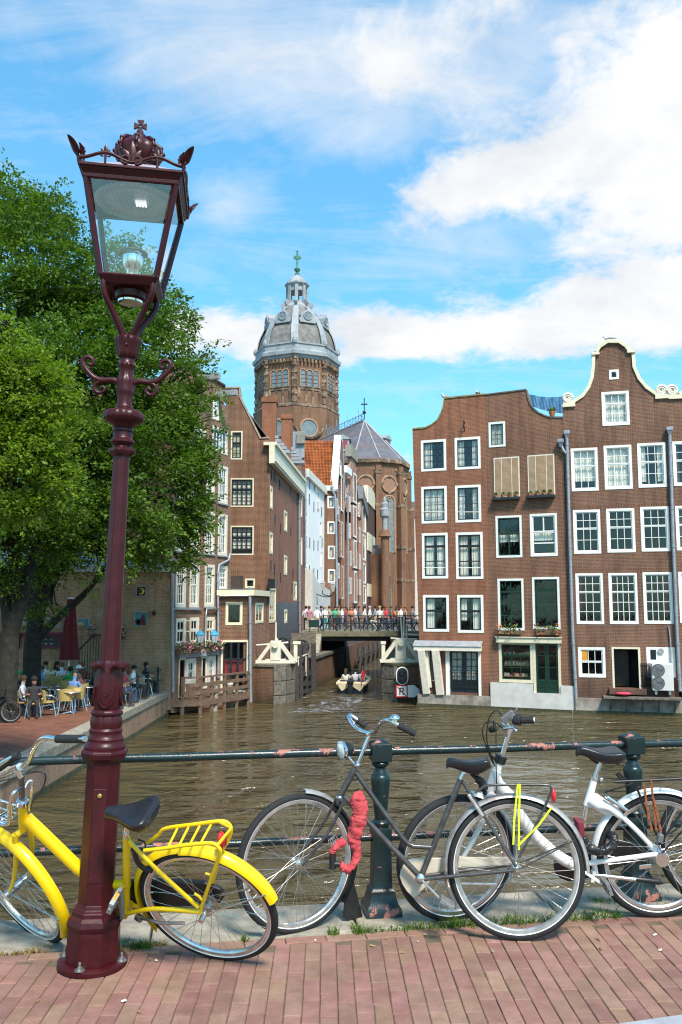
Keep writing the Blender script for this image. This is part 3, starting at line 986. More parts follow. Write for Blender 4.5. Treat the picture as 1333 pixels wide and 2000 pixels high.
def wheel(parent, name, c, rad, tr=.019, steer=0.0, nsp=36, rim_mat=None, stripe=True, hub=.022, spin=0.0):
 """tyre (the part) with rim, spokes and hub as its pieces; lies in the local xz plane"""
 rim_mat = rim_mat or m_rim
 N = 72
 def ringm(prof):
  mb = MB()
  vs, fs = [], []
  n = len(prof)
  for i in range(N):
   t = 2 * math.pi * i / N
   for r_, y in prof:
    vs.append((r_ * math.cos(t), y, r_ * math.sin(t)))
  for i in range(N):
   j = (i + 1) % N
   for k in range(n):
    l = (k + 1) % n
    fs.append((i * n + k, i * n + l, j * n + l, j * n + k))
  mb.add(vs, fs)
  return mb
 R0 = rad - tr
 prof = [(R0 + tr * math.cos(a), tr * math.sin(a)) for a in [2 * math.pi * k / 12 for k in range(12)]]
 mb = ringm(prof)
 if stripe:
  for sy in (-1, 1):
   a = R(128)
   pr = [(R0 + (tr + e) * math.cos(a + d), sy * (tr + e) * math.sin(a + d)) for e, d in ((-.002, -.12), (.0008, -.12), (.0008, .12), (-.002, .12))]
   if sy > 0:
    pr = pr[::-1]
   mb.cur = 1
   m2 = ringm(pr)
   mb.add(m2.v, m2.f)
 w = mb.build(name, [m_tyre, m_stripe], parent, smooth=50)
 w.location = c
 w.rotation_euler = (0, spin, steer)
 rr = rad - 2 * tr
 mb = ringm([(rr + .006, -.0125), (rr + .006, .0125), (rr - .010, .011), (rr - .016, .004), (rr - .016, -.004), (rr - .010, -.011)])
 mb.build('rim', rim_mat, w, smooth=35)
 mb = MB()
 for i in range(nsp):
  t = 2 * math.pi * i / nsp
  sd = 1 if i % 2 else -1
  off = (1 if (i // 2) % 2 else -1) * R(68)
  h = t + off
  mb.tube([(hub * math.cos(h), sd * .026, hub * math.sin(h)), (rr * math.cos(t), sd * .002, rr * math.sin(t))], .00125, 4)
  mb.tube([((rr - .002) * math.cos(t), 0, (rr - .002) * math.sin(t)), ((rr - .028) * math.cos(t), sd * .001, (rr - .028) * math.sin(t))], .0024, 4)
 mb.build('spokes', m_spoke, w, kind='stuff')
 mb = MB()
 mb.lathe([(.007, -.055), (.012, -.048), (.012, -.034), (hub + .002, -.030), (hub + .002, -.024), (hub * .62, -.018), (hub * .62, .018), (hub + .002, .024), (hub + .002, .030), (.012, .034), (.012, .048), (.007, .055)], 18)
 mb.v = [(x, z, y) for x, y, z in mb.v]
 mb.build('hub', m_spoke, w, smooth=40)
 return w
def fender(parent, c, rad, a0, a1, mat, width=.026, steer=0.0, name='fender', drop=.006, n=40):
 mb = MB()
 vs, fs = [], []
 pr = [(-1, -drop * 2.4), (-.8, -drop * .4), (0, drop), (.8, -drop * .4), (1, -drop * 2.4), (.75, -drop * .4 - .004), (0, drop - .004), (-.75, -drop * .4 - .004)]
 m = len(pr)
 for i in range(n + 1):
  t = R(a0 + (a1 - a0) * i / n)
  for u, d in pr:
   vs.append(((rad + d) * math.cos(t), u * width, (rad + d) * math.sin(t)))
 for i in range(n):
  for k in range(m):
   l = (k + 1) % m
   fs.append((i * m + k, i * m + l, (i + 1) * m + l, (i + 1) * m + k))
 fs.append(tuple(range(m)))
 fs.append(tuple(n * m + k for k in range(m - 1, -1, -1)))
 mb.add(vs, fs)
 o = mb.build(name, mat, parent, smooth=60)
 o.location = c
 o.rotation_euler = (0, 0, steer)
 return o
def saddle(parent, nose, tail, w=.10, h=.07, mat=None, tilt=0.0):
 """broad padded seat from nose to tail (local points)"""
 n, t = Vector(nose), Vector(tail)
 d = (t - n)
 L = d.length
 d.normalize()
 side = Vector((0, 1, 0))
 up = side.cross(d)
 if up.z < 0:
  up = -up
 mb = MB()
 vs, fs = [], []
 st = ((0, .02, -.022, .35), (.03, .024, .0, .55), (.15, .030, .004, .65), (.35, .042, -.003, .8), (.55, .070, -.006, 1.0), (.75, w * .95, .006, 1.1), (.9, w, .014, 1.0), (.98, w * .82, .010, .7), (1.0, w * .6, -.01, .35))
 K = 14
 for u, hw, z, hh in st:
  for k in range(K):
   a = 2 * math.pi * k / K
   y = hw * math.copysign(abs(math.cos(a)) ** .8, math.cos(a))
   zz_ = math.sin(a)
   v = z + (zz_ * .018 if zz_ > 0 else zz_ * h * hh * (.75 if abs(math.cos(a)) < .5 else .9))
   if zz_ > 0:
    v -= .010 * (1 - abs(math.cos(a))) * (u > .3)
   vs.append(n + d * (u * L) + side * y + up * v)
 m = len(st)
 for i in range(m - 1):
  for k in range(K):
   l = (k + 1) % K
   fs.append((i * K + k, i * K + l, (i + 1) * K + l, (i + 1) * K + k))
 fs.append(tuple(range(K)))
 fs.append(tuple((m - 1) * K + k for k in range(K - 1, -1, -1)))
 mb.add(vs, fs)
 o = mb.build('saddle', mat or m_saddle, parent)
 o.data.polygons.foreach_set('use_smooth', [True] * len(o.data.polygons))
 s = o.modifiers.new('sub', 'SUBSURF')
 s.levels = s.render_levels = 2
 return o
def tubes(parent, name, mat, lst, n=12, smooth=50, **k):
 if name in ('fender_stay', 'rack_stay', 'chain_stay', 'seat_post', 'rear_stays', 'carrier_loop', 'stem', 'clamp', 'kickstand', 'wheel_lock', 'cable') and len(lst) > 1:
  nm = 'rear_stay' if name == 'rear_stays' else name
  for l in lst:
   tubes(parent, nm, mat, [l], n, smooth)
  return
 mb = MB()
 for pts, r_ in lst:
  mb.tube(pts, r_, n)
 return mb.build(name, mat, parent, smooth=smooth, **k)
def pedal(parent, c, mat, rot=0.0, amber=None, tilt=0.0):
 mb = MB()
 for sx in (-1, 1):
  mb.box(sx * .030 - .007, -.045, -.011, sx * .030 + .007, .045, .011)
 for sy in (-1, 0, 1):
  mb.box(-.030, sy * .040 - .006, -.010, .030, sy * .040 + .006, .010)
 mb.tube([(0, -.05, 0), (0, .06, 0)], .008, 8)
 o = mb.build('pedal', mat, parent, bevel=.003)
 o.location = c
 o.rotation_euler = (tilt, rot, 0)
 if amber:
  mb = MB()
  for sx in (-1, 1):
   mb.box(sx * .0365 - .001, -.022, -.007, sx * .0365 + .001, .022, .007)
  mb.build('reflector', amber, o)
 return o
def tail_light(parent, c, s=1.0):
 mb = MB()
 mb.sphere((0, 0, 0), .034 * s, 12, 8, (.55, .9, 1.35))
 o = mb.build('tail_light', m_redl, parent, smooth=60)
 o.location = c
 return o
# ================================================= black roadster in the middle
bf = Fr((.880, 4.375, 0), -.080, .044)
bike = thing('bicycle', 'graphite old roadster bicycle with cream chain case and red cloth lock', 'bicycle', bf, group='bicycles parked along the canal railing')
q = lambda px, py, y=0.0: bf.loc(px, py, y)
RB = .342
wheel(bike, 'rear_wheel', (0, 0, RB), RB, steer=0)
ST = .619
fc = Vector((-1.111, 0, RB))
wheel(bike, 'front_wheel', fc, RB, steer=ST)
BB = q(822, 1714)
hub = Vector((0, 0, RB))
ht, hb = q(695, 1500), q(665, 1554)
st_top = q(900, 1522)
lg = [([q(693, 1506), q(740, 1572), q(785, 1634), q(796, 1647), q(808, 1653), q(843, 1655)], .0125), ([q(673, 1556), BB], .0150), ([st_top, BB], .0142), ([ht, hb], .0165)]
tubes(bike, 'frame', m_graph, lg)
tubes(bike, 'rear_stays', m_graph, [([st_top + Vector((.01, s * .012, -.01)), hub + Vector((-.005, s * .055, .02))], .0078) for s in (-1, 1)] + [([BB + Vector((.01, s * .03, 0)), hub + Vector((-.02, s * .055, .002))], .0095) for s in (-1, 1)])
mb = MB()
mb.lathe([(.021, -.036), (.021, .036)], 18)
mb.v = [(x + BB.x, z, y + BB.z) for x, y, z in mb.v]
mb.build('bottom_bracket', m_graph, bike, smooth=40)
Xf = Vector((math.cos(ST), math.sin(ST), 0))
Yf = Vector((-math.sin(ST), math.cos(ST), 0))
fl = []
for s in (-1, 1):
 e = fc + Yf * (s * .052)
 cr = hb + Yf * (s * .038) + Vector((-.004, 0, -.03))
 fl.append((curve([cr, cr.lerp(e, .45) + Xf * .028, cr.lerp(e, .8) + Xf * .018, e], 5), .0085))
fl.append(([hb + Yf * -.04 + Vector((-.002, 0, -.022)), hb + Yf * .04 + Vector((-.002, 0, -.022))], .013))
fl.append(([hb, hb + Vector((-.01, 0, -.04))], .013))
tubes(bike, 'fork', m_graph, fl)
for p, r_ in ((q(698, 1494), .021), (q(664, 1557), .021)):
 mb = MB()
 mb.sphere(p, r_, 10, 6, (1, 1, .6))
 mb.build('headset_ring', m_chrome, bike, smooth=60)
stem_t = q(722, 1436)
tubes(bike, 'stem', m_chrome, [([q(697, 1496), stem_t], .0115)])
gy = -.235
hbar = curve([q(713, 1419, .21), q(697, 1405, .225), q(684, 1397, .225), q(683, 1404, .20), q(694, 1420, .13), q(706, 1428, .06), q(722, 1432, 0), q(733, 1429, -.05), q(741, 1414, -.13), q(752, 1407, -.19), q(765, 1409, -.23), q(780, 1417, gy), q(809, 1432, gy)], 5)
tubes(bike, 'handlebar', m_chrome, [(hbar, .0115), ([q(716, 1434), q(730, 1431)], .016)])
tubes(bike, 'grip', m_grip, [([q(778, 1416, gy), q(812, 1433.5, gy)], .0165)])
tubes(bike, 'grip', m_grip, [([q(699, 1406, .22), q(714, 1419, .21)], .0165)])
mb = MB()
c = q(771, 1402, -.235)
mb.lathe([(.006, -.012), (.026, -.008), (.027, .0), (.021, .011), (.008, .017)], 18, c=c)
mb.box(c.x - .012, c.y - .01, c.z - .026, c.x + .012, c.y + .01, c.z - .006)
mb.build('bell', m_chrome, bike, smooth=40)
mb = MB()
mb.lathe([(.001, -.074), (.022, -.066), (.036, -.045), (.043, -.015), (.045, .0)], 22, cap=False)
mb.cur = 1
mb.lathe([(.0455, -.012), (.0475, -.006), (.0475, .004), (.042, .006)], 22, cap=False)
mb.cur = 2
mb.lathe([(.043, .003), (.030, .010), (.0, .013)], 22, cap=False)
hl = mb.build('headlight', [m_black, m_chrome, m_lens], bike, smooth=40)
hl.location = q(667, 1466)
hl.rotation_euler = Vector((-.80, -.62, -.12)).to_track_quat('Z', 'Y').to_euler()
tubes(bike, 'lamp_bracket', m_chrome, [([q(681, 1478), q(690, 1489), q(697, 1495)], .005)])
fender(bike, hub, RB + .018, -2, 205, m_rust, .026, name='mudguard')
fender(bike, fc, RB + .018, 52, 84, m_rust, .024, ST, name='mudguard')
fender(bike, fc, RB + .018, -40, 52, m_black, .024, ST, name='mudguard')
mb = MB()
fp = [(RB + .016) * math.cos(R(-38)), (RB + .016) * math.sin(R(-38))]
mb.prism([(.235, -.12), (.275, -.11), (.345, -.345), (.265, -.34), (.215, -.305)], -.012, -.008)
f = mb.build('mudflap', m_black, bike)
f.location = fc + Xf * .055
f.rotation_euler = (0, 0, ST)
ccp = [(781, 1712), (783, 1700), (789, 1688), (797, 1680), (806, 1677), (860, 1676), (998, 1674), (1003, 1680), (1000, 1690), (930, 1694), (868, 1692), (845, 1716), (830, 1734), (812, 1752), (808, 1754), (795, 1741), (786, 1727)]
mb = MB()
mb.prism([bf.xz(x, y, .045) for x, y in ccp], .045, .060)
mb.build('chain_case', m_cream, bike, bevel=.003)
mb = MB()
c = q(826, 1716, .052)
N = 40
mb.lathe([(.078, -.002), (.082, -.002), (.082, .002), (.078, .002)], 40, cap=False)
for k_ in range(5):
 a = R(72 * k_)
 mb.tube([(0, 0, 0), (.079 * math.cos(a), .079 * math.sin(a), 0)], .006, 6)
mb.v = [(x + c.x, z + c.y, y + c.z) for x, y, z in mb.v]
mb.build('chainring', m_rust, bike, smooth=40)
mb = MB()
mb.beam(q(822, 1716, -.055), q(861, 1756, -.065), .012, .020, (0, 1, 0))
mb.sphere(q(822, 1715, -.055), .022, 12, 8, (1, .6, 1))
mb.build('crank', m_alu, bike, bevel=.003)
mb = MB()
mb.beam(q(856, 1725, .07), q(971, 1727, .07), .012, .016, (0, 1, 0))
mb.build('crank', m_alu, bike, bevel=.003)
pedal(bike, q(873, 1762, -.10), m_greyp, R(30))
tubes(bike, 'seat_post', m_chrome, [([st_top, q(906, 1508)], .0125), ([q(905, 1509), q(918, 1506)], .016)])
saddle(bike, q(872, 1486), q(957, 1489), .085, .075)
mb = MB()
for s in (-.03, .03):
 L = [q(930 + 6 * math.cos(t), 1512 + t * 1.1, s + .012 * math.sin(t * 3)) for t in [i * .6 for i in range(14)]]
 mb.tube(L, .0035, 5)
mb.build('saddle_spring', m_black, bike, smooth=60)
for s in (-.055, .055):
 tubes(bike, 'rack_rail', m_graph, [(curve([q(928, 1549, s), q(940, 1540, s), q(954, 1534, s), q(1010, 1533, s), q(1066, 1533, s), q(1077, 1540, s), q(1073, 1556, s), q(1060, 1586, s), q(1014, 1676, s)], 4), .0065)], 8)
for x in (958, 985, 1012, 1040, 1066):
 tubes(bike, 'rack_bar', m_graph, [([q(x, 1534, -.055), q(x, 1534, .055)], .0045)], 6)
tubes(bike, 'fender_stay', m_graph, [([hub + Vector((0, -.05, .0)), q(1121, 1642, -.03)], .004), ([hub + Vector((0, .05, .0)), q(1121, 1642, .03)], .004)], 6)
tail_light(bike, q(1081, 1553), .8)
mb = MB()
mb.tube(curve([q(921, 1510, .03), q(934, 1522, .03), q(943, 1530, .035), q(946, 1545, .04), q(950, 1552, .04)], 4), [.012] * 4 + [.020] * 5 + [.024] * 3 + [.012] * 4 + [.008], 9)
mb.build('seat_bag', m_black, bike, smooth=60)
mb = MB()
mb.beam(q(915, 1551, -.02), q(944, 1595, -.03), .018, .034, (0, 1, 0))
mb.build('ring_lock', m_rust, bike, bevel=.006)
mb = MB()
for pts in (((1016, 1531, -.062), (1014, 1600, -.064), (1014, 1660, -.066)), ((1012, 1531, -.064), (1005, 1600, -.068), (1003, 1650, -.066)), ((1078, 1577, -.06), (1052, 1612, -.064), (1012, 1652, -.068))):
 P = [q(*p) for p in pts]
 for a, b in zip(P[:-1], P[1:]):
  mb.beam(a, b, .0095, .003, (0, 1, 0))
so_ = mb.build('luggage_strap', m_hvy)
so_.matrix_world = bf.m
tag(so_, 'neon yellow strap wound round the rack of the graphite roadster', 'strap')
m_cloth = M('faded_red_cloth', (.40, .035, .045), .9, col2=(.54, .08, .085), scale=14, bump=.9, bscale=40)
lk = thing('chain_lock', 'chain lock in a faded red cloth sleeve hung on the graphite roadster', 'lock', bf)
def crumple(pts, r0, sd, n=20, fl=.75):
 r_ = random.Random(sd)
 P = curve(pts, 12)
 mb = MB()
 mb.tube(P, [(r0(i / (len(P) - 1)) if callable(r0) else r0) * (1 + .22 * noise.noise(Vector((i * .42, sd, 0))) + .10 * noise.noise(Vector((i * 1.1, sd, 5)))) for i in range(len(P))], n, flat=fl)
 mb.v = [tuple(Vector(v) + noise.noise_vector(Vector(v) * 38 + Vector((sd, 0, 0))) * .009 + noise.noise_vector(Vector(v) * 90) * .004) for v in mb.v]
 return mb
crumple([q(694, 1556, -.03), q(701, 1566, -.045), q(704, 1590, -.05), q(697, 1615, -.05), q(692, 1640, -.05), q(698, 1662, -.05), q(694, 1680, -.06), q(686, 1694, -.07), q(676, 1697, -.075), q(665, 1689, -.08)], lambda t: .040 if t < .36 else max(.020, .040 - (t - .36) * .09), 3).build('sleeve', m_cloth, lk, smooth=80)
crumple([q(673, 1642, -.06), q(662, 1650, -.08), q(652, 1660, -.085), q(650, 1668, -.085)], .017, 5).build('sleeve', m_cloth, lk, smooth=80)
mb = MB()
mb.tube([q(650, 1668, -.085), q(650, 1697, -.085)], .017, 12)
mb.tube([q(650, 1687, -.085), q(664, 1688, -.082)], .014, 12)
mb.build('lock_body', m_black, lk, smooth=40)
mb = MB()
for i in range(3):
 c = q(647 + 4 * i, 1645 - 3 * i, -.075)
 mb.tube([(c.x + .012 * math.cos(t), c.y, c.z + .017 * math.sin(t)) for t in [R(30 * k_) for k_ in range(12)]], .003, 6, closed=True)
mb.build('chain_link', m_chrome, lk, smooth=50)
# ================================================= white step-through behind it
wf = Fr((1.689, 4.687, 0), .046, -.112)
wb = thing('bicycle', 'white step-through city bicycle with black carrier and orange strap', 'bicycle', wf, group='bicycles parked along the canal railing')
q = lambda px, py, y=0.0: wf.loc(px, py, y)
RW = .334
SW = .244
fc = Vector((-1.085, 0, RW))
hub = Vector((0, 0, RW))
wheel(wb, 'rear_wheel', hub, RW, .024, hub=.034)
wheel(wb, 'front_wheel', fc, RW, .022, SW, hub=.03)
BB = q(1120, 1688)
hb, ht = q(957, 1544), q(975, 1490)
tubes(wb, 'frame', m_white, [(curve([q(968, 1512), q(979, 1536), q(1006, 1578), q(1040, 1626), q(1076, 1660), q(1098, 1677), BB], 6), [.024] * 6 + [.032] * 12 + [.030] * 19),
       (curve([q(966, 1515), q(984, 1534), q(1006, 1556)], 5), .014), ([ht, hb], [.024, .027]), ([q(970, 1505), q(959, 1540)], .028), ([BB, q(1144, 1688)], .03)], 16)
tubes(wb, 'chain_stay', m_white, [([q(1142, 1687, s), q(1284, 1668, s)], .0125) for s in (-.05, .05)])
tubes(wb, 'seat_tube', m_white, [([q(1161, 1523), q(1147, 1573)], [.0175, .021])], 16)
mb = MB()
for s in (-.045, .045):
 mb.tube(curve([q(1153, 1560, s * .4), q(1172, 1572, s * .9), q(1196, 1580, s), q(1240, 1618, s), q(1281, 1661, s)], 6), [.030] * 7 + [.022] * 8 + [.013] * 10, 12, flat=.6)
mb.build('seat_stay', m_white, wb, smooth=60)
mb = MB()
mb.prism([wf.xz(*p) for p in ((1150, 1552), (1168, 1551), (1210, 1580), (1202, 1592), (1184, 1592), (1149, 1574))], -.02, .02)
mb.build('gusset', m_white, wb, bevel=.008)
tubes(wb, 'seat_post', m_alu, [([q(1173, 1488), q(1162, 1522)], .0135), ([q(1146, 1575), q(1141, 1601)], .0135), ([q(1162, 1519), q(1161, 1524)], .019)])
mb = MB()
mb.sphere(q(1175, 1522), .012, 8, 6)
mb.build('quick_release', m_alu, wb, smooth=60)
saddle(wb, q(1128, 1462), q(1216, 1472), .085, .075)
mb = MB()
mb.tube(curve([q(1150, 1476), q(1170, 1490), q(1200, 1486)], 5), .010, 8)
mb.sphere(q(1206, 1486), .020, 10, 6)
mb.build('saddle_rail', m_black, wb, smooth=60)
Xf = Vector((math.cos(SW), math.sin(SW), 0))
Yf = Vector((-math.sin(SW), math.cos(SW), 0))
fl = []
for s in (-1, 1):
 e = fc + Yf * (s * .058)
 cr = hb + Yf * (s * .045) + Vector((-.006, 0, -.022))
 fl.append((curve([cr, cr.lerp(e, .5) + Xf * .012, e], 6), [.019 - .008 * i / 12 for i in range(13)]))
fl.append(([hb + Yf * -.05 + Vector((-.004, 0, -.016)), hb + Yf * .05 + Vector((-.004, 0, -.016))], .019))
tubes(wb, 'fork', m_white, fl)
fender(wb, fc, RW + .018, -25, 80, m_white, .028, SW, name='mudguard')
fender(wb, hub, RW + .020, 8, 200, m_white, .030, name='mudguard')
tubes(wb, 'collar', m_black, [([q(976, 1490), q(981, 1476)], .030), ([q(978, 1485), q(960, 1478)], [.012, .008])])
tubes(wb, 'stem', m_alu, [([q(981, 1478), q(993, 1436)], [.013, .014]), ([q(992, 1440), q(995, 1424)], [.014, .022]), ([q(994, 1424), q(986, 1412, -.02)], .016)])
hbar = curve([q(962, 1424, .26), q(968, 1422, .20), q(976, 1418, .10), q(986, 1411, 0), q(992, 1405, -.08), q(1002, 1403, -.18), q(1020, 1406, -.24), q(1044, 1406, -.26)], 5)
tubes(wb, 'handlebar', m_alu, [(hbar, .0115)])
mb = MB()
mb.tube([q(1004, 1405, -.22), q(1007, 1406, -.225), q(1016, 1406.5, -.235), q(1019, 1406.5, -.24)], [.022, .027, .027, .021], 16)
mb.tube([q(1018, 1406.5, -.24), q(1043, 1406, -.26)], .0185, 16)
mb.build('grip', m_grip, wb, smooth=40)
mb = MB()
mb.tube([q(1042.5, 1406, -.26), q(1045, 1406, -.262)], .012, 12)
mb.build('grip_cap', m_stripe, wb, smooth=40)
tubes(wb, 'grip', m_grip, [([q(960, 1425, .28), q(968, 1422, .20)], .0185)])
mb = MB()
c0, c1 = q(982, 1408, -.14), q(1004, 1392, -.16)
mb.beam(c0, c1, .035, .024, (0, 1, 0))
mb.beam(c1, q(1011, 1384, -.17), .012, .010, (0, 1, 0))
mb.build('lamp_holder', m_greyp, wb, bevel=.004)
tubes(wb, 'brake_lever', m_alu, [(curve([q(985, 1423, -.16), q(996, 1422, -.2), q(1003, 1421, -.22), q(1010, 1429, -.24)], 5), .008)], 8)
cab = [curve([q(983, 1405, -.1), q(976, 1391, -.1), q(966, 1389, -.08), q(955, 1405, -.06), q(951, 1440, -.04), q(956, 1466, -.03), q(967, 1497, -.03)], 6),
 curve([q(986, 1426, -.1), q(968, 1412, -.1), q(950, 1411, -.06), q(943, 1426, -.06), q(946, 1446, -.04), q(958, 1478, -.03), q(964, 1492, -.03)], 6),
 curve([q(966, 1424, .05), q(964, 1408, .02), q(969, 1420, 0), q(969, 1476, -.035), q(970, 1530, -.04), q(967, 1560, -.04)], 6)]
tubes(wb, 'cable', m_black, [(c, .0032) for c in cab], 6)
mb = MB()
mb.prism([wf.xz(*p, .05) for p in ((1083, 1692), (1086, 1678), (1096, 1670), (1125, 1668), (1200, 1644), (1246, 1645), (1262, 1660), (1262, 1672), (1250, 1678), (1190, 1702), (1150, 1716), (1112, 1723), (1095, 1716), (1086, 1706))], .05, .075)
mb.build('chain_case', m_black, wb, bevel=.006)
mb = MB()
mb.beam(q(1120, 1688, -.06), q(1176, 1726, -.075), .014, .024, (0, 1, 0))
mb.sphere(q(1120, 1688, -.055), .026, 12, 8, (1, .6, 1))
mb.build('crank', m_white, wb, bevel=.003)
pedal(wb, q(1185, 1730, -.11), m_greyp, R(70))
tubes(wb, 'kickstand', m_alu, [([q(1163, 1709, -.03), q(1246, 1718, -.07)], .0105)])
tubes(wb, 'stand_foot', m_black, [([q(1242, 1717, -.068), q(1285, 1722, -.085), q(1296, 1725, -.088)], [.013, .016, .006])])
mb = MB()
mb.beam(q(1160, 1700, -.02), q(1156, 1722, -.02), .02, .03, (0, 1, 0))
mb.build('stand_plate', m_white, wb, bevel=.003)
mb = MB()
mb.prism([wf.xz(1241, 1681), wf.xz(1264, 1679), wf.xz(1264, 1687), wf.xz(1241, 1690)], -.058, -.050)
mb.build('chain_tensioner', m_alu, wb, bevel=.002)
mb = MB()
mb.lathe([(.036, -.07), (.04, -.062), (.04, .05), (.02, .06)], 20, c=(0, 0, 0))
mb.v = [(x, z, y + RW) for x, y, z in mb.v]
mb.build('hub_brake', m_alu, wb, smooth=40)
mb = MB()
mb.beam(q(1290, 1628, -.075), q(1288, 1645, -.075), .03, .034, (0, 1, 0))
mb.build('hook_block', m_greyp, wb, bevel=.006)
mb = MB()
mb.beam(q(1184, 1555, -.05), q(1226, 1583, -.055), .02, .038, (0, 1, 0))
mb.build('ring_lock', m_alu, wb, bevel=.008)
for s in (-.065, .065):
 tubes(wb, 'rack_rail', m_black, [([q(1200, 1527, s), q(1335, 1521, s), q(1420, 1519, s)], .0075)], 8)
 tubes(wb, 'rack_stay', m_black, [([q(1240, 1527, s), q(1262, 1585, s), q(1283, 1630, s)], .0065), ([q(1390, 1522, s), q(1330, 1590, s), q(1288, 1650, s)], .0065)], 8)
for x in (1202, 1245, 1300, 1360, 1410):
 tubes(wb, 'rack_bar', m_black, [([q(x, 1526 - (x - 1200) * .03, -.065), q(x, 1526 - (x - 1200) * .03, .065)], .006)], 6)
tubes(wb, 'spring_clip', m_black, [([q(1214, 1522), q(1204, 1512), q(1210, 1510), q(1222, 1523)], .006)], 6)
tubes(wb, 'rack_strut', m_black, [([q(1180, 1548), q(1238, 1530)], .005)], 6)
tubes(wb, 'fender_stay', m_black, [([hub + Vector((0, s * .055, .03)), q(1362, 1592, s * .6)], .0045) for s in (-1, 1)], 6)
mb = MB()
for pts in (((1272, 1522, -.075), (1277, 1575, -.08), (1282, 1622, -.085)), ((1258, 1530, -.07), (1266, 1590, -.075), (1274, 1622, -.08)), ((1277, 1560, -.083), (1286, 1600, -.086), (1292, 1626, -.088))):
 P = [q(*p) for p in pts]
 for a, b in zip(P[:-1], P[1:]):
  mb.beam(a, b, .011, .004, (0, 1, 0))
so_ = mb.build('carrier_strap', m_orange)
so_.matrix_world = wf.m
tag(so_, 'orange and black elastic strap hanging from the carrier of the white bicycle', 'strap')
lk = thing('cloth_lock', 'black fabric covered lock lying over the rear wheel of the white bicycle', 'lock', wf)
crumple([q(1138, 1636, -.06), q(1148, 1652, -.075), q(1162, 1661, -.085), q(1180, 1662, -.085), q(1196, 1652, -.08), q(1201, 1640, -.07), q(1194, 1631, -.03), q(1184, 1640, .0)], .022, 8).build('sleeve', m_saddle, lk, smooth=80)
mb = MB()
mb.prism([wf.xz(1125, 1602, -.02), wf.xz(1137, 1602, -.02), wf.xz(1140, 1634, -.02), wf.xz(1131, 1634, -.02)], -.05, .03)
o = mb.build('wallet_tag', M('maroon_leather', (.20, .025, .04), .6, bump=.2), lk, bevel=.004)
# ================================================= yellow bicycle leaning on the lamp
yf = Fr((-.561, 4.162, 0), -.280, -.526)
yb = thing('bicycle', 'bright yellow city bicycle leaning on the red street lamp', 'bicycle', yf, group='bicycles parked along the canal railing')
q = lambda px, py, y=0.0: yf.loc(px, py, y)
RY = .337
SY = -.35
hub = Vector((0, 0, RY))
fc = Vector((-1.015, 0, RY))
wheel(yb, 'rear_wheel', hub, RY, .019, hub=.03)
wheel(yb, 'front_wheel', fc, RY, .019, SY, hub=.022)
BB = q(247, 1776)
hb, ht = q(46, 1620), q(44, 1570)
tubes(yb, 'frame', m_yel, [(curve([q(52, 1598), q(90, 1634), q(150, 1692), q(176, 1716), q(200, 1726), q(252, 1727)], 6), [.030] * 14 + [.026] * 8 + [.020] * 9), ([ht, hb], .021), ([q(248, 1634), BB], .018)], 16)
tubes(yb, 'rear_stays', m_yel, [(curve([q(252, 1642, s * .3), q(300, 1692, s * .9), q(388, 1772, s)], 5), .0095) for s in (-.055, .055)] + [(curve([BB + Vector((.01, s * .5, .0)), q(300, 1775, s), q(394, 1781, s)], 5), .0105) for s in (-.055, .055)])
mb = MB()
mb.lathe([(.024, -.036), (.024, .036)], 18)
mb.v = [(x + BB.x, z, y + BB.z) for x, y, z in mb.v]
mb.build('bottom_bracket', m_yel, yb, smooth=40)
Xf = Vector((math.cos(SY), math.sin(SY), 0))
Yf = Vector((-math.sin(SY), math.cos(SY), 0))
fl = []
for s in (-1, 1):
 e = fc + Yf * (s * .055)
 cr = hb + Yf * (s * .040) + Vector((-.004, 0, -.015))
 fl.append((curve([cr + Vector((0, 0, .02)), cr.lerp(e, .35) + Xf * .02, cr.lerp(e, .75) + Xf * .022, e], 5), [.0145 - .0065 * i / 15 for i in range(16)]))
fl.append(([hb + Yf * -.042, hb + Yf * .042], .016))
tubes(yb, 'fork', m_yel, fl)
fender(yb, fc, RY + .020, -28, 175, m_yel, .030, SY, name='mudguard', drop=.009)
fender(yb, hub, RY + .020, 14, 100, m_yel, .032, name='mudguard', drop=.009)
fender(yb, hub, RY + .020, 100, 212, m_yel, .024, name='mudguard', drop=.008)
tubes(yb, 'headset', m_chrome, [([q(44, 1571), q(44.5, 1563)], .026), ([q(44.5, 1563), q(44.5, 1558)], .018)])
tubes(yb, 'stem', M('brown_grey_stem', (.20, .15, .13), .35, metal=.5), [([q(44, 1562), q(42, 1516)], .0135)])
tubes(yb, 'clamp', m_alu, [([q(43, 1516), q(33, 1499)], [.017, .020]), ([q(26, 1503, .02), q(40, 1497, -.02)], .017)])
hbar = curve([q(168, 1443, -.26), q(112, 1443, -.24), q(92, 1441, -.22), q(76, 1449, -.19), q(64, 1467, -.14), q(57, 1485, -.08), q(45, 1496, -.03), q(33, 1500, 0), q(16, 1512, .06), q(0, 1518, .14), q(-14, 1517, .20), q(-12, 1505, .24), q(10, 1487, .25), q(36, 1474, .26)], 6)
tubes(yb, 'handlebar', m_alu, [(hbar, .0115)])
tubes(yb, 'grip', m_grip, [([q(112, 1443, -.24), q(165, 1443.5, -.255)], .0165)])
tubes(yb, 'grip', m_grip, [([q(0, 1501, .25), q(36, 1474, .26)], .0165), ([q(27, 1478, .255), q(38, 1476, .262)], .022)])
tubes(yb, 'cable', m_black, [(curve([q(0, 1526, .1), q(34, 1518, .02), q(60, 1509, -.02), q(82, 1508, -.02), q(90, 1518, -.02), q(82, 1543, -.02), q(66, 1563, -.01), q(60, 1580, 0)], 6), .0035)], 6)
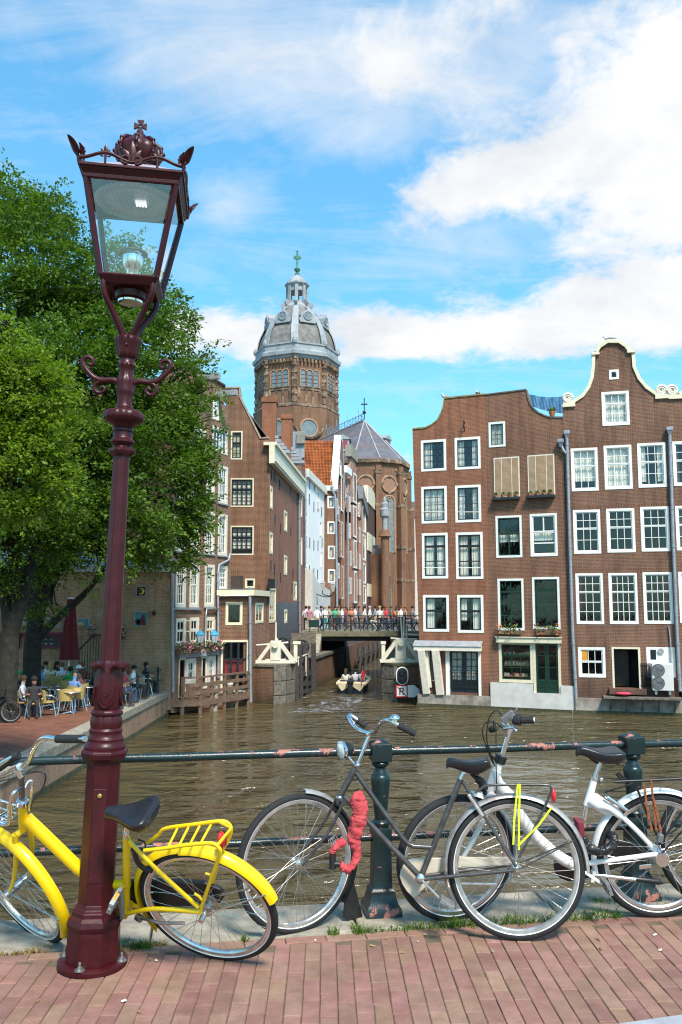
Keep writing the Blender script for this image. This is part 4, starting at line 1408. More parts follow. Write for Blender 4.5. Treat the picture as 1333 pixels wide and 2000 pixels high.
tubes(yb, 'carrier_loop', m_alu, [(curve([q(40, 1540, -.03), q(28, 1548, -.07), q(22, 1562, -.08), q(18, 1600, -.08), q(14, 1610, -.08), q(0, 1606, -.08)], 5), .0085), (curve([q(48, 1540, .03), q(56, 1527, .06), q(63, 1526, .07), q(64, 1536, .07), q(58, 1582, .07)], 5), .007)], 8)
tubes(yb, 'carrier_tube', m_yel, [([q(64, 1532, .075), q(58, 1583, .075)], .006)], 8)
mb = MB()
b0 = [q(38, 1575, .1), q(-50, 1545, .1), q(-110, 1560, -.1), q(-20, 1610, -.1)]
t0 = [q(38, 1590, .1), q(-50, 1562, .1), q(-110, 1580, -.1), q(8, 1612, -.1)]
for L in (b0, t0):
 mb.tube(L, .0055, 6, closed=True)
for i in range(4):
 a, b = b0[i], b0[(i + 1) % 4]
 c, d = t0[i], t0[(i + 1) % 4]
 for k_ in range(8):
  mb.tube([a.lerp(b, k_ / 8), c.lerp(d, k_ / 8)], .003, 5)
for k_ in range(1, 8):
 mb.tube([t0[0].lerp(t0[1], k_ / 8), t0[3].lerp(t0[2], k_ / 8)], .003, 5)
mb.build('front_basket', m_alu, yb, smooth=50)
tubes(yb, 'hub_dynamo', m_alu, [([fc + Yf * -.075, fc + Yf * .07], .022)], 16)
tubes(yb, 'fender_stay', m_spoke, [([fc + Yf * (s * .05), fc + Xf * (RY + .01) + Yf * (s * .028) + Vector((0, 0, -.02))], .004) for s in (-1, 1)] + [([hub + Vector((0, s * .05, 0)), hub + Vector(((RY + .01) * math.cos(R(24)), s * .028, (RY + .01) * math.sin(R(24))))], .004) for s in (-1, 1)], 6)
tubes(yb, 'seat_post', m_chrome, [([q(248, 1636), q(246, 1624)], .017), ([q(246, 1628), q(250, 1612)], .0125)])
saddle(yb, q(206, 1583, .0), q(300, 1588, .0), .10, .085)
for s in (-.06, .06):
 tubes(yb, 'rack_rail', m_yel, [(curve([q(288, 1646, s), q(310, 1630, s), q(324, 1618, s), q(380, 1610, s), q(430, 1604, s), q(447, 1609, s), q(452, 1622, s), q(446, 1642, s), q(440, 1652, s)] if s > 0 else
          [q(282, 1661, s), q(320, 1657, s), q(370, 1650, s), q(412, 1647, s), q(426, 1654, s), q(430, 1668, s), q(415, 1710, s), q(394, 1772, s)], 5), .0085)], 10)
for t in (0.12, .36, .60, .84):
 a = q(337 + (428 - 337) * t, 1617 - 10 * t, .06)
 b = q(318 + (405 - 318) * t, 1656 - 8 * t, -.06)
 tubes(yb, 'rack_bar', m_yel, [([a, b], .0055)], 6)
tubes(yb, 'rack_bar', m_yel, [([q(430, 1606, .05), q(452, 1618, .0), q(424, 1652, -.06)], .0075)], 6)
tubes(yb, 'rack_stay', m_yel, [([q(432, 1664, .05), q(416, 1724, .058)], .008), ([q(402, 1706, -.055), q(410, 1708, -.055), q(415, 1718, -.055)], .006), ([q(380, 1745, -.055), q(388, 1750, -.055), q(394, 1757, -.055)], .006)], 8)
tail_light(yb, q(434, 1642, .0), 1.0)
mb = MB()
mb.prism([yf.xz(x, y, .05) for x, y in ((252, 1722), (300, 1720), (400, 1724), (430, 1736), (440, 1750), (430, 1765), (395, 1772), (300, 1772), (255, 1775))], .045, .07)
mb.build('chain_case', m_black, yb, bevel=.006)
tubes(yb, 'wheel_lock', m_black, [(curve([q(263, 1664, -.03), q(270, 1684, -.04), q(282, 1696, -.04), q(298, 1700, -.04)], 5), .012), (curve([q(270, 1640, .03), q(283, 1645, .02), q(284, 1660, -.02)], 4), .004)], 8)
mb = MB()
mb.beam(q(236, 1736, -.10), q(240, 1792, -.085), .016, .026, (0, 1, 0))
mb.beam(q(240, 1790, -.085), BB + Vector((0, -.06, 0)), .016, .024, (0, 1, 0))
mb.build('crank', m_greyp, yb, bevel=.004)
pedal(yb, q(224, 1760, -.13), M('light_grey_plastic', (.30, .31, .31), .5, var=.1), R(-62), m_amber)
tubes(yb, 'kickstand', m_steel, [([q(272, 1793, -.03), q(290, 1796, -.05), q(312, 1803, -.07), q(360, 1803, -.09)], .0075), ([q(268, 1790, -.02), q(276, 1795, -.03)], .018)], 10)
tubes(yb, 'axle_nut', m_chrome, [([hub + Vector((0, -.05, 0)), hub + Vector((0, -.085, 0))], .013)], 8)
# ================================================= the bicycle whose front wheel enters at the right edge
kf = Fr((2.86, 5.0, 0), R(6), -.05)
kb = thing('bicycle', 'black bicycle mostly outside the frame, only its front wheel showing', 'bicycle', kf, group='bicycles parked along the canal railing')
RK = .34
fc = Vector((-.78, 0, RK))
wheel(kb, 'front_wheel', fc, RK, .021, .15)
wheel(kb, 'rear_wheel', (.30, 0, RK), RK, .021, 0)
tubes(kb, 'frame', m_black, [([(-.52, 0, .86), (-.58, 0, .70)], .017), ([(-.57, 0, .72), (-.12, 0, .30)], .016), ([(-.54, 0, .82), (.10, 0, .78)], .013), ([(.13, 0, .86), (-.12, 0, .30)], .014)] + [([(.12, s * .3, .80), (.30, s, RK)], .008) for s in (-.05, .05)] + [([(-.12, s * .5, .30), (.30, s, RK)], .009) for s in (-.05, .05)])
tubes(kb, 'fork', m_black, [(curve([(-.58, s * .7, .70), (-.64, s, .52), (-.78, s, RK)], 5), .010) for s in (-.05, .05)])
fender(kb, fc, RK + .018, -30, 100, m_black, .026, .15, name='mudguard')
saddle(kb, (-.03, 0, .95), (.24, 0, .96), .085, .07)
tubes(kb, 'handlebar', m_chrome, [(curve([(-.30, -.27, 1.02), (-.42, -.26, 1.03), (-.50, -.12, 1.0), (-.50, .12, 1.0), (-.42, .26, 1.03), (-.30, .27, 1.02)], 5), .011), ([(-.52, 0, .86), (-.50, 0, 1.0)], .012)])
# ------------------------------------------------------------------ house kit
m_cream_p = M('cream_paint', (.66, .58, .40), .5, col2=(.74, .67, .50), scale=5, bump=.1)
m_wht = M('white_window_paint', (.74, .72, .66), .45, col2=(.82, .80, .75), scale=6, bump=.08)
m_cream_w = M('warm_white_paint', (.66, .58, .47), .5, col2=(.76, .69, .58), scale=5)
m_dkgreen = M('dark_green_paint', (.008, .035, .018), .35, var=.3, coat=.2)
m_dkblue = M('blue_black_paint', (.010, .014, .020), .38, var=.3, coat=.2)
m_lead = M('lead_sheet', (.22, .23, .25), .55, col2=(.34, .35, .37), scale=5, bump=.2)
m_slate = M('slate', (.10, .095, .105), .6, col2=(.16, .15, .165), scale=9, bump=.4, bscale=20)
m_zinc = M('zinc_pipe', (.23, .25, .29), .45, metal=.2, col2=(.33, .36, .40), scale=6)
m_render = M('pale_render', (.50, .48, .44), .85, col2=(.62, .60, .56), scale=2.5, bump=.2)
m_whitewash = M('whitewash', (.76, .75, .72), .8, col2=(.84, .83, .81), scale=1.5, bump=.25, bscale=12)
m_plinth = M('stained_plinth', (.16, .135, .11), .9, col2=(.38, .34, .29), scale=2.2, bump=.5, bscale=14)
m_curt = M('net_curtain', (.74, .71, .63), .9, col2=(.84, .81, .74), scale=4)
m_blind = M('roller_blind', (.58, .55, .46), .9, var=.06)
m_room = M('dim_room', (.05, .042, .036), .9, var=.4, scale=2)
m_pane = glass('window_glass', (.94, .95, .94), 1.495, .012, .25)
m_pane_d = glass('dark_window_glass', (.62, .64, .63), 1.50, .012, .30)
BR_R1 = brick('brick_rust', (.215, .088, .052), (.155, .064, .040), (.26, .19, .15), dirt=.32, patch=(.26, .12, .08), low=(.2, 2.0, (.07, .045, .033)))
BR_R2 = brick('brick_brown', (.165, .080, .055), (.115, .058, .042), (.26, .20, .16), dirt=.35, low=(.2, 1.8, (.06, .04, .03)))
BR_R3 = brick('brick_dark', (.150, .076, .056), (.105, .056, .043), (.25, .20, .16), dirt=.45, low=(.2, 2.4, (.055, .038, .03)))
BR_L = brick('brick_left', (.20, .125, .090), (.145, .092, .068), (.27, .22, .18), dirt=.35)
BR_L2 = brick('brick_l2', (.150, .075, .050), (.105, .054, .037), (.27, .21, .16), dirt=.30)
BR_L2S = brick('brick_side_lit', (.215, .105, .078), (.165, .083, .062), (.25, .18, .15), dirt=.2)  # brighter than the front brick: light on the side walls put into the colour
BR_TERR = brick('brick_theatre', (.33, .215, .135), (.24, .15, .095), (.33, .27, .21), dirt=.28, patch=(.42, .31, .23))
BR_PINK = brick('brick_pink', (.30, .185, .155), (.25, .15, .125), (.32, .25, .22), dirt=.12)
BR_CHIM = brick('brick_chimney', (.23, .09, .05), (.17, .07, .04), (.22, .15, .11), dirt=.25)
BR_CH = brick('brick_church', (.165, .092, .060), (.125, .070, .048), (.22, .16, .12), .25, .08, .012, .35, patch=(.23, .15, .095))
UNIT = {}
def unit_box(m):
 if m.name not in UNIT:
  mb = MB()
  mb.box(-.5, -.5, -.5, .5, .5, .5)
  me = bpy.data.meshes.new('unit')
  me.from_pydata(mb.v, [], mb.f)
  me.materials.append(m)
  UNIT[m.name] = me
 return UNIT[m.name]
def slab(outer, holes, mat, thick, parent, name='wall', reveal=None):
 """a wall in the local xz plane (front at y=0, back at y=thick) with window holes"""
 def ccw(p):
  n = len(p)
  a = sum(p[i][0] * p[(i + 1) % n][1] - p[(i + 1) % n][0] * p[i][1] for i in range(n))
  return p if a > 0 else p[::-1]
 outer = ccw([tuple(p) for p in outer])
 holes = [ccw([tuple(p) for p in h]) for h in holes]
 loops = [outer] + holes
 flat = [p for l in loops for p in l]
 tri = geometry.tessellate_polygon([[Vector((x, z, 0)) for x, z in l] for l in loops])
 n = len(flat)
 vs = [(x, 0, z) for x, z in flat] + [(x, thick, z) for x, z in flat]
 fs = []
 for t in tri:
  a, b, c = (Vector(flat[i]) for i in t)
  if (b - a).cross(c - a) < 0:
   t = (t[0], t[2], t[1])
  fs.append(tuple(t))
  fs.append(tuple(i + n for i in reversed(t)))
 o = 0
 for li, l in enumerate(loops):
  m = len(l)
  for i in range(m):
   a, b = o + i, o + (i + 1) % m
   fs.append((a + n, b + n, b, a) if li == 0 else (a, b, b + n, a + n)[::-1])
  o += m
 mb = MB()
 mb.add(vs, fs)
 return mb.build(name, mat, parent)
def rect(f, x0, y0, x1, y1):
 """pixel box -> local rectangle (x0, z0, x1, z1)"""
 a, b = f.xz(x0, y0), f.xz(x1, y0)
 c, d = f.xz(x0, y1), f.xz(x1, y1)
 return ((a[0] + c[0]) / 2, (c[1] + d[1]) / 2, (b[0] + d[0]) / 2, (a[1] + b[1]) / 2)
def rpoly(r):
 x0, z0, x1, z1 = r
 return [(x0, z0), (x1, z0), (x1, z1), (x0, z1)]
def window(p, r, frame=None, sash=None, fw=.10, sw=.045, rows=((3, 2), (3, 2)), split=.5, curtain=None, sill=None, pane=None, proud=.02, depth=.09,
  bar=.026, arch=False, label=None, panes=True, blind=0.0):
 """a window in hole r: frame (the part) > sash, panes, sill, curtain.
 rows: list of (columns, rows) from the top down, split: share of the height of the top field"""
 frame = frame or m_wht
 pane = pane or m_pane
 x0, z0, x1, z1 = r
 mb = MB()
 y0, y1 = -proud, depth
 mb.box(x0, y0, z0, x0 + fw, y1, z1)
 mb.box(x1 - fw, y0, z0, x1, y1, z1)
 mb.box(x0 + fw, y0, z1 - fw, x1 - fw, y1, z1)
 mb.box(x0 + fw, y0, z0, x1 - fw, y1, z0 + fw)
 f = mb.build('window', frame, p)
 if label:
  f['label'] = label
 X0, Z0, X1, Z1 = x0 + fw, z0 + fw, x1 - fw, z1 - fw
 splits = split if isinstance(split, list) else ([split] if len(rows) == 2 else [])
 edges = [Z1] + [Z1 - (Z1 - Z0) * s for s in splits] + [Z0]
 sm = MB()
 ys, ye = .020, .062
 cells = []
 for k, (nc, nr) in enumerate(rows):
  a, b = edges[k + 1], edges[k]
  dy = .0 if k == 0 else .014
  sm.box(X0, ys + dy, a, X0 + sw, ye + dy, b)
  sm.box(X1 - sw, ys + dy, a, X1, ye + dy, b)
  sm.box(X0 + sw, ys + dy, b - sw, X1 - sw, ye + dy, b)
  sm.box(X0 + sw, ys + dy, a, X1 - sw, ye + dy, a + sw)
  u0, u1, v0, v1 = X0 + sw, X1 - sw, a + sw, b - sw
  for i in range(1, nc):
   x = u0 + (u1 - u0) * i / nc
   sm.box(x - bar / 2, ys + .006 + dy, v0, x + bar / 2, ye - .006 + dy, v1)
  for j in range(1, nr):
   z = v0 + (v1 - v0) * j / nr
   sm.box(u0, ys + .008 + dy, z - bar / 2, u1, ye - .008 + dy, z + bar / 2)
  for i in range(nc):
   for j in range(nr):
    cells.append((u0 + (u1 - u0) * i / nc + bar / 2, u0 + (u1 - u0) * (i + 1) / nc - bar / 2, v0 + (v1 - v0) * j / nr + bar / 2, v0 + (v1 - v0) * (j + 1) / nr - bar / 2, dy))
 sm.build('sash', sash or frame, f)
 if panes:
  me = unit_box(pane)
  for a, b, c, d, dy in cells:
   inst('pane', me, f, ((a + b) / 2, .041 + dy, (c + d) / 2), (rnd.uniform(-.006, .006), 0, rnd.uniform(-.006, .006)), (b - a + .008, .005, d - c + .008))
 else:
  inst('glazing', unit_box(pane), f, ((X0 + X1) / 2, .045, (Z0 + Z1) / 2), (0, 0, 0), (X1 - X0 - .03, .005, Z1 - Z0 - .03))
 if sill:
  mb = MB()
  mb.box(x0 - .04, -proud - .05, z0 - .07, x1 + .04, -.002, z0 - .001)
  mb.build('sill', sill, f)
 if curtain:
  mat, spans = curtain
  for s0, s1, t0, t1 in spans:      # shares of the opening
   mb = MB()
   n = max(4, int((s1 - s0) * 26))
   a, b = X0 + (X1 - X0) * s0, X0 + (X1 - X0) * s1
   c, d = Z0 + (Z1 - Z0) * t0, Z0 + (Z1 - Z0) * t1
   vs, fs = [], []
   for i in range(n + 1):
    x = a + (b - a) * i / n
    y = .17 + .018 * math.sin(i * 2.1) + rnd.uniform(-.006, .006)
    vs += [(x, y, c), (x, y, d)]
   for i in range(n):
    fs.append((2 * i, 2 * i + 2, 2 * i + 3, 2 * i + 1))
   mb.add(vs, fs)
   mb.build('curtain', mat, f)
 if blind:
  inst('blind', unit_box(m_blind), f, ((X0 + X1) / 2, .15, Z1 - (Z1 - Z0) * blind / 2), (0, 0, 0), (X1 - X0, .01, (Z1 - Z0) * blind))
 return f
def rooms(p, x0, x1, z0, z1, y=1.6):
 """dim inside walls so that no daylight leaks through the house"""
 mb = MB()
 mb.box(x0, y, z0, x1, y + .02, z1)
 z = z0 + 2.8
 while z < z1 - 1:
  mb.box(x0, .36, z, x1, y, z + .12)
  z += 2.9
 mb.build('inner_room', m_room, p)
def pipe(p, pts, r=.065, name='drainpipe', mat=None, hopper=False, clips=True):
 mb = MB()
 mb.tube(pts, r, 10)
 o = mb.build(name, mat or m_zinc, p, smooth=50)
 if hopper:
  mb = MB()
  x, y, z = pts[0]
  mb.lathe([(.07, -.12), (.17, .10), (.19, .10), (.19, .22), (.17, .24)], 4, c=(x, y, z), ph=R(45))
  mb.build('hopper', mat or m_zinc, o)
 if clips:
  mb = MB()
  for a, b in zip(pts[:-1], pts[1:]):
   a, b = Vector(a), Vector(b)
   L = (b - a).length
   if abs((b - a).normalized().z) < .8:
    continue
   t = .4
   while t < L:
    c = a.lerp(b, t / L)
    mb.lathe([(r * 1.25, -.03), (r * 1.25, .03)], 10, c=c)
    t += 1.5
  if mb.v:
   mb.build('clip', mat or m_zinc, o, smooth=50, kind='stuff')
 return o
def body(p, x0, x1, zb, zt, D, mat, roofz=None, roofm=None, y0=.35):
 """the house behind its front: side walls, back wall and a ridged roof running back"""
 mb = MB()
 t = .3
 mb.box(x0, y0, zb, x0 + t, D, zt)
 mb.box(x1 - t, y0, zb, x1, D, zt)
 mb.box(x0 + t, D - t, zb, x1 - t, D, zt)
 mb.build('side_wall', mat, p)
 roofz = roofz or zt + 1.5
 xm = (x0 + x1) / 2
 mb = MB()
 mb.prism([(x0, zt), (x1, zt), (xm, roofz)], y0, D)
 mb.build('roof', roofm or m_slate, p)
# ================================================================= right-hand row
ZW = WATER_Z
gR1 = fr_line(817, 40.3, 956, 39.2, ZW)
gR2 = fr_line(956, 39.2, 1112.5, 37.75, ZW)
gR3 = fr_line(1112.5, 37.75, 1325, 36.6, ZW)
def P(f, pts):
 return [f.xz(*p) for p in pts]
# --- first house: rust brick with a broken neck gable
h = thing('brick_house', 'rust brown canal house with half gable and leaning white struts by the water', 'house', gR1, group='canal houses on the right bank')
f = gR1
out = P(f, [(824, 1384), (812, 1050), (806, 839), (832, 836.5), (845, 830), (856, 821), (863, 808), (867.5, 795), (868.5, 779), (948, 771), (951, 947), (953, 1100), (957, 1384)])
wins = [rect(f, *b) for b in ((822.7, 859, 872, 920), (888.7, 854, 939, 916.5), (823.6, 950, 873.4, 1022), (889.6, 947.5, 940, 1020), (824.8, 1041, 875.5, 1130), (891, 1039.5, 944, 1131), (827, 1162, 877.5, 1233.7), (894, 1162, 945, 1236))]
door = rect(f, 879, 1270, 935, 1353)
side_w = rect(f, 838, 1269, 853, 1330)
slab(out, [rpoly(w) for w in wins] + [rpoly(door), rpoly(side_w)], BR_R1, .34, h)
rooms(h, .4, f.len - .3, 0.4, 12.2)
body(h, f.xz(812, 1000)[0] + .02, f.xz(951, 1000)[0], -.5, f.xz(840, 850)[1], 9, BR_R1, f.xz(868, 800)[1])
CUR = (m_curt, ((0, .42, 0, 1), (.58, 1, 0, 1)))
for i, w in enumerate(wins):
 if i < 4:
  window(h, w, m_wht, m_dkblue, .12, .05, ((3, 4),), curtain=(m_curt, ((0, .30, 0, 1), (.70, 1, 0, 1)) if i % 2 else ((.0, 1, 0, 1),)) if i != 0 else (m_curt, ((0, .4, 0, 1),)))
 elif i < 6:
  window(h, w, m_wht, m_dkblue, .12, .055, ((2, 1), (2, 2)), .27, CUR, bar=.05)
 else:
  window(h, w, m_wht, m_dkblue, .12, .055, ((2, 1), (2, 1)), .42, (m_curt, ((0, .40, 0, 1),) if i == 6 else ((.6, 1, 0, 1), (0, .3, .3, 1))), bar=.05)
for b in ((822, 1000, 874, 1000), (889, 1000, 941, 1000), (823, 1109, 876, 1109), (890, 1109, 945, 1109)):
 a, c = f.loc(b[0] + 6, b[1], -.03), f.loc(b[2] - 6, b[3], -.03)
 mb = MB()
 mb.tube([a, c], .018, 6)
 mb.build('window_rail', m_wht, h)
x0, z0, x1, z1 = door
mb = MB()
xm = (x0 + x1) / 2
zp = z0 + (z1 - z0) * .30
for a, b in ((x0, xm - .004), (xm + .004, x1)):
 mb.box(a, .06, z0, a + .10, .12, z1)
 mb.box(b - .10, .06, z0, b, .12, z1)
 mb.box(a + .10, .06, z0, b - .10, .12, zp)
 mb.box(a + .10, .06, z1 - .12, b - .10, .12, z1)
 mb.box((a + b) / 2 - .015, .07, zp, (a + b) / 2 + .015, .11, z1 - .12)
 for k in (1, 2, 3):
  z = zp + (z1 - .12 - zp) * k / 4
  mb.box(a + .10, .07, z - .013, b - .10, .11, z + .013)
d = mb.build('door', m_dkblue, h)
for a, b in ((x0, xm), (xm, x1)):
 inst('pane', unit_box(m_pane), d, ((a + b) / 2, .09, (zp + z1 - .12) / 2), (0, 0, 0), (b - a - .2, .006, z1 - zp - .12))
 mb = MB()
 for k in range(12):
  u = a + .1 + (b - a - .2) * k / 11
  mb.box(u - .01, .2 + .02 * math.sin(k * 2.3), zp, u + .07, .21 + .02 * math.sin(k * 2.3), z1)
 mb.build('curtain', m_curt, d)
mb = MB()
zr = z0 + (z1 - z0) * .52
mb.box(x0, -.02, zr - .015, x1, .01, zr + .015)
mb.box(x0, -.02, z0 + .25, x1, .01, z0 + .28)
for k in range(13):
 x = x0 + (x1 - x0) * k / 12
 mb.box(x - .008, -.015, z0 + .28, x + .008, .005, zr - .015)
mb.build('door_railing', m_dark, h)
mb = MB()
for (a, b) in ((871.5, 879), (935, 940)):
 u, v = f.xz(a, 1300)[0], f.xz(b, 1300)[0]
 mb.box(u, -.08, z0 - .15, v, .10, z1 + .02)
mb.build('door_post', m_wht, h)
window(h, side_w, m_cream_p, m_dkblue, .06, .03, ((2, 3),), panes=False, curtain=(m_curt, ((0, 1, 0, 1),)))
a, b = f.xz(812, 1263), f.xz(942, 1265)
mb = MB()
mb.box(a[0], -.42, a[1] - .16, b[0], .0, a[1] + .06)
mb.build('canopy_beam', m_cream_w, h, bevel=.015)
mb = MB()
mb.add([(a[0] - .04, -.46, a[1] + .07), (b[0] + .04, -.46, a[1] + .07), (b[0] + .04, -.002, a[1] + .30), (a[0] - .04, -.002, a[1] + .30)], [(0, 1, 2, 3)])
mb.add([(a[0] - .04, -.46, a[1] + .055), (b[0] + .04, -.46, a[1] + .055), (b[0] + .04, -.46, a[1] + .07), (a[0] - .04, -.46, a[1] + .07)], [(0, 1, 2, 3)])
mb.build('canopy_lead', m_lead, h)
for p0, p1, wd, yy in (((823, 1269), (834, 1355), .34, -.36), ((834, 1269), (841, 1343), .15, -.14), ((851, 1269), (860.5, 1357), .36, -.36)):
 A, B = f.loc(*p0, yy), f.loc(*p1, -.07)
 mb = MB()
 mb.beam(A, B, wd, .2, (0, 1, 0))
 mb.build('strut', m_cream_w, h, bevel=.02)
mb = MB()
mb.box(-.05, -.08, -.6, f.len, -.003, f.xz(880, 1357)[1])
mb.build('plinth', m_plinth, h)
mb = MB()
mb.box(-.1, -.16, -.6, f.len, -.081, .13)
mb.build('waterline_moss', m_moss, h)
mb = MB()
L = P(f, [(806, 839), (832, 836.5), (845, 830), (856, 821), (863, 808), (867.5, 795), (868.5, 779), (948, 771)])
mb.strip(L, .07, -.04, .38, 1)
mb.build('coping', M('mossy_coping', (.16, .13, .06), .9, col2=(.32, .25, .06), scale=3), h)
mb = MB()
A = f.loc(908, 826, 0)
mb.tube([A, (A.x, -.25, A.z + .05), (A.x, -.28, A.z - .35)], .025, 6)
mb.tube([(A.x, 0, A.z - .4), (A.x, -.26, A.z - .02)], .02, 6)
mb.build('hoist_hook', m_dark, h, smooth=50)
# --- second house
h = thing('brick_house', 'brown canal house with bamboo blinds, green shop door and pale plinth', 'house', gR2, group='canal houses on the right bank')
f = gR2
out = P(f, [(956, 1390), (951, 947), (948, 772), (1028, 762), (1030, 774), (1034, 788), (1041, 798), (1052, 807), (1066, 813.5), (1076, 816), (1099, 816), (1105, 1000), (1113.5, 1390)])
att = rect(f, 955, 824, 987.5, 873)
bl = [rect(f, *b) for b in ((965.5, 893, 1015.5, 971), (1031.5, 888, 1084, 968))]
r2 = [rect(f, *b) for b in ((969, 1007, 1020, 1089), (1036, 1003, 1089, 1086.5))]
r3 = [rect(f, *b) for b in ((973, 1130, 1024, 1231), (1040.6, 1127, 1094, 1229))]
shop = rect(f, 975, 1253, 1042, 1333)
sd = rect(f, 1042.3, 1254, 1096, 1354)
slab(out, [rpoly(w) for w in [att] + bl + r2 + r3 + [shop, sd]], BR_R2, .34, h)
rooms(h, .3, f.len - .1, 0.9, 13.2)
body(h, .02, f.len - .3, -.5, f.xz(1080, 830)[1], 9, BR_R2, f.xz(1000, 790)[1])
window(h, att, m_wht, m_dkgreen, .10, .035, ((2, 2),), blind=1.0)
m_bam, g_ = newmat('bamboo_blind')
o_ = g_.n('ShaderNodeTexCoord').outputs['Object']
wv = g_.n('ShaderNodeTexWave', {'Vector': o_, 'Scale': 14.0, 'Distortion': 1.5, 'Detail': 2.0, 'Detail Scale': 1.2}, wave_type='BANDS', bands_direction='Z').outputs[0]
cc = g_.mix(g_.math('MULTIPLY', wv, .6), (.48, .32, .19, 1), (.29, .18, .105, 1))
cc = g_.mix(g_.n('ShaderNodeMapRange', {0: g_.noise(o_, 1.6, 3, .6), 1: .4, 2: .7, 4: .4}).outputs[0], cc, (.17, .12, .085, 1))
g_.n('ShaderNodeOutputMaterial', {0: g_.n('ShaderNodeBsdfPrincipled', {'Base Color': cc, 'Roughness': .8}).outputs[0]})
for i, w in enumerate(bl):
 wn = window(h, w, m_cream_w, m_cream_w, .055, .05, ((2, 1), (2, 1)), .4, panes=False, label='window behind a rolled down bamboo blind')
 mb = MB()
 n = 34
 for k in range(n):
  z = w[1] + .07 + (w[3] - w[1] - .13) * k / n
  mb.box(w[0] + .06, -.035, z, w[2] - .06, -.022, z + (w[3] - w[1] - .13) / n * .86)
 b = mb.build('bamboo_blind', m_bam, wn)
 for c in (.3, .7):
  mb = MB()
  mb.box(w[0] + (w[2] - w[0]) * c - .01, -.042, w[1] + .05, w[0] + (w[2] - w[0]) * c + .01, -.036, w[3] - .06)
  mb.build('blind_cord', m_curt, wn)
for w, bk in zip(r2, (0, 1)):
 window(h, w, m_wht, m_dkgreen if not bk else m_wht, .10, .055, ((2, 1), (2, 1)) if not bk else ((2, 1), (1, 2)), .42, (m_curt, ((0, 1, .36, .62),)), bar=.06)
for w in r3:
 window(h, w, m_wht, m_dkgreen, .10, .05, ((2, 1), (2, 3)), .24, bar=.04, pane=m_pane_d)
x0, z0, x1, z1 = shop
window(h, (x0, z0, x1, z1), m_cream_p, m_dkgreen, .13, .05, ((3, 1), (3, 2)), .32, bar=.035, depth=.12)
sh = MB()
for k in range(3):
 z = z0 + (z1 - z0) * (.12 + .27 * k)
 sh.box(x0 + .15, .3, z, x1 - .15, .7, z + .03)
shf_ = sh.build('shop_shelf', M('shelf_wood', (.42, .22, .09), .6, var=.2), h)
cols = [M('goods_%d' % i, c, .7, var=.2) for i, c in enumerate(((.6, .5, .38), (.55, .55, .52), (.45, .12, .08), (.5, .42, .2)))]
for k in range(3):
 z = z0 + (z1 - z0) * (.12 + .27 * k) + .03
 x = x0 + .2
 while x < x1 - .25:
  w_ = rnd.uniform(.03, .06) if k == 1 else rnd.uniform(.08, .18)
  hh = rnd.uniform(.16, .24) if k == 1 else rnd.uniform(.06, .16)
  mb = MB()
  mb.box(-w_ / 2, -.08, 0, w_ / 2, .08, hh)
  o = mb.build('book' if k == 1 else 'wares', cols[0] if k == 1 else rnd.choice(cols), shf_, bevel=.004)
  o.location = (x, .42, z)
  o.rotation_euler = (0, rnd.uniform(-.05, .22) if k == 1 else 0, 0)
  x += w_ + rnd.uniform(.015, .03)
x0, z0, x1, z1 = sd
mb = MB()
mb.box(x0, -.03, z0, x0 + .11, .1, z1)
mb.box(x1 - .11, -.03, z0, x1, .1, z1)
mb.box(x0 + .11, -.03, z1 - .08, x1 - .11, .1, z1)
mb.build('door_frame', m_cream_p, h)
X0, X1, Z1 = x0 + .11, x1 - .11, z1 - .08
xm = (X0 + X1) / 2
zp = z0 + (z1 - z0) * .27
mb = MB()
for a, b in ((X0, xm - .005), (xm + .005, X1)):
 mb.box(a, .03, z0, a + .09, .09, Z1)
 mb.box(b - .09, .03, z0, b, .09, Z1)
 for k in range(5):
  zk = z0 + (zp - z0) * k / 5
  mb.box(a + .09, .035 + .012 * (k % 2), zk, b - .09, .085, zk + (zp - z0) / 5 - .01)
 mb.box(a + .09, .03, Z1 - .09, b - .09, .09, Z1)
 for fr_ in (.33, .66):
  z = zp + (Z1 - zp) * fr_
  mb.box(a + .09, .04, z - .02, b - .09, .08, z + .02)
d = mb.build('shop_door', m_dkgreen, h)
for a, b in ((X0, xm), (xm, X1)):
 inst('pane', unit_box(m_pane), d, ((a + b) / 2, .06, (zp + Z1 - .09) / 2), (0, 0, 0), (b - a - .18, .006, Z1 - zp - .09))
a, b = f.xz(971, 1249), f.xz(1097.5, 1249)
mb = MB()
mb.box(a[0], -.22, a[1] - .13, b[0], -.03, a[1] + .10)
mb.box(a[0] - .04, -.27, a[1] + .101, b[0] + .04, -.03, a[1] + .14)
mb.build('shop_lintel', m_cream_p, h, bevel=.01)
mb = MB()
zt = f.xz(1000, 1334)[1]
xq0, xq1 = f.xz(1042, 1340)[0], f.xz(1096, 1340)[0]
mb.box(.005, -.10, -.6, xq0, -.003, zt)
mb.box(xq0, -.10, -.6, xq1, -.003, sd[1])
mb.box(xq1, -.10, -.6, f.len + .12, -.003, zt - .03)
mb.build('plinth', m_render, h)
mb = MB()
mb.box(0, -.17, -.6, f.len, -.101, .12)
mb.build('waterline_moss', m_moss, h)
mb = MB()
mb.strip(P(f, [(948, 772), (1028, 762), (1030, 774), (1034, 788), (1041, 798), (1052, 807), (1066, 813.5), (1076, 816), (1099, 816)]), .06, -.04, .38, 1)
mb.build('coping', m_stone_dk, h)
pipe(h, [f.loc(1096, 868, -.14), f.loc(1101, 880, -.14), f.loc(1108.5, 888, -.14)], .06, hopper=True)
for i, b in enumerate(((964, 972, 1016, 977), (1030, 968, 1085, 973))):
 x0, z0, x1, z1 = rect(f, *b)
 mb = MB()
 mb.box(x0, -.30, z0, x1, -.025, z1)
 mb.build('window_shelf', m_dark, h)
mb = MB()
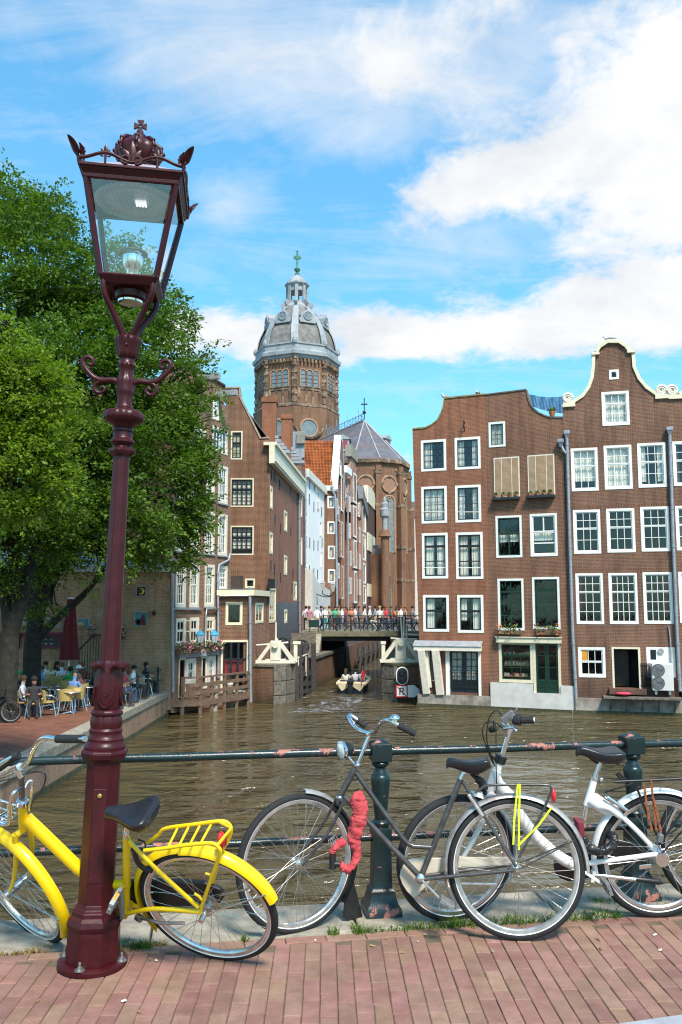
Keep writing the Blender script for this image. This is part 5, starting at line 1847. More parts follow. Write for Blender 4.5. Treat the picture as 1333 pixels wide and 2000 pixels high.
A = [f.loc(1031, 769, .8), f.loc(1101, 774, .8), f.loc(1101, 808, .8), f.loc(1070, 803, .8), f.loc(1036, 793, .8)]
n = 14
vs, fs = [], []
for i in range(n + 1):
 t = i / n
 top = A[0].lerp(A[1], t) + Vector((0, .03 * math.sin(i * 1.7), -.10 * math.sin(math.pi * t)))
 bot = (A[4].lerp(A[3], t * 2) if t < .5 else A[3].lerp(A[2], t * 2 - 1)) + Vector((0, .03 * math.sin(i * 1.7 + 1), 0))
 vs += [top, bot, top + Vector((0, .012, 0)), bot + Vector((0, .012, 0))]
for i in range(n):
 o_ = 4 * i
 fs += [(o_, o_ + 1, o_ + 5, o_ + 4), (o_ + 2, o_ + 6, o_ + 7, o_ + 3)]
mb.add(vs, fs)
scr = mb.build('sun_screen', M('blue_screen_cloth', (.05, .16, .30), .8, col2=(.10, .24, .40), scale=4))
scr.matrix_world = f.m
tag(scr, 'blue fabric screen stretched above the roof terrace between the gables', 'screen')
# --- third house: dark brick with the tall cream edged neck gable
h = thing('brick_house', 'dark brown canal house with tall cream edged bell gable and white sash windows', 'house', gR3, group='canal houses on the right bank')
f = gR3
curveL = [(1099.6, 797), (1124, 786), (1141, 775), (1153, 758), (1160, 738), (1162.5, 715), (1163, 694)]
cap = [(1163, 693), (1168, 690), (1174, 680), (1188, 671), (1208, 671), (1220, 679), (1227, 688), (1233, 690)]
curveR = [(1234, 694), (1235.5, 717), (1246, 741), (1261, 759), (1280, 772), (1306, 779)]
out = P(f, [(1113, 1394), (1106, 1000), (1100, 816)] + curveL + cap + curveR + [(1311, 1000), (1328, 1394)])
wl = {'t': (1190, 722, 1209, 741), 'a': (1176, 764.5, 1229.5, 831)}
A_ = [(1116, 875, 1168.5, 959), (1180.5, 869.5, 1235, 955.5), (1246, 865, 1301.7, 952)]
B_ = [(1120.4, 995.7, 1173.5, 1081.5), (1185.5, 993, 1240.7, 1079), (1252, 989.5, 1308, 1077)]
C_ = [(1125.4, 1119.6, 1179, 1219), (1190, 1119, 1246, 1219), (1257, 1117.5, 1314.6, 1218.5)]
gw = (1130, 1264, 1183, 1323)
gd = (1196, 1264, 1252, 1344)
gp = (1263.6, 1264, 1319.6, 1323)
allw = [rect(f, *b) for b in [wl['t'], wl['a']] + A_ + B_ + C_ + [gw, gd, gp]]
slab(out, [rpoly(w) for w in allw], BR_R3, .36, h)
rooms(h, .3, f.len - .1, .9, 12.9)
body(h, .05, f.len - .05, -.5, f.xz(1200, 850)[1], 10, BR_R3, f.xz(1200, 720)[1])
window(h, allw[0], m_wht, m_wht, .10, .01, ((1, 1),), pane=m_pane_d)
window(h, allw[1], m_wht, m_wht, .12, .045, ((3, 1), (3, 2)), .34, (m_curt, ((0, 1, 0, 1),)))
for i, w in enumerate(allw[2:5]):
 window(h, w, m_wht, m_wht, .11, .045, ((3, 2), (3, 2)), .42, (m_curt, ((0, 1, .2 if i == 0 else 0, 1),)) if i < 2 else (m_curt, ((0, .25, .1, 1), (.75, 1, .1, 1))))
for w in allw[5:8]:
 window(h, w, m_wht, m_wht, .11, .045, ((3, 2), (3, 2)), .42, pane=m_pane_d, blind=0)
m_plum = M('plum_curtain', (.38, .02, .10), .9, var=.3, scale=12)
for i, w in enumerate(allw[8:11]):
 window(h, w, m_wht, m_wht, .10, .04, ((4, 2), (4, 3)) if i else ((3, 2), (3, 3)), .36, (m_plum, ((0, .18, .25, 1),) if i < 2 else ((.72, .95, .1, 1),)), pane=m_pane_d)
window(h, allw[11], m_wht, m_wht, .11, .045, ((3, 1), (3, 1)), .48, pane=m_pane_d)
x0, z0, x1, z1 = allw[12]
mb = MB()
mb.box(x0, -.03, z0, x0 + .09, .12, z1)
mb.box(x1 - .09, -.03, z0, x1, .12, z1)
mb.box(x0 + .09, -.03, z1 - .08, x1 - .09, .12, z1)
mb.build('door_frame', m_cream_p, h)
mb = MB()
mb.box(x0 + .1, .9, z0, x0 + .75, .96, z1 - .2)
for u in (.16, .46):
 for v in (.2, 1.1):
  mb.box(x0 + u, .885, z0 + v, x0 + u + .22, .90, z0 + v + .7)
mb.build('inner_door', M('dark_wood_door', (.035, .015, .010), .5, var=.3), h)
x0, z0, x1, z1 = allw[13]
mb = MB()
mb.box(x0, .0, z0, x1, .05, z1)
pn = mb.build('panel', m_wht, h)
a = rect(f, 1271, 1269, 1282, 1288)
mb = MB()
mb.box(a[0], -.015, a[1], a[2], -.001, a[3])
mb.build('small_pane', m_dkblue, pn)
mb = MB()
c = f.loc(1291, 1272, -.02)
mb.lathe([(.13, 0), (.13, .04), (.10, .05), (.04, .03)], 20)
mb.v = [(c.x + x, c.y - z, c.z + y) for x, y, z in mb.v]
mb.build('extractor_fan', m_lead, pn, smooth=40)
ff = rect(f, 1136, 1270, 1148, 1290)
mb = MB()
mb.box(ff[0], .034, ff[1], ff[2], .039, ff[3])
mb.build('orange_board', M('orange_board', (.62, .28, .03), .6, var=.1), h)
for line, y0_ in ((curveL, 0), (curveR, 0)):
 mb = MB()
 mb.strip([f.xz(*p) for p in line], .15, -.07, .40, 1)
 mb.build('gable_edge', m_cream_p, h)
mb = MB()
mb.strip([f.xz(*p) for p in cap[1:-1]], .17, -.12, .42, 1)
for s in ((1156, 694, 1171, 689), (1225, 690, 1240.5, 685)):
 r_ = rect(f, *s)
 mb.box(r_[0], -.13, r_[1], r_[2], .43, r_[3])
mb.build('gable_cap', m_cream_p, h, bevel=.01)
def scroll(parent, c, r0, sg, name='scroll'):
 mb = MB()
 L = []
 for i in range(40):
  t = i / 39 * 4.4 * math.pi
  r_ = r0 * (1 - .8 * i / 39)
  L.append((c.x + sg * r_ * math.cos(t), -.02, c.z + r_ * math.sin(t)))
 mb.tube(L, [.075 * (1 - .5 * i / 39) for i in range(40)], 8)
 mb.lathe([(r0 * .95, -.01), (r0 * .95, .12)], 20)
 k = len(mb.v) - 40
 mb.v[k:] = [(c.x + x, z, c.z + y) for x, y, z in mb.v[k:]]
 return mb.build(name, m_cream_w, parent, smooth=50)
scroll(h, f.loc(1109, 778), .22, 1)
scroll(h, f.loc(1292, 763), .24, 1)
for b in ((1100, 787, 1124, 795), (1280, 772, 1306, 779)):
 r_ = rect(f, *b)
 mb = MB()
 mb.box(r_[0], -.1, r_[1], r_[2], .42, r_[3])
 mb.build('scroll_base', m_cream_p, h)
pipe(h, [f.loc(1107.5, 852, -.16), f.loc(1113, 1050, -.16), f.loc(1119, 1240, -.16), f.loc(1126, 1366, -.16)], .07, hopper=True)
pipe(h, [f.loc(1308.5, 845, -.16), f.loc(1315, 1050, -.16), f.loc(1323, 1240, -.16), f.loc(1329, 1350, -.16)], .07, hopper=True)
mb = MB()
zt = f.xz(1150, 1363)[1]
mb.box(.13, -.22, -.7, f.len, -.003, zt)
mb.build('plinth', m_plinth, h)
mb = MB()
mb.box(0, -.30, -.7, f.len, -.221, .14)
mb.build('waterline_moss', m_moss, h)
lg = rect(f, 1178, 1356, 1330, 1362)
mb = MB()
mb.box(lg[0], -.75, lg[1] - .02, lg[2], -.003, lg[1] + .06)
for k in range(5):
 x = lg[0] + .3 + (lg[2] - lg[0] - .6) * k / 4
 mb.beam((x, -.68, lg[1] - .03), (x, -.23, lg[1] - .55), .06, .06)
mb.build('landing_ledge', m_stone_dk, h)
st = rect(f, 1190, 1344, 1262, 1356)
mb = MB()
mb.box(st[0], -.35, st[1] + .02, st[2], -.003, st[3])
mb.build('door_step', BR_R3, h)
m_sold = brick('soldier_course', (.13, .06, .042), (.085, .042, .032), (.22, .17, .13), .07, .25, .009, .2)
mb = MB()
for w in allw[2:12]:
 mb.box(w[0] - .08, -.008, w[3] + .004, w[2] + .08, .0, w[3] + .20)
mb.build('soldier_course', m_sold, h)
mb = MB()
for k in range(11):
 x = f.xz(1252, 1300)[0] + (f.xz(1272, 1300)[0] - f.xz(1252, 1300)[0]) * k / 10
 mb.tube([(x, -.05 - .02 * (k % 2), f.xz(1260, 1341)[1]), (x, -.05 - .02 * (k % 2), f.xz(1260, 1295)[1])], .012, 5)
for py in (1297, 1318, 1339):
 a, b = f.loc(1252, py, -.05), f.loc(1272, py, -.05)
 mb.tube([a, b], .014, 5)
mb.build('side_railing', m_dark, h)
mb = MB()
mb.tube([f.loc(1306, 1222, -.05), f.loc(1310, 1250, -.08), f.loc(1312, 1330, -.08)], .03, 6)
mb.build('conduit', m_zinc, h, smooth=50)
ac = thing('air_conditioner', 'white two fan air conditioning unit bolted beside the open doorway', 'air conditioner', f)
x0, z0, x1, z1 = rect(f, 1272, 1295, 1313, 1347)
mb = MB()
mb.box(x0, -.50, z0, x1, -.08, z1)
mb.build('casing', M('appliance_white', (.62, .61, .58), .5, var=.08, scale=2), ac, bevel=.02)
for py in (1309, 1334):
 c = f.loc(1286, py, -.50)
 mb = MB()
 mb.lathe([(.27, 0), (.27, .03), (.24, .03), (.22, .01), (.02, .01)], 24)
 mb.v = [(c.x + x, c.y - z, c.z + y) for x, y, z in mb.v]
 fan = mb.build('fan', M('fan_grille', (.12, .11, .10), .6, var=.3), ac, smooth=40)
 mb = MB()
 for r2_ in (.06, .11, .16, .21):
  mb.tube([(c.x + r2_ * math.cos(t), c.y - .035, c.z + r2_ * math.sin(t)) for t in [R(18 * k) for k in range(20)]], .008, 5, closed=True)
 mb.build('grille_rings', m_zinc, fan, smooth=50)
for x in (x0 + .15, x1 - .15):
 mb = MB()
 mb.beam((x, -.3, z0), (x, -.3, z0 - .18), .09, .09)
 mb.build('foot', m_wht, ac)
cl = MB()
c = f.loc(1218, 1357, -.55)
cl.sphere((c.x, c.y, c.z + .05), .35, 10, 5, (1, .5, .2))
o = cl.build('cloth', M('pink_cloth', (.62, .05, .10), .9, var=.1), smooth=80)
o.matrix_world = f.m
tag(o, 'crumpled pink red cloth lying on the ledge below the open doorway', 'cloth')
# --- fourth house at the right edge
gR4 = Fr(gR3.m @ Vector((f.xz(1325, 1185)[0] + .02, 0, 0)), math.atan2(gR3.m[1][0], gR3.m[0][0]) + R(3))
f = gR4
h = thing('brick_house', 'brown canal house cut by the right edge with cream scroll gable foot', 'house', gR4, group='canal houses on the right bank')
za = lambda py: f.loc(1330, py).z
W4 = 5.6
xl = f.xz(1312, 1000)[0]
x7 = f.xz(1306, 779)[0]
ww = [(f.xz(1319, 1000)[0], za(b), f.xz(1319, 1000)[0] + 1.3, za(a)) for a, b in ((862, 949), (988, 1075), (1117, 1217))] + [(f.xz(1323, 1000)[0] + 2.2, za(b), f.xz(1323, 1000)[0] + 3.5, za(a)) for a, b in ((862, 949), (988, 1075), (1117, 1217))]
slab([(0, -.6), (xl, 7), (x7, za(779)), (x7 + .6, za(770)), (1.5, za(745)), (2.0, za(700)), (3.6, za(700)), (4.1, za(745)), (5.2, za(775)), (W4, za(779)), (W4, -.6)], [rpoly(w) for w in ww], BR_R3, .36, h)
for w in ww:
 window(h, w, m_wht, m_wht, .11, .045, ((3, 2), (3, 2)), .42)
rooms(h, .3, W4 - .3, .9, 14)
body(h, .05, W4, -.5, za(850), 10, BR_R3, za(730))
scroll(h, f.loc(1313, 763), .24, -1)
mb = MB()
mb.strip([(x7 + .5, za(772)), (1.3, za(752)), (1.75, za(725)), (1.95, za(702))], .15, -.07, .4, 1)
mb.box(x7, -.1, za(779), x7 + .9, .42, za(771))
mb.build('gable_edge', m_cream_p, h)
mb = MB()
mb.box(.0, -.22, -.7, W4, -.003, za(1362))
mb.build('plinth', m_plinth, h)
# ================================================================= left bank
# --- low building behind the terrace
gT = Fr((-40, 36.6, QUAY_Z), 0)
f = gT
h = thing('theatre_wall', 'long low brown brick building behind the terrace with small painted reliefs', 'building', gT)
zt = f.xz(250, 1117)[1]
xe = f.xz(337, 1185)[0]
door = rect(f, 226, 1190, 237, 1292)
pic = rect(f, 262.5, 1193.5, 290, 1224.5)
emb = rect(f, 266, 1144, 287, 1166)
slab([(0, -.8), (xe, -.8), (xe, zt), (0, zt)], [rpoly(door)], BR_TERR, .4, h)
mb = MB()
mb.box(0, -.18, zt, xe, .4, zt + .22)
mb.build('fascia', M('pale_fascia', (.42, .42, .40), .7, var=.1), h)
mb = MB()
mb.add([(0, -.2, zt + .23), (xe, -.2, zt + .23), (xe, 6, zt + 2.6), (0, 6, zt + 2.6), (0, 6, -.5), (xe, 6, -.5)], [(0, 1, 2, 3), (3, 2, 5, 4)])
mb.build('roof', M('pale_roof_felt', (.36, .37, .38), .8, var=.15, scale=.8), h)
mb = MB()
x0, z0, x1, z1 = door
mb.box(x0 + .08, .12, z0, x1 - .08, .18, z1 - .08)
d = mb.build('door', m_dkblue, h)
mb = MB()
mb.box(x0, -.05, z0, x0 + .08, .1, z1)
mb.box(x1 - .08, -.05, z0, x1, .1, z1)
mb.box(x0 + .08, -.05, z1 - .08, x1 - .08, .1, z1)
mb.build('door_frame', m_stone, d)
def framed(name, r, label, inner, fmat=m_stone, deep=.05):
 x0, z0, x1, z1 = r
 mb = MB()
 w = .06
 mb.box(x0, -.06, z0, x1, -.001, z0 + w)
 mb.box(x0, -.06, z1 - w, x1, -.001, z1)
 mb.box(x0, -.06, z0 + w, x0 + w, -.001, z1 - w)
 mb.box(x1 - w, -.06, z0 + w, x1, -.001, z1 - w)
 t = thing(name, label, 'relief', f)
 mb.build('frame', fmat, t)
 mb = MB()
 mb.box(x0 + w, -.02, z0 + w, x1 - w, -.002, z1 - w)
 mb.build('panel', inner, t)
 return t, (x0 + w, z0 + w, x1 - w, z1 - w)
m_gold = M('gilding', (.60, .40, .06), .4, metal=.4, col2=(.75, .55, .15), scale=9)
m_blu = M('relief_blue', (.05, .16, .22), .7, col2=(.09, .26, .34), scale=3)
m_maroon = M('maroon_paint', (.10, .012, .014), .5, var=.25)
t, r = framed('wall_relief', emb, 'square stone panel with gilded disc and crescent high on the wall', M('relief_black', (.02, .02, .02), .6))
c = ((r[0] + r[2]) / 2, (r[1] + r[3]) / 2)
mb = MB()
mb.lathe([(.15, 0), (.14, .04), (.05, .06)], 22)
mb.v = [(c[0] + x, -.02 - z, c[1] + y) for x, y, z in mb.v]
mb.build('gilded_disc', m_gold, t, smooth=50)
mb = MB()
mb.lathe([(.105, 0), (.105, .012)], 20)
mb.v = [(c[0] - .05 + x, -.082 - z, c[1] + .01 + y) for x, y, z in mb.v]
mb.build('dark_disc', MATS['relief_black'], t)
t, r = framed('wall_relief', pic, 'blue wall panel with dark red cone shape beside the spotlight', m_blu)
x0, z0, x1, z1 = r
mb = MB()
mb.prism([(x0 + .2, z0), (x1 - .02, z0), (x1 - .08, z0 + .25), (x0 + .38, z1 - .08), (x0 + .32, z1 - .08), (x0 + .22, z0 + .25)], -.06, -.02)
mb.build('red_cone', m_maroon, t)
mb = MB()
mb.lathe([(.13, 0), (.13, .03), (.08, .04), (.07, .0)], 18)
mb.v = [(x0 + .14 + x, -.02 - z, z0 + .16 + y) for x, y, z in mb.v]
mb.build('wheel_disc', MATS['relief_black'], t, smooth=40)
for b, lab, kind in (((44, 1206, 61, 1226), 'blue relief panel on the wall between the two tree trunks', 0), ((91, 1206, 122, 1227), 'wide stone relief with a gilded mask between trunk and parasol', 1), ((151, 1207, 176, 1227), 'blue relief panel with a tan bulge right of the parasol', 2)):
 t, r = framed('wall_relief', rect(f, *b), lab, m_stone if kind == 1 else m_blu)
 c = ((r[0] + r[2]) / 2, (r[1] + r[3]) / 2)
 mb = MB()
 if kind == 1:
  mb.sphere((c[0], -.05, c[1] + .02), .13, 12, 8, (1, .5, 1.1))
  for k in range(9):
   a = R(40 * k)
   mb.tube([(c[0] + .12 * math.cos(a), -.03, c[1] + .12 * math.sin(a)), (c[0] + .26 * math.cos(a), -.03, c[1] + .15 * math.sin(a))], .02, 5)
  mb.build('mask', m_gold, t, smooth=50)
 else:
  mb.sphere((c[0] - .08, -.07, c[1] - .06), .16, 12, 8, (1.2, .6, .8))
  mb.build('bulge', M('tan_stone', (.38, .27, .14), .8, var=.2), t, smooth=50)
for k, (a, b) in enumerate(((-8, 40), (50, 120))):
 r = rect(f, a, 1238, b, 1266)
 t = thing('menu_board', ('dark red framed menu case behind the thick left trunk', 'dark red framed menu case on the wall behind the second trunk')[k], 'menu board', f, group='menu boards on the terrace wall')
 x0, z0, x1, z1 = r
 mb = MB()
 mb.box(x0, -.10, z0, x1, -.001, z1 - .06)
 mb.build('case', m_maroon, t)
 mb = MB()
 mb.box(x0 + .12, -.112, z0 + .1, x1 - .1, -.101, z1 - .12)
 mb.build('board', MATS['relief_black'], t)
 mb = MB()
 mb.add([(x0 - .08, -.25, z1 - .06), (x1 + .08, -.25, z1 - .06), (x1 + .08, -.001, z1 + .06), (x0 - .08, -.001, z1 + .06), (x0 - .08, -.001, z1 - .06), (x1 + .08, -.001, z1 - .06)], [(0, 1, 2, 3), (0, 4, 5, 1), (0, 3, 4), (1, 5, 2)])
 mb.build('hood', M('hood_red', (.16, .02, .03), .5), t)
 mb = MB()
 for r_ in range(5):
  for c_ in range(5):
   if rnd.random() < .7:
    x = x0 + .2 + (x1 - x0 - .4) * c_ / 5
    z = z0 + .14 + (z1 - z0 - .34) * r_ / 5
    mb.box(x, -.114, z, x + rnd.uniform(.05, .16), -.1125, z + .012)
 mb.build('chalk_lines', m_wht, t, kind='stuff')
for px, py in ((301, 1198), ):
 mb = MB()
 c = f.loc(px, py, -.2)
 mb.lathe([(.05, -.1), (.10, .05), (.10, .08)], 12, c=c)
 mb.tube([(c.x, -.2, c.z + .08), (c.x, 0, c.z + .14)], .02, 6)
 o = mb.build('wall_spotlight', m_black, smooth=50)
 o.matrix_world = f.m
 tag(o, 'black spotlight on the wall beside the blue and red panel', 'spotlight')
rl = thing('stair_railing', 'black iron stair railing leading up to the dark door', 'railing', f)
a, b = f.loc(156, 1268, -1.6), f.loc(184, 1240, -1.6)
mb = MB()
mb.tube([a, b, f.loc(226, 1240, -1.6)], .03, 6)
mb.build('handrail', m_dark, rl)
zb = 0
for i in range(14):
 x = a.x + (f.loc(226, 1240, -1.6).x - a.x) * i / 13
 z = a.z + (b.z - a.z) * min(1, (x - a.x) / (b.x - a.x))
 mb = MB()
 mb.box(x - .012, -1.612, zb, x + .012, -1.588, z)
 mb.build('baluster', m_dark, rl)
st = thing('door_steps', 'stone steps up to the dark door behind the lamp', 'steps', f)
for k in range(5):
 mb = MB()
 mb.box(b.x - .9 + .28 * k, -1.55, .02, f.xz(240, 1200)[0], -.05, .17 * (k + 1))
 mb.build('step', m_stone_dk, st)
# --- house L1, set obliquely
gL1 = fr_line(336, 36.7, 450, 41.6, ZW)
f = gL1
h = thing('brick_house', 'narrow brown house above the timber landing with many white windows', 'house', gL1, group='old houses on the left bank')
out = P(f, [(336, 1392), (336, 740), (340, 716), (365, 711), (437, 754), (437, 785), (441, 808), (451, 833), (451, 1392)])
W1 = {}
ground = [(349, 1285, 363, 1362), (364, 1286, 382.5, 1336), (394, 1282, 405, 1345), (406, 1281, 421, 1332)]
up = [(343.6, 1208, 363, 1260), (370.6, 1206, 388.6, 1258), (402, 1205.5, 419, 1258),
 (343.6, 1096, 363.4, 1186), (370.6, 1100, 389, 1186), (400, 1102.5, 419, 1184.6), (426, 1105, 444, 1153),
 (343, 994, 362, 1077), (372, 996, 390, 1078), (400, 999, 419, 1081.6), (426, 1004, 444, 1085),
 (343, 911, 362, 973), (373, 914, 390, 975), (402.5, 916, 419.6, 975), (426.7, 910, 445, 983.5), (415, 836, 445, 885), (416, 779, 429, 820), (372, 836, 402, 885)]
gr = [rect(f, *b) for b in ground]
ur = [rect(f, *b) for b in up]
slab(out, [rpoly(w) for w in gr + ur], BR_L, .35, h)
rooms(h, .2, f.len - .2, .7, 15, 2.2)
zr = f.xz(380, 760)[1]
body(h, .02, f.len - .02, -.5, zr, 8, BR_L, zr + 1)
mb = MB()
mb.strip(P(f, [(336, 720), (340, 716), (365, 711), (437, 754), (437, 785)]), .08, -.1, .5, 1)
mb.build('roof_edge', M('brown_roof_edge', (.10, .075, .055), .8), h)
for i, w in enumerate(ur):
 if i == 16:
  mb = MB()
  mb.box(w[0], .02, w[1], w[2], .08, w[3])
  mb.build('hoist_door', m_wht, h)
  continue
 if i < 3:
  window(h, w, m_cream_w, m_wht, .12, .05, ((2, 1), (2, 1)), .45, None, pane=m_pane_d)
 elif i == 15 or i == 17:
  window(h, w, m_cream_w, m_wht, .12, .05, ((4, 2),), .5, (m_curt, ((0, .3, 0, 1), (.6, 1, 0, 1))))
 else:
  window(h, w, m_cream_w, m_wht, .14, .045, ((3, 2), (3, 2)), .5, (m_curt, ((.0, .35, 0, 1), (.7, 1, 0, 1))) if i % 3 else None, sill=m_lead)
for i, w in enumerate(gr):
 if i == 0:
  window(h, w, m_cream_w, m_maroon, .08, .05, ((1, 1),), pane=m_pane_d, label='door standing open with a dark red leaf')
 elif i == 2:
  window(h, w, m_cream_w, m_cream_w, .06, .03, ((1, 1),), pane=m_pane_d)
 else:
  window(h, w, m_cream_w, m_wht, .16, .06, ((2, 1), (2, 1)), .5, (m_curt, ((.5, 1, 0, 1),)))
mb = MB()
a, b = f.xz(346, 1281), f.xz(425, 1281)
mb.box(a[0], -.14, a[1] - .12, b[0], -.003, a[1] + .14)
mb.build('stone_band', m_lead, h)
for (x0p, x1p, yt, yb_) in ((359, 384, 1211, 1255), (385, 400, 1210, 1252)):
 hp = f.loc(x0p if x0p < 370 else x1p, (yt + yb_) / 2, -.05)
 wd, ht_ = .62, (f.loc(x0p, yt).z - f.loc(x0p, yb_).z)
 mb = MB()
 w_ = .05
 mb.box(0, -.02, -ht_ / 2, w_, .02, ht_ / 2)
 mb.box(wd - w_, -.02, -ht_ / 2, wd, .02, ht_ / 2)
 mb.box(w_, -.02, ht_ / 2 - w_, wd - w_, .02, ht_ / 2)
 mb.box(w_, -.02, -ht_ / 2, wd - w_, .02, -ht_ / 2 + w_)
 mb.box(w_, -.015, -.02, wd - w_, .015, .02)
 mb.box(wd / 2 - .015, -.015, -ht_ / 2 + w_, wd / 2 + .015, .015, ht_ / 2 - w_)
 o = mb.build('open_casement', m_cream_p, h)
 o.location = hp
 o.rotation_euler = (0, 0, R(-66) if x0p < 370 else R(-100))
pipe(h, [f.loc(337.5, 1090, -.1), f.loc(337.5, 1250, -.1), f.loc(338, 1352, -.1)], .075)
pipe(h, [f.loc(450, 1081, -.1), f.loc(447, 1094, -.1), f.loc(428, 1104, -.1), f.loc(426, 1120, -.1), f.loc(427, 1325, -.1)], .06)
pipe(h, [f.loc(428, 1189, -.12), f.loc(404, 1190, -.12), f.loc(402, 1205, -.12), f.loc(402, 1266, -.12), f.loc(394, 1274, -.12), f.loc(393, 1284, -.12)], .045, mat=m_steel, clips=False)
pipe(h, [f.loc(340, 1190, -.08), f.loc(396, 1191, -.08)], .035, mat=m_steel, clips=False)
for b in ((420, 765, 451, 776), (385, 733, 402, 744)):
 A = f.loc((b[0] + 4), (b[1] + b[3]) / 2, 0)
 mb = MB()
 mb.box(A.x - .12, -1.1, A.z - .14, A.x + .12, -.0, A.z + .14)
 mb.build('hoist_beam', m_lead, h)
# --- annex at the water
gA = fr_line(427, 40.4, 488.5, 40.7, ZW)
f = gA
h = thing('annex', 'small brown annex with cream cornice and red curtained doors at the water', 'building', gA)
pa = gA.m @ Vector((gA.len, 0, 0))
pb = at(522, 1185, 44.6)
gAs = Fr(pa, math.atan2(pb.y - pa.y, pb.x - pa.x))
gAs.len = (Vector((pb.x, pb.y)) - Vector((pa.x, pa.y))).length
zt = f.xz(450, 1163)[1]
w1 = rect(f, 441, 1176, 474, 1221)
w2 = rect(f, 431.5, 1250, 486, 1352)
slab([(0, -.6), (f.len, -.6), (f.len, zt), (0, zt)], [rpoly(w1), rpoly(w2)], BR_L2, .3, h)
window(h, w1, m_cream_p, m_cream_p, .11, .02, ((1, 1),), pane=m_pane_d)
m_rcurt = M('red_curtain', (.26, .03, .03), .9, var=.2)
window(h, w2, m_cream_p, m_dkblue, .10, .05, ((3, 1), (3, 1), (3, 1)), [.36, .68], (m_rcurt, ((.04, .62, .33, .62), (.70, .96, .33, .62))), bar=.10, label='tall cream framed door window with red curtains')
sp = gA.i @ gAs.m
def sidepart(o, fr_from=gA, fr_to=gAs):
 o.matrix_local = fr_from.i @ fr_to.m
w3 = rect(gAs, 499, 1177, 514.6, 1217)
o = slab([(.001, -.6), (gAs.len, -.6), (gAs.len, zt), (.001, zt)], [rpoly(w3)], brick('brick_annex_side', (.20, .11, .085), (.16, .085, .065), (.27, .21, .18), dirt=.2), .3, h)
sidepart(o)
o = window(h, w3, m_cream_p, m_cream_p, .11, .04, ((2, 1),), pane=m_pane_d, bar=.07)
sidepart(o)
mb = MB()
mb.box(-.1, -.22, zt, f.len + .12, .3, zt + .28)
mb.build('cornice', m_cream_p, h)
mb = MB()
mb.box(-.0, -.2, zt + .002, gAs.len, .3, zt + .278)
o = mb.build('cornice', m_cream_p, h)
sidepart(o)
mb = MB()
mb.box(-.1, -.24, zt + .281, f.len + .1, 4, zt + .31)
mb.build('flat_roof', m_lead, h)
rooms(h, .1, f.len - .1, .6, zt, 1.3)
pipe(h, [f.loc(488, 1147, -.12), f.loc(489, 1200, -.12), f.loc(489, 1300, -.12), f.loc(490, 1371, -.12)], .075)
pipe(h, [f.loc(430, 1164, -.3), f.loc(486, 1163, -.3)], .05, mat=m_steel, clips=False)
# --- L2, the tall corner house: front
pc = at(446, 1185, 44.7)
pd = at(525, 1185, 44.7)
gB = Fr((pc.x, pc.y, ZW), math.atan2(pd.y - pc.y, pd.x - pc.x))
gB.len = pd.x - pc.x
f = gB
h = thing('brick_house', 'tall dark brown corner house with cream cornice, tiled roof and two chimneys', 'house', gB, group='old houses on the left bank')
out = P(f, [(446, 1400), (446, 833), (438, 759), (467.5, 758.5), (468, 776), (508, 857), (526, 856), (525, 1400)])
fw_ = [(451.5, 842, 474, 897.5), (450, 934, 496, 990), (450, 1027, 496, 1084), (479, 1130, 498.6, 1149)]
fr_ = [rect(f, *b) for b in fw_]
slab(out, [rpoly(w) for w in fr_], BR_L2, .35, h)
for i, w in enumerate(fr_):
 if i == 0:
  window(h, w, m_cream_p, m_dkblue, .07, .06, ((2, 1), (2, 2)), .42, blind=1)
 elif i == 3:
  window(h, w, m_cream_p, m_cream_p, .08, .03, ((1, 1),), pane=m_pane_d)
 else:
  window(h, w, m_cream_p, m_dkblue, .07, .07, ((4, 2), (4, 2)), .40, (m_curt, ((0, 1, .18 if i == 2 else .0, 1),)), bar=.05)
mb = MB()
mb.strip(P(f, [(438, 759), (467.5, 758.5), (468, 776), (508, 857), (526, 856)]), .10, -.05, .5, 1)
mb.build('coping', M('sand_coping', (.33, .25, .18), .8, var=.2), h)
pe = at(586, 1185, 58.2)
gS = Fr((pd.x, pd.y, ZW), math.atan2(pe.y - pd.y, pe.x - pd.x))
gS.len = (Vector((pe.x, pe.y)) - Vector((pd.x, pd.y))).length
s = gS
zc1 = s.xz(526, 905)[1]
zc0 = s.xz(526, 878)[1]
sw_ = [(525.8, 949, 532.5, 993.6), (555, 998, 561, 1038), (525.8, 1039.5, 533, 1082), (555, 1084.7, 561, 1123), (526, 1147, 539, 1216), (574, 1136, 580, 1173), (555.5, 1190, 561, 1217)]
sr = [rect(s, *b) for b in sw_]
sr = [(max(a, .12), b, c, d) for a, b, c, d in sr]
o = slab([(.001, -.6), (s.len, -.6), (s.len, zc0), (.001, zc0)], [rpoly(w) for w in sr], BR_L2S, .3, h)
sidepart(o, gB, gS)
for w in sr:
 o = window(h, w, m_cream_p, m_cream_p, .14, .06, ((1, 2),) if w is not sr[4] else ((2, 3),), bar=.05, pane=m_pane_d if w is sr[4] else m_pane, blind=0 if w is sr[4] else 1)
 sidepart(o, gB, gS)
mb = MB()
mb.box(-.35, -.30, zc1, s.len, -.001, zc0 + .25)
mb.box(-.35, -.42, zc0 + .251, s.len + .1, .3, zc0 + .42)
mb.box(-.35, -.36, zc1 + .12, s.len, -.301, zc1 + .18)
o = mb.build('cornice', m_cream_p, h)
sidepart(o, gB, gS)
mb = MB()
x0, x1 = s.xz(541, 1177)[0], s.len - .02
zg = s.xz(560, 1177)[1]
slab_holes = [rpoly(sr[6])]
mb = slab([(x0, .2), (x1, .2), (x1, zg), (x0, zg)], slab_holes, M('slate_grey_paint', (.055, .055, .065), .6, col2=(.10, .10, .115), scale=2), -.004, h, 'painted_zone')
sidepart(mb, gB, gS)
mb = MB()
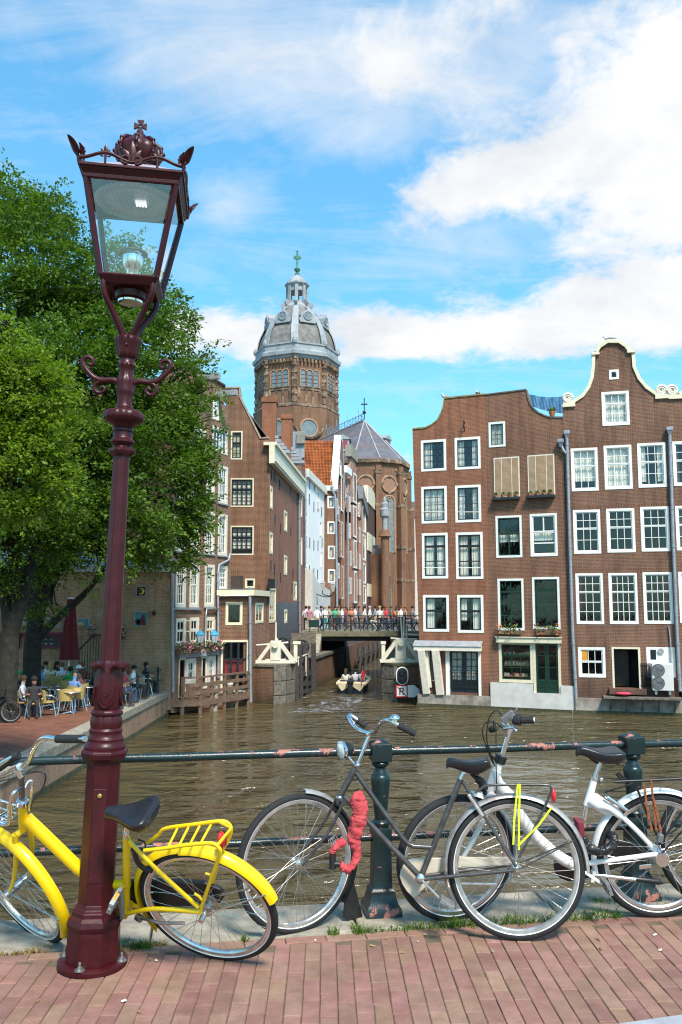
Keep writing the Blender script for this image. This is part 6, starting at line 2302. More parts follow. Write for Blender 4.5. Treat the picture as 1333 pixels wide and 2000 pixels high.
b = rect(s, 584, 1192, 591, 1238)
mb.prism([(b[0] + .1, b[1]), (b[0] + .8, b[1] + .3), (b[0] + 1.0, b[1] + .8), (b[0] + .6, b[1] + 1.2), (b[0] + .9, b[3]), (b[0] + .1, b[3] - .2), (b[0] - .1, b[1] + .9)], -.008, -.005)
o = mb.build('blue_paint', M('blue_graffiti', (.03, .18, .42), .6), h)
sidepart(o, gB, gS)
mb = MB()
for px, py in ((524, 925), (530, 928), (537, 930), (546, 947), (567, 955), (526, 1010), (537, 1015), (548, 1032), (568, 1038), (529, 1105), (536, 1112), (548, 1128), (572, 1120), (570, 1150)):
 c = s.loc(px, py)
 if c.x > .1:
  mb.box(c.x - .02, -.05, c.z - .30, c.x + .02, -.001, c.z + .30)
o = mb.build('wall_anchor', m_dark, h, kind='stuff')
sidepart(o, gB, gS)
zr = f.xz(468, 775)[1]
m_tiles, g_ = newmat('grey_pantiles')
o_ = g_.n('ShaderNodeTexCoord').outputs['Object']
wv = g_.n('ShaderNodeTexWave', {'Vector': o_, 'Scale': 1.6, 'Distortion': .4}, bands_direction='Y').outputs[0]
cc = g_.mix(wv, (.05, .045, .045, 1), (.14, .125, .12, 1))
g_.n('ShaderNodeOutputMaterial', {0: g_.n('ShaderNodeBsdfPrincipled', {'Base Color': cc, 'Roughness': .6}).outputs[0]})
xr = f.xz(467, 776)[0]
xs_ = f.xz(508, 857)[0]
zs_ = f.xz(508, 857)[1]
mb = MB()
D = s.len
sk = (pe.x - pd.x) / s.len
yv = (pe.y - pd.y) / s.len
zrg = zr - .15
mb.add([(xr, .35, zrg), (xr + sk * D, yv * D, zrg), (gB.len + sk * D + .1, yv * D, zc0 + .40), (gB.len + .1, .35, zc0 + .40),
  (-1.5, .35, zc0), (-1.5, yv * D, zc0), (xr + sk * D, yv * D, zc0 - 3), (gB.len + sk * D, yv * D, zc0 - 3)],
 [(0, 3, 2, 1), (0, 1, 5, 4), (1, 2, 7, 6)])
mb.build('roof', m_tiles, h)
for (a, t_, b_, bot, Y) in ((513, 774, 540, 885, 49.5), (550, 808, 571, 905, 55.0)):
 A, B = at(a, t_, Y), at(b_, t_, Y)
 A, B = gB.i @ A, gB.i @ B
 zb = (gB.i @ at(a, bot, Y)).z
 mb = MB()
 mb.box(A.x, A.y, zb, B.x, A.y + .9, A.z)
 mb.box(A.x - .06, A.y - .06, A.z - .35, B.x + .06, A.y + .96, A.z - .1)
 mb.build('chimney', BR_CHIM, h)
 mb = MB()
 for k in range(5):
  mb.box(B.x - .05, A.y - .02, zb + .02 + k * .22, B.x + .12 + .18 * (4 - k), A.y + .9, zb + .20 + k * .22)
 mb.build('lead_steps', m_lead, h)
q_ = [gB.i @ (gS.m @ s.loc(px, py, -.12)) for px, py in ((585, 928), (585, 1000), (585, 1120), (586, 1242))]
pipe(h, q_, .09, hopper=True)
mb = MB()
a = gS.loc(533, 1140, -.25)
mb.box(a.x - .2, -.4, a.z - .25, a.x + .3, -.02, a.z + .25)
o = mb.build('flood_light', m_black, h)
sidepart(o, gB, gS)
mb = MB()
mb.box(f.xz(452, 1130)[0], -1.3, f.xz(460, 1160)[1], f.xz(476, 1130)[0], -.2, f.xz(460, 1126)[1])
mb.build('roof_box', M('dark_brown_box', (.05, .035, .03), .7, var=.3), h)
for o in [c for c in h.children]:
 pass
def oblique(name, label, pxa, Ya, pxb, Yb, pyt_a, mat, zb, wins, depth=7, group='old houses on the left bank', roof=None, frm=None, rows=((2, 2), (2, 2)), cornice=None, cat='house', fw=.12, over=None, curt=True, pane=None, backside=False):
 """a house wall running from one pixel column/depth to another; the roof height is read at its near edge"""
 g_ = fr_line(pxa, Ya, pxb, Yb, zb)
 t = thing(name, label, cat, g_, group)
 zt = g_.xz(pxa, pyt_a)[1]
 rr = [rect(g_, *b) for b in wins]
 out = over(g_) if over else [(0, -.6), (g_.len, -.6), (g_.len, zt), (0, zt)]
 slab(out, [rpoly(r_) for r_ in rr], mat, .3, t)
 for r_ in rr:
  window(t, r_, frm or m_cream_w, None, min(fw, (r_[2] - r_[0]) * .2), .04, rows, .5, panes=False, pane=pane, blind=1 if curt else 0)
 mb = MB()
 if not backside:
  mb.box(0, .3, -.6, .3, depth, zt)
 mb.box(g_.len - .3, .3, -.6, g_.len, depth, zt)
 mb.box(.3, depth - .3, -.6, g_.len - .3, depth, zt)
 mb.build('side_wall', mat, t)
 mb = MB()
 mb.prism([(0, zt), (g_.len, zt), (g_.len / 2, zt + (roof or .3))], .3, depth)
 mb.build('roof', m_tiles, t)
 if cornice:
  mb = MB()
  mb.box(-.1, -.25, zt - .5, g_.len + .1, -.001, zt + .1)
  mb.build('cornice', cornice, t)
 return t, g_
SZ = -.05
t, g_ = oblique('brick_house', 'sliver of brown house with curved gable beside the tiled corner house', 586, 58.3, 596, 60.5, 905, BR_L2S, SZ, [(588, 968, 590.5, 1010), (588, 1050, 590.5, 1104)], depth=5)
zt = g_.xz(586, 905)[1]
mb = MB()
A = [at(px, py, 60.2) for px, py in ((571, 905), (571, 868), (577, 862), (582, 852), (586, 846), (594, 846), (596, 912))]
mb.prism([((g_.i @ a).x, (g_.i @ a).z) for a in A], .02, .5)
o = mb.build('gable', BR_L2S, t)
mb = MB()
A = [g_.i @ at(px, py, 60.0) for px, py in ((572, 852), (586, 843))]
mb.box(A[0].x, 0, A[0].z - 1.6, A[1].x, 1.2, A[1].z)
mb.build('dormer', m_lead, t)
mb = MB()
A = [g_.i @ at(px, py, 60.0) for px, py in ((571, 868), (577, 862), (583, 850), (588, 846))]
mb.strip([(a.x, a.z) for a in A], .22, -.05, .55, 1)
mb.build('gable_edge', M('grey_stone_edge', (.22, .20, .17), .8, var=.2), t)
t, g_ = oblique('white_house', 'whitewashed house wall with few slit windows beside the bridge', 596, 60.6, 633.5, 70.5, 917, m_whitewash, SZ,
    [(597, 940, 600, 975), (620, 958, 623.5, 995), (598, 1000, 600.5, 1050), (625, 1018, 628.5, 1048), (626, 1076, 629, 1109), (598, 1063, 600.5, 1110), (604, 1150, 607, 1200), (622, 1150, 627, 1176)], depth=3.0, frm=m_wht, cornice=M('bone_paint', (.66, .62, .52), .6), rows=((1, 2),))
mb = MB()
for px, py in ((604, 975), (613, 990), (621, 990), (628, 1000), (605, 945), (614, 948), (605, 1060), (613, 1065), (621, 1066), (629, 1060), (604, 1115), (613, 1120), (620, 1122)):
 c = g_.loc(px, py)
 mb.box(c.x - .05, -.05, c.z - .4, c.x + .05, -.001, c.z + .4)
mb.build('wall_anchor', m_dark, t, kind='stuff')
mb = MB()
a, b = g_.xz(596, 1112), g_.xz(633, 1140)
mb.prism([(0, a[1]), (a[0] + 2.5, a[1] - .8), (b[0], b[1] - .6), (b[0], 0), (0, 0)], -.55, -.001)
mb.build('lower_front', m_render, t)
c = g_.loc(603, 1112, 0)
pipe(t, [g_.loc(597, 925, -.15), g_.loc(597, 1110, -.15)], .08)
g4 = fr_line(632, 70.6, 657, 70.6, SZ)
t = thing('brick_house', 'brown house with steep orange pantile roof and white gable coping', 'house', g4, group='old houses on the left bank')
f = g4
wn_ = [rect(f, *b) for b in ((640, 969, 654.5, 992.7), (640, 1018.5, 655.5, 1043), (641, 1066, 655.5, 1092), (641, 1112, 656, 1137.8))]
ze = f.xz(640, 949)[1]
slab([(-3, -.6), (f.len, -.6), (f.len, ze), (-3, ze)], [rpoly(w) for w in wn_], BR_L2, .3, t)
for w in wn_:
 window(t, w, m_wht, m_dkblue, .13, .05, ((1, 1),), .5, (m_curt, ((0, 1, 0, 1),)))
rooms(t, -2, f.len - .2, 1, ze, 1.5)
mb = MB()
mb.box(-3, -.2, ze - .42, f.len, -.001, ze)
mb.build('cornice', m_wht, t)
pk = g4.i @ at(655, 863, 75.5)
m_orange_t, g_ = newmat('orange_pantiles')
o_ = g_.n('ShaderNodeTexCoord').outputs['Object']
cc = g_.ramp(g_.noise(o_, 1.8, 7, .7), ((.34, (.20, .055, .015)), (.5, (.40, .12, .03)), (.68, (.52, .19, .06))))
cc = g_.mix(g_.n('ShaderNodeMapRange', {0: g_.noise(o_, 5.0, 4, .7), 1: .6, 2: .72, 4: .6}).outputs[0], cc, (.10, .06, .02, 1))
g_.n('ShaderNodeOutputMaterial', {0: g_.n('ShaderNodeBsdfPrincipled', {'Base Color': cc, 'Roughness': .7}).outputs[0]})
mb = MB()
x0 = -2.6
x1 = f.len - .3
nx, nz = 26, 15
sl_ = Vector((0, pk.y, pk.z - ze))
tw = (x1 - x0) / nx
for j in range(nz):
 b0 = Vector((0, 0, ze)) + sl_ * (j / nz)
 b1 = Vector((0, 0, ze)) + sl_ * ((j + 1.18) / nz)
 for i in range(nx):
  xx = x0 + i * tw
  v = []
  for (u, hgt) in ((0, .02), (.3, .11), (.55, .09), (.8, -.02), (1.05, .03)):
   v.append((xx + u * tw, b0.y - .06 - hgt * .7 + (-.05), b0.z + hgt * .8))
  for (u, hgt) in ((0, .02), (.3, .11), (.55, .09), (.8, -.02), (1.05, .03)):
   v.append((xx + u * tw, b1.y - hgt * .7, b1.z + hgt * .8))
  mb.add(v, [(k, k + 1, k + 6, k + 5) for k in range(4)])
mb.build('roof_tile', m_orange_t, t, kind='stuff')
mb = MB()
mb.add([(x0, .05, ze), (x1 + .3, .05, ze), (x1 + .3, pk.y, pk.z - .12), (x0, pk.y, pk.z - .12), (x0, pk.y * 2, ze), (x1 + .3, pk.y * 2, ze)], [(0, 1, 2, 3), (3, 2, 5, 4)])
mb.build('roof', m_orange_t, t)
pe2 = at(673, 1185, 81.0)
pg = g4.m @ Vector((f.len, 0, 0))
g5 = Fr(pg, math.atan2(pe2.y - pg.y, pe2.x - pg.x))
L5 = (Vector((pe2.x, pe2.y)) - Vector((pg.x, pg.y))).length
fr5 = [rect(g5, *b) for b in ((659, 975, 661, 1005), (664, 900, 667, 930), (668, 930, 671, 1000), (668, 1020, 671, 1090), (662, 990, 664.5, 1020), (668, 1105, 671, 1170), (661, 1100, 663.5, 1130))]
zpk = g5.xz(663, 852)[1]
o = slab([(.001, -.6), (L5, -.6), (L5, ze), (L5 * .62, zpk), (L5 * .42, zpk), (.001, ze)], [rpoly(w) for w in fr5], BR_L2S, .3, t)
o.matrix_local = g4.i @ g5.m
for w in fr5:
 o = window(t, w, m_wht, None, .15, .05, ((1, 2),), panes=False)
 o.matrix_local = g4.i @ g5.m
mb = MB()
mb.strip([(0, ze - .5), (L5 * .42, zpk), (L5 * .62, zpk), (L5, ze)], .32, -.12, .5, 1)
o = mb.build('gable_coping', m_wht, t)
o.matrix_local = g4.i @ g5.m
pipe(t, [f.loc(649, 955, -.2), f.loc(655, 968, -.2), f.loc(657, 1000, -.2), f.loc(659, 1190, -.2)], .09, hopper=True)
mb = MB()
mb.box(f.xz(634, 1165)[0], -.3, -.2, f.xz(643, 1165)[0], -.001, f.xz(640, 1160)[1])
mb.build('shop_front', m_render, t)
def arch_gable(fr_x, zl, zp):
 return lambda g_: [(0, -.6), (g_.len, -.6), (g_.len, zl), (g_.len * .72, zl + (zp - zl) * .55), (g_.len * .62, zp), (g_.len * .38, zp), (g_.len * .28, zl + (zp - zl) * .55), (0, zl)]
zl_ = lambda px, py, Y: at(px, py, Y).z - SZ
wa = [(691, 925, 697, 983), (691, 988, 697, 1050), (691.5, 1055, 697.5, 1110), (692, 1115, 698, 1178), (682.5, 970, 685, 1000), (683, 1022, 685.5, 1052), (684, 1076, 686.5, 1105), (684, 1128, 686.5, 1160), (701, 982, 703.5, 1010), (701.5, 1030, 704, 1060), (702, 1083, 704.5, 1112), (702.5, 1132, 705, 1162)]
t, g_ = oblique('warehouse', 'pink brick warehouse with a column of white hatches under a grey gable', 674, 81.2, 706.5, 91.0, 985, BR_PINK, SZ, wa, depth=6, rows=((1, 2),), frm=m_wht, fw=.2, over=arch_gable(0, zl_(674, 985, 81.2) - .5, zl_(690, 890, 85)), backside=True)
mb = MB()
a = g_.i @ at(684, 886, 86)
mb.box(g_.len * .30, -.15, a.z - .6, g_.len * .70, .5, a.z + .6)
mb.build('gable_block', M('grey_sandstone', (.26, .24, .19), .8, var=.2), t)
mb = MB()
mb.box(-.3, -.3, a.z - 2.8, 2.4, .4, a.z - 2.1)
mb.build('cornice', m_wht, t)
pipe(t, [g_.loc(680, 965, -.2), g_.loc(680, 1190, -.2)], .09, hopper=True)
wb_ = [(709, 990, 714.5, 1040), (709, 1045, 714.5, 1095), (709.5, 1100, 715, 1140), (710, 1143, 715.5, 1180)]
t, g_ = oblique('warehouse', 'second pink brick warehouse with a narrower column of white hatches', 706.7, 91.2, 717.5, 97.0, 975, BR_PINK, SZ, wb_, depth=6, rows=((1, 2),), frm=m_wht, fw=.2, roof=2, backside=True)
mb = MB()
mb.prism([(-.2, g_.xz(707, 975)[1]), (g_.len, g_.xz(707, 975)[1] - 1.6), (g_.len, g_.xz(707, 975)[1] - .6), (.4, g_.xz(707, 950)[1])], -.2, .6)
mb.build('slate_gable', m_slate, t)
t, g_ = oblique('warehouse', 'dark boarded warehouse front with bands of cream arches', 717.7, 97.2, 743, 113.0, 975, M('dark_brown_boards', (.055, .028, .022), .7, var=.3), SZ, [], depth=6, backside=True)
zA = g_.xz(718, 975)[1]
mb = MB()
for a, b in ((982, 955), (1075, 1040), (1165, 1140)):
 z0, z1 = g_.xz(718, a)[1], g_.xz(718, b)[1]
 mb.box(-.05, -.15, z0, g_.len + .05, -.001, z1)
mb.build('cream_band', m_cream_p, t)
mb = MB()
n = 12
for i in range(n):
 x = g_.len * i / n
 mb.box(x, -.06, 1, x + g_.len / n * .82, -.002, zA - .2)
mb.build('board', M('brown_board', (.075, .038, .03), .7, var=.35, scale=3), t)
mb = MB()
mb.prism([(0, zA - .1), (g_.len * .9, zA - .1), (g_.len * .9, zA + 1.2), (g_.len * .6, zA + 1.6), (g_.len * .3, zA + 1.9), (0, zA + 1.6)], -.1, .4)
mb.build('gable', m_cream_p, t)
mb = MB()
mb.prism([(g_.len * .5, zA + 1.5), (g_.len * .9, zA + 1.3), (g_.len * .75, zA + 2.6), (g_.len * .5, zA + 2.8)], .5, .9)
mb.build('roof_tile_slope', m_orange_t, t)
t, g_ = oblique('brick_house', 'last narrow brick house before the church with white frames', 743.2, 113.2, 751, 120.0, 1000, BR_PINK, SZ, [(745, 1030, 747.5, 1060), (745, 1075, 747.5, 1105), (745, 1120, 747.5, 1150)], depth=5, frm=m_cream_p, rows=((1, 2),), backside=True)
# ================================================================= side canal, lock, middle bridge
def column(mb, poly, z0, z1):
 n = len(poly)
 if sum(poly[i][0] * poly[(i + 1) % n][1] - poly[(i + 1) % n][0] * poly[i][1] for i in range(n)) < 0:
  poly = poly[::-1]
 vs = [(x, y, z0) for x, y in poly] + [(x, y, z1) for x, y in poly]
 mb.add(vs, [tuple(range(n - 1, -1, -1)), tuple(range(n, 2 * n))] + [(i, (i + 1) % n, (i + 1) % n + n, i + n) for i in range(n)])
BR_OLD = brick('brick_old_quay', (.14, .075, .05), (.10, .058, .042), (.15, .12, .09), .22, .065, .012, .45, low=(-2.75, -2.0, (.035, .035, .016)))
wl = lambda d: -1.68 + .159 * (d - 47.8)
mb = MB()
column(mb, [(-45, 59.2), (-2.75, 59.2), (wl(60), 60), (wl(95), 95), (30, 101), (30, 400), (-300, 400), (-300, 59.2)], -4, SZ)
mb.build('street_left', mat_street, kind='structure', label='street along the left bank of the side canal')
mb = MB()
column(mb, [(3.35, 59), (8.6, 93), (30.5, 99), (200, 300), (200, 48), (20, 48), (7.5, 48.5), (7.2, 50)], -4, SZ + .002)
mb.build('street_right', mat_street, kind='structure', label='street along the right bank of the side canal')
qw2 = thing('canal_wall', 'dark mossy brick wall on the left side of the narrow lock canal', 'wall', (0, 0, 0))
mb = MB()
column(mb, [(-3.2, 44.9), (-2.2, 44.4), (wl(47.8), 47.8), (wl(60), 60), (-2.6, 60), (-3.0, 52)], -4, -1.35)
mb.build('brickwork', BR_OLD, qw2)
mb = MB()
column(mb, [(wl(47.8) - .55, 47.6), (wl(47.8) + .06, 47.6), (wl(60) + .06, 59.9), (wl(60) - .55, 59.9)], -1.349, -1.18)
mb.build('coping_stone', mat_stone_dk, qw2)
mb = MB()
column(mb, [(wl(58) - .5, 60.02), (wl(95) + .01, 95), (wl(95) + .08, 95), (wl(60) + .08, 60.02)], -4, -1.2)
mb.build('far_brickwork', BR_OLD, qw2)
lq = thing('lock_pier', 'brick and stone lock pier on the left with a white winch on top', 'lock pier', (0, 0, 0))
a = [at(px, 1330, Y) for px, Y in ((492, 41.6), (510, 41.3), (535, 41.1), (560, 41.4), (577, 42.4))]
poly = [(p.x, p.y) for p in a] + [(-2.05, 44.6), (-4.6, 44.5)]
zt = at(540, 1303, 41.2).z
mb = MB()
column(mb, poly, -4, zt)
mb.build('brickwork', BR_OLD, lq)
mb = MB()
column(mb, [(x * 1.0, y - .06) for x, y in poly[:5]] + [(-2.0, 44.6), (-4.6, 44.5)], zt + .001, zt + .14)
mb.build('coping_stone', mat_stone_dk, lq, bevel=.02)
for r_ in range(3):
 for c_ in range(3):
  A, B = a[2 + (c_ if c_ < 2 else 1)], a[3 + (c_ if c_ < 2 else 1)]
  t0, t1 = (0, .98) if c_ < 2 else (1.0, 1.0)
  if c_ == 2:
   continue
  P0, P1 = A.lerp(B, t0), A.lerp(B, t1)
  z0 = -3.3 + r_ * .68
  mb = MB()
  column(mb, [(P0.x, P0.y - .07), (P1.x, P1.y - .07), (P1.x, P1.y + .2), (P0.x, P0.y + .2)], z0 + .015, z0 + .665)
  mb.build('stone', mat_stone_dk, lq, bevel=.025)
rq = thing('lock_pier', 'brick and stone lock pier on the right carrying a canal sign', 'lock pier', (0, 0, 0))
b = [at(px, 1330, Y) for px, Y in ((747, 42.6), (770, 41.9), (826, 41.6))]
mb = MB()
column(mb, [(p.x, p.y) for p in b] + [(7.5, 44), (7.5, 53), (3.2, 53)], -4, zt)
mb.build('brickwork', BR_OLD, rq)
mb = MB()
column(mb, [(p.x - .05, p.y - .06) for p in b] + [(7.5, 44), (7.5, 52.9), (3.15, 52.9)], zt + .001, zt + .14)
mb.build('coping_stone', m_moss, rq, bevel=.02)
for r_ in range(3):
 mb = MB()
 P0, P1 = b[0], b[1].lerp(b[2], .12)
 z0 = -3.3 + r_ * .68
 column(mb, [(P0.x - .05, P0.y - .06), (b[1].x, b[1].y - .07), (P1.x, P1.y - .07), (P1.x, P1.y + .3), (P0.x - .05, P0.y + .4)], z0 + .015, z0 + .665)
 mb.build('stone', mat_stone_dk, rq, bevel=.025)
m_timber = M('black_timber', (.028, .025, .024), .8, col2=(.06, .052, .048), scale=8, bump=.3)
gt = thing('lock_gate', 'black timber lock gate folded back against the left canal wall', 'lock gate', (0, 0, 0))
for k, (px, y0, y1, Y) in enumerate(((580, 1300, 1368, 42.9), (588, 1302, 1362, 43.8), (597, 1255, 1345, 45.4), (613, 1256, 1345, 47.0), (586, 1252, 1300, 43.6))):
 A, B = at(px, y0, Y), at(px, y1, Y)
 mb = MB()
 mb.beam(A, (A.x, A.y, min(B.z, -3.1)), .26, .26, (0, 1, 0))
 o = mb.build('gate_post' if k < 4 else 'mooring_post', m_timber, gt, bevel=.015)
for py in (1318, 1338, 1352):
 A, B = at(580, py, 42.8), at(608, py - 4, 46.8)
 mb = MB()
 mb.beam(A, B, .12, .22)
 mb.build('gate_rail', m_timber, gt)
for k, (px, py, Y) in enumerate(((553, 1260, 44.3), (590, 1264, 45.6))):
 c = at(px, py, Y)
 t = thing('gear_wheel', ('black iron gear wheel behind the left white winch', 'spoked black iron wheel beside the lock gate posts')[k], 'gear wheel', c)
 mb = MB()
 mb.tube([(.36 * math.cos(u), 0, .36 * math.sin(u)) for u in [R(20 * i) for i in range(18)]], .05, 6, closed=True)
 for i in range(3):
  u = R(60 * i)
  mb.tube([(-.36 * math.cos(u), 0, -.36 * math.sin(u)), (.36 * math.cos(u), 0, .36 * math.sin(u))], .03, 6)
 mb.build('rim', m_dark, t, smooth=50)
 mb = MB()
 mb.box(-.12, -.1, zt + .14 - c.z, .12, .1, .05)
 mb.build('stand', m_dark, t)
m_oldw = M('ivory_paint', (.62, .56, .42), .6, col2=(.72, .67, .55), scale=4, bump=.2)
def winch(name, label, px, py, Y, s=1.0, poles=()):
 c = at(px, py, Y)
 c.z = zt + .14
 t = thing(name, label, 'winch', c)
 mb = MB()
 mb.box(-1.0 * s, -.3, 0, 1.0 * s, .3, .14)
 mb.build('base_beam', m_oldw, t, bevel=.01)
 for sy in (-.22, .22):
  for sx in (-1, 1):
   mb = MB()
   mb.beam((sx * .85 * s, sy, .14), (sx * .22 * s, sy, 1.0 * s), .17, .14, (0, 1, 0))
   mb.build('leg', m_oldw, t)
  mb = MB()
  mb.box(-.26 * s, sy - .1, .14, .26 * s, sy + .1, 1.12 * s)
  mb.build('upright', m_oldw, t, bevel=.02)
  mb = MB()
  mb.beam((-.5 * s, sy, .16), (.5 * s, sy, .16), .12, .1)
  mb.build('foot_beam', m_oldw, t)
 mb = MB()
 mb.tube([(0, -.5, .92 * s), (0, .5, .92 * s)], .15, 12)
 mb.build('drum', m_oldw, t, smooth=40)
 for dx0, dz0, dx1, dz1 in poles:
  mb = MB()
  mb.tube([(dx0, -.1, dz0), (dx1, -.1, dz1)], .045, 8)
  mb.build('spoke_pole', m_oldw, t, smooth=50)
 return t
winch('lock_winch', 'ivory painted timber winch on the left lock pier', 539, 1297, 42.0, .98, ((0, .95, 0, 2.0), (-.95, .88, 0, .95), (0, .95, .62, 1.02), (-.1, .9, .1, 1.2)))
winch('lock_winch', 'front ivory timber winch on the right lock pier with raised poles', 783, 1300, 42.6, 1.05, ((.1, .95, .02, 2.25), (.15, .95, .18, 2.3), (-.5, 1.2, .4, 1.15), (.1, .95, 1.2, .95)))
winch('lock_winch', 'second ivory winch half hidden behind the front one on the right pier', 806, 1296, 44.2, 1.0, ((-.5, 1.35, .7, 1.3), (-.3, .9, -.3, 1.9)))
for k, (px, y0, y1, Y) in enumerate(((578, 1258, 1297, 42.7), (749, 1258, 1300, 42.9))):
 A, B = at(px, y0, Y), at(px, y1, Y)
 t = thing('white_post', ('ivory post standing right of the left winch', 'ivory corner post left of the right winches')[k], 'post', (A.x, A.y, zt + .14))
 mb = MB()
 mb.box(-.09, -.09, 0, .09, .09, A.z - zt - .14)
 mb.build('shaft', m_oldw, t)
 mb = MB()
 mb.box(-.13, -.13, A.z - zt - .14, .25 if k == 0 else .13, .13, A.z - zt + .0)
 mb.build('head', m_oldw, t)
gr_ = thing('guard_rail', 'thin ivory handrail beside the lock gate', 'railing', (0, 0, 0))
for px, Y in ((583, 43.2), (598, 45.0)):
 A = at(px, 1282, Y)
 mb = MB()
 mb.tube([(A.x, A.y, -2.0), (A.x, A.y, A.z)], .035, 6)
 mb.build('post', m_oldw, gr_)
mb = MB()
mb.tube([at(580, 1286, 42.9), at(602, 1277, 45.6)], .035, 6)
mb.build('rail', m_oldw, gr_)
sg = thing('canal_signal', 'black two lamp canal signal with white oval rim on the right pier', 'signal', at(786, 1320, 41.5))
mb = MB()
def oval(w, hh, n=8):
 L = []
 for i in range(n + 1):
  a_ = math.pi * i / n
  L.append((w * math.cos(a_), hh - w + w * math.sin(a_)))
 for i in range(n + 1):
  a_ = math.pi + math.pi * i / n
  L.append((w * math.cos(a_), -(hh - w) + w * math.sin(a_)))
 return L
mb.prism(oval(.30, .44), -.02, .05)
mb.build('white_rim', m_wht, sg)
mb = MB()
mb.prism(oval(.25, .39), -.06, -.021)
mb.build('black_board', m_black, sg)
for z in (.17, -.15):
 mb = MB()
 mb.lathe([(.13, 0), (.13, .10), (.11, .10), (.11, .02), (.0, .03)], 18, cap=False)
 mb.v = [(x, -.06 - zz_, z + y) for x, y, zz_ in mb.v]
 mb.build('lamp', M('dark_lens', (.03, .03, .03), .2), sg, smooth=40)
sg = thing('canal_sign', 'red edged white sign with struck out letter R beside a white arrow board', 'sign', at(785, 1350, 41.45))
m_signred = M('sign_red', (.60, .012, .02), .5, var=.08)
mb = MB()
w = .29
mb.box(-w, 0, -w, w, .04, w)
mb.build('red_border', m_signred, sg)
mb = MB()
mb.box(-.235, -.01, -.235, .235, -.001, .235)
mb.build('white_field', m_wht, sg)
mb = MB()
mb.prism([(-.20, .23), (-.23, .20), (.20, -.23), (.23, -.20)], -.016, -.011)
mb.build('red_bar', m_signred, sg)
mb = MB()
mb.box(-.115, -.024, -.17, -.060, -.017, .17)
mb.prism([(-.06, .17), (.02, .17), (.02, .12), (-.06, .12)], -.024, -.017)
mb.prism([(-.06, .03), (.02, .03), (.02, -.02), (-.06, -.02)], -.024, -.017)
L = [(.02 + .095 * math.cos(u), .075 + .095 * math.sin(u)) for u in [R(-90 + 20 * i) for i in range(10)]]
L2 = [(.02 + .045 * math.cos(u), .075 + .045 * math.sin(u)) for u in [R(90 - 20 * i) for i in range(10)]]
mb.prism(L + L2, -.024, -.017)
mb.prism([(.0, -.02), (.06, -.02), (.135, -.17), (.07, -.17)], -.024, -.017)
mb.build('letter', m_black, sg)
mb = MB()
mb.box(.30, .01, -w, 1.02, .04, w)
mb.build('black_panel', m_black, sg)
mb = MB()
mb.prism([(.30, -w), (.62, -w), (.98, 0), (.62, w), (.30, w)], -.004, .009)
mb.build('white_arrow', m_wht, sg)
# --- middle bridge
br = thing('stone_bridge', 'low bridge with mossy stone edge and dark girders over the side canal', 'bridge', (0, 0, 0))
YB = 54.0
xl, xr = at(628, 1240, YB).x, at(764, 1240, YB).x
x0, x1 = at(588, 1240, YB).x, at(826, 1240, YB).x
zd, ze_, zg_ = at(700, 1233, YB).z, at(700, 1243, YB).z, at(700, 1252, YB).z
mb = MB()
mb.box(x0, YB, ze_, x1, YB + 6.5, zd)
mb.build('deck', M('bridge_edge_stone', (.13, .115, .07), .9, col2=(.22, .20, .14), scale=3, bump=.4), br)
for k in range(5):
 mb = MB()
 y = YB + .25 + k * 1.4
 mb.box(xl - .2, y, zg_, xr + .2, y + .5, ze_ - .001)
 mb.build('girder', m_timber, br)
for k, (a0, a1) in enumerate(((x0, xl), (xr, x1))):
 mb = MB()
 mb.box(a0, YB + .05, -4, a1, YB + 6.4, ze_ - .002)
 mb.build('abutment', BR_OLD, br)
 mb = MB()
 if k == 0:
  mb.beam((xl - .15, YB - .05, ze_ + .05), (xl - .28, YB - 1.6, -1.4), .35, .3)
  mb.build('ramp_stone', m_stone, br)
for k in range(4):
 mb = MB()
 mb.box(x0 - .6, YB - .3 - .35 * k, -1.4, at(618, 1240, YB).x, YB - .3 - .35 * (k - 1) - .006, zd - .1 - .2 * k)
 mb.build('stair_step', m_stone_dk, br)
rl = thing('bridge_railing', 'dark green iron railing along the middle bridge', 'railing', (0, 0, 0))
m_dg = M('bottle_green_iron', (.012, .030, .030), .4, var=.3)
for z in (.98, .52):
 mb = MB()
 mb.tube([(at(632, 1200, YB).x, YB + .15, zd + z), (x1, YB + .15, zd + z)], .035, 6)
 mb.build('rail', m_dg, rl, smooth=50)
x = at(632, 1200, YB).x
while x < x1:
 mb = MB()
 mb.box(x - .05, YB + .1, zd, x + .05, YB + .2, zd + 1.05)
 mb.build('post', m_dg, rl)
 x += 1.75
bx_ = at(785, 1230, YB - .2)
t = thing('green_cabinet', 'dark green narrow cabinet at the right end of the bridge railing', 'cabinet', (bx_.x, bx_.y, -1.2))
mb = MB()
mb.box(-.16, -.2, 0, .16, .2, 2.15)
mb.build('body', m_dg, t, bevel=.02)
mb = MB()
mb.box(-.19, -.23, 2.15, .19, .23, 2.22)
mb.build('cap', m_dg, t)
a0 = at(603, 1222, YB)
t = thing('green_board', 'dark green board fixed at the left end of the bridge railing', 'board', (a0.x, YB, zd))
mb = MB()
mb.box(0, -.03, .25, .68, .03, .72)
mb.build('panel', m_dg, t)
for x in (.05, .6):
 mb = MB()
 mb.box(x, -.02, 0, x + .06, .02, .25)
 mb.build('leg', m_dg, t)
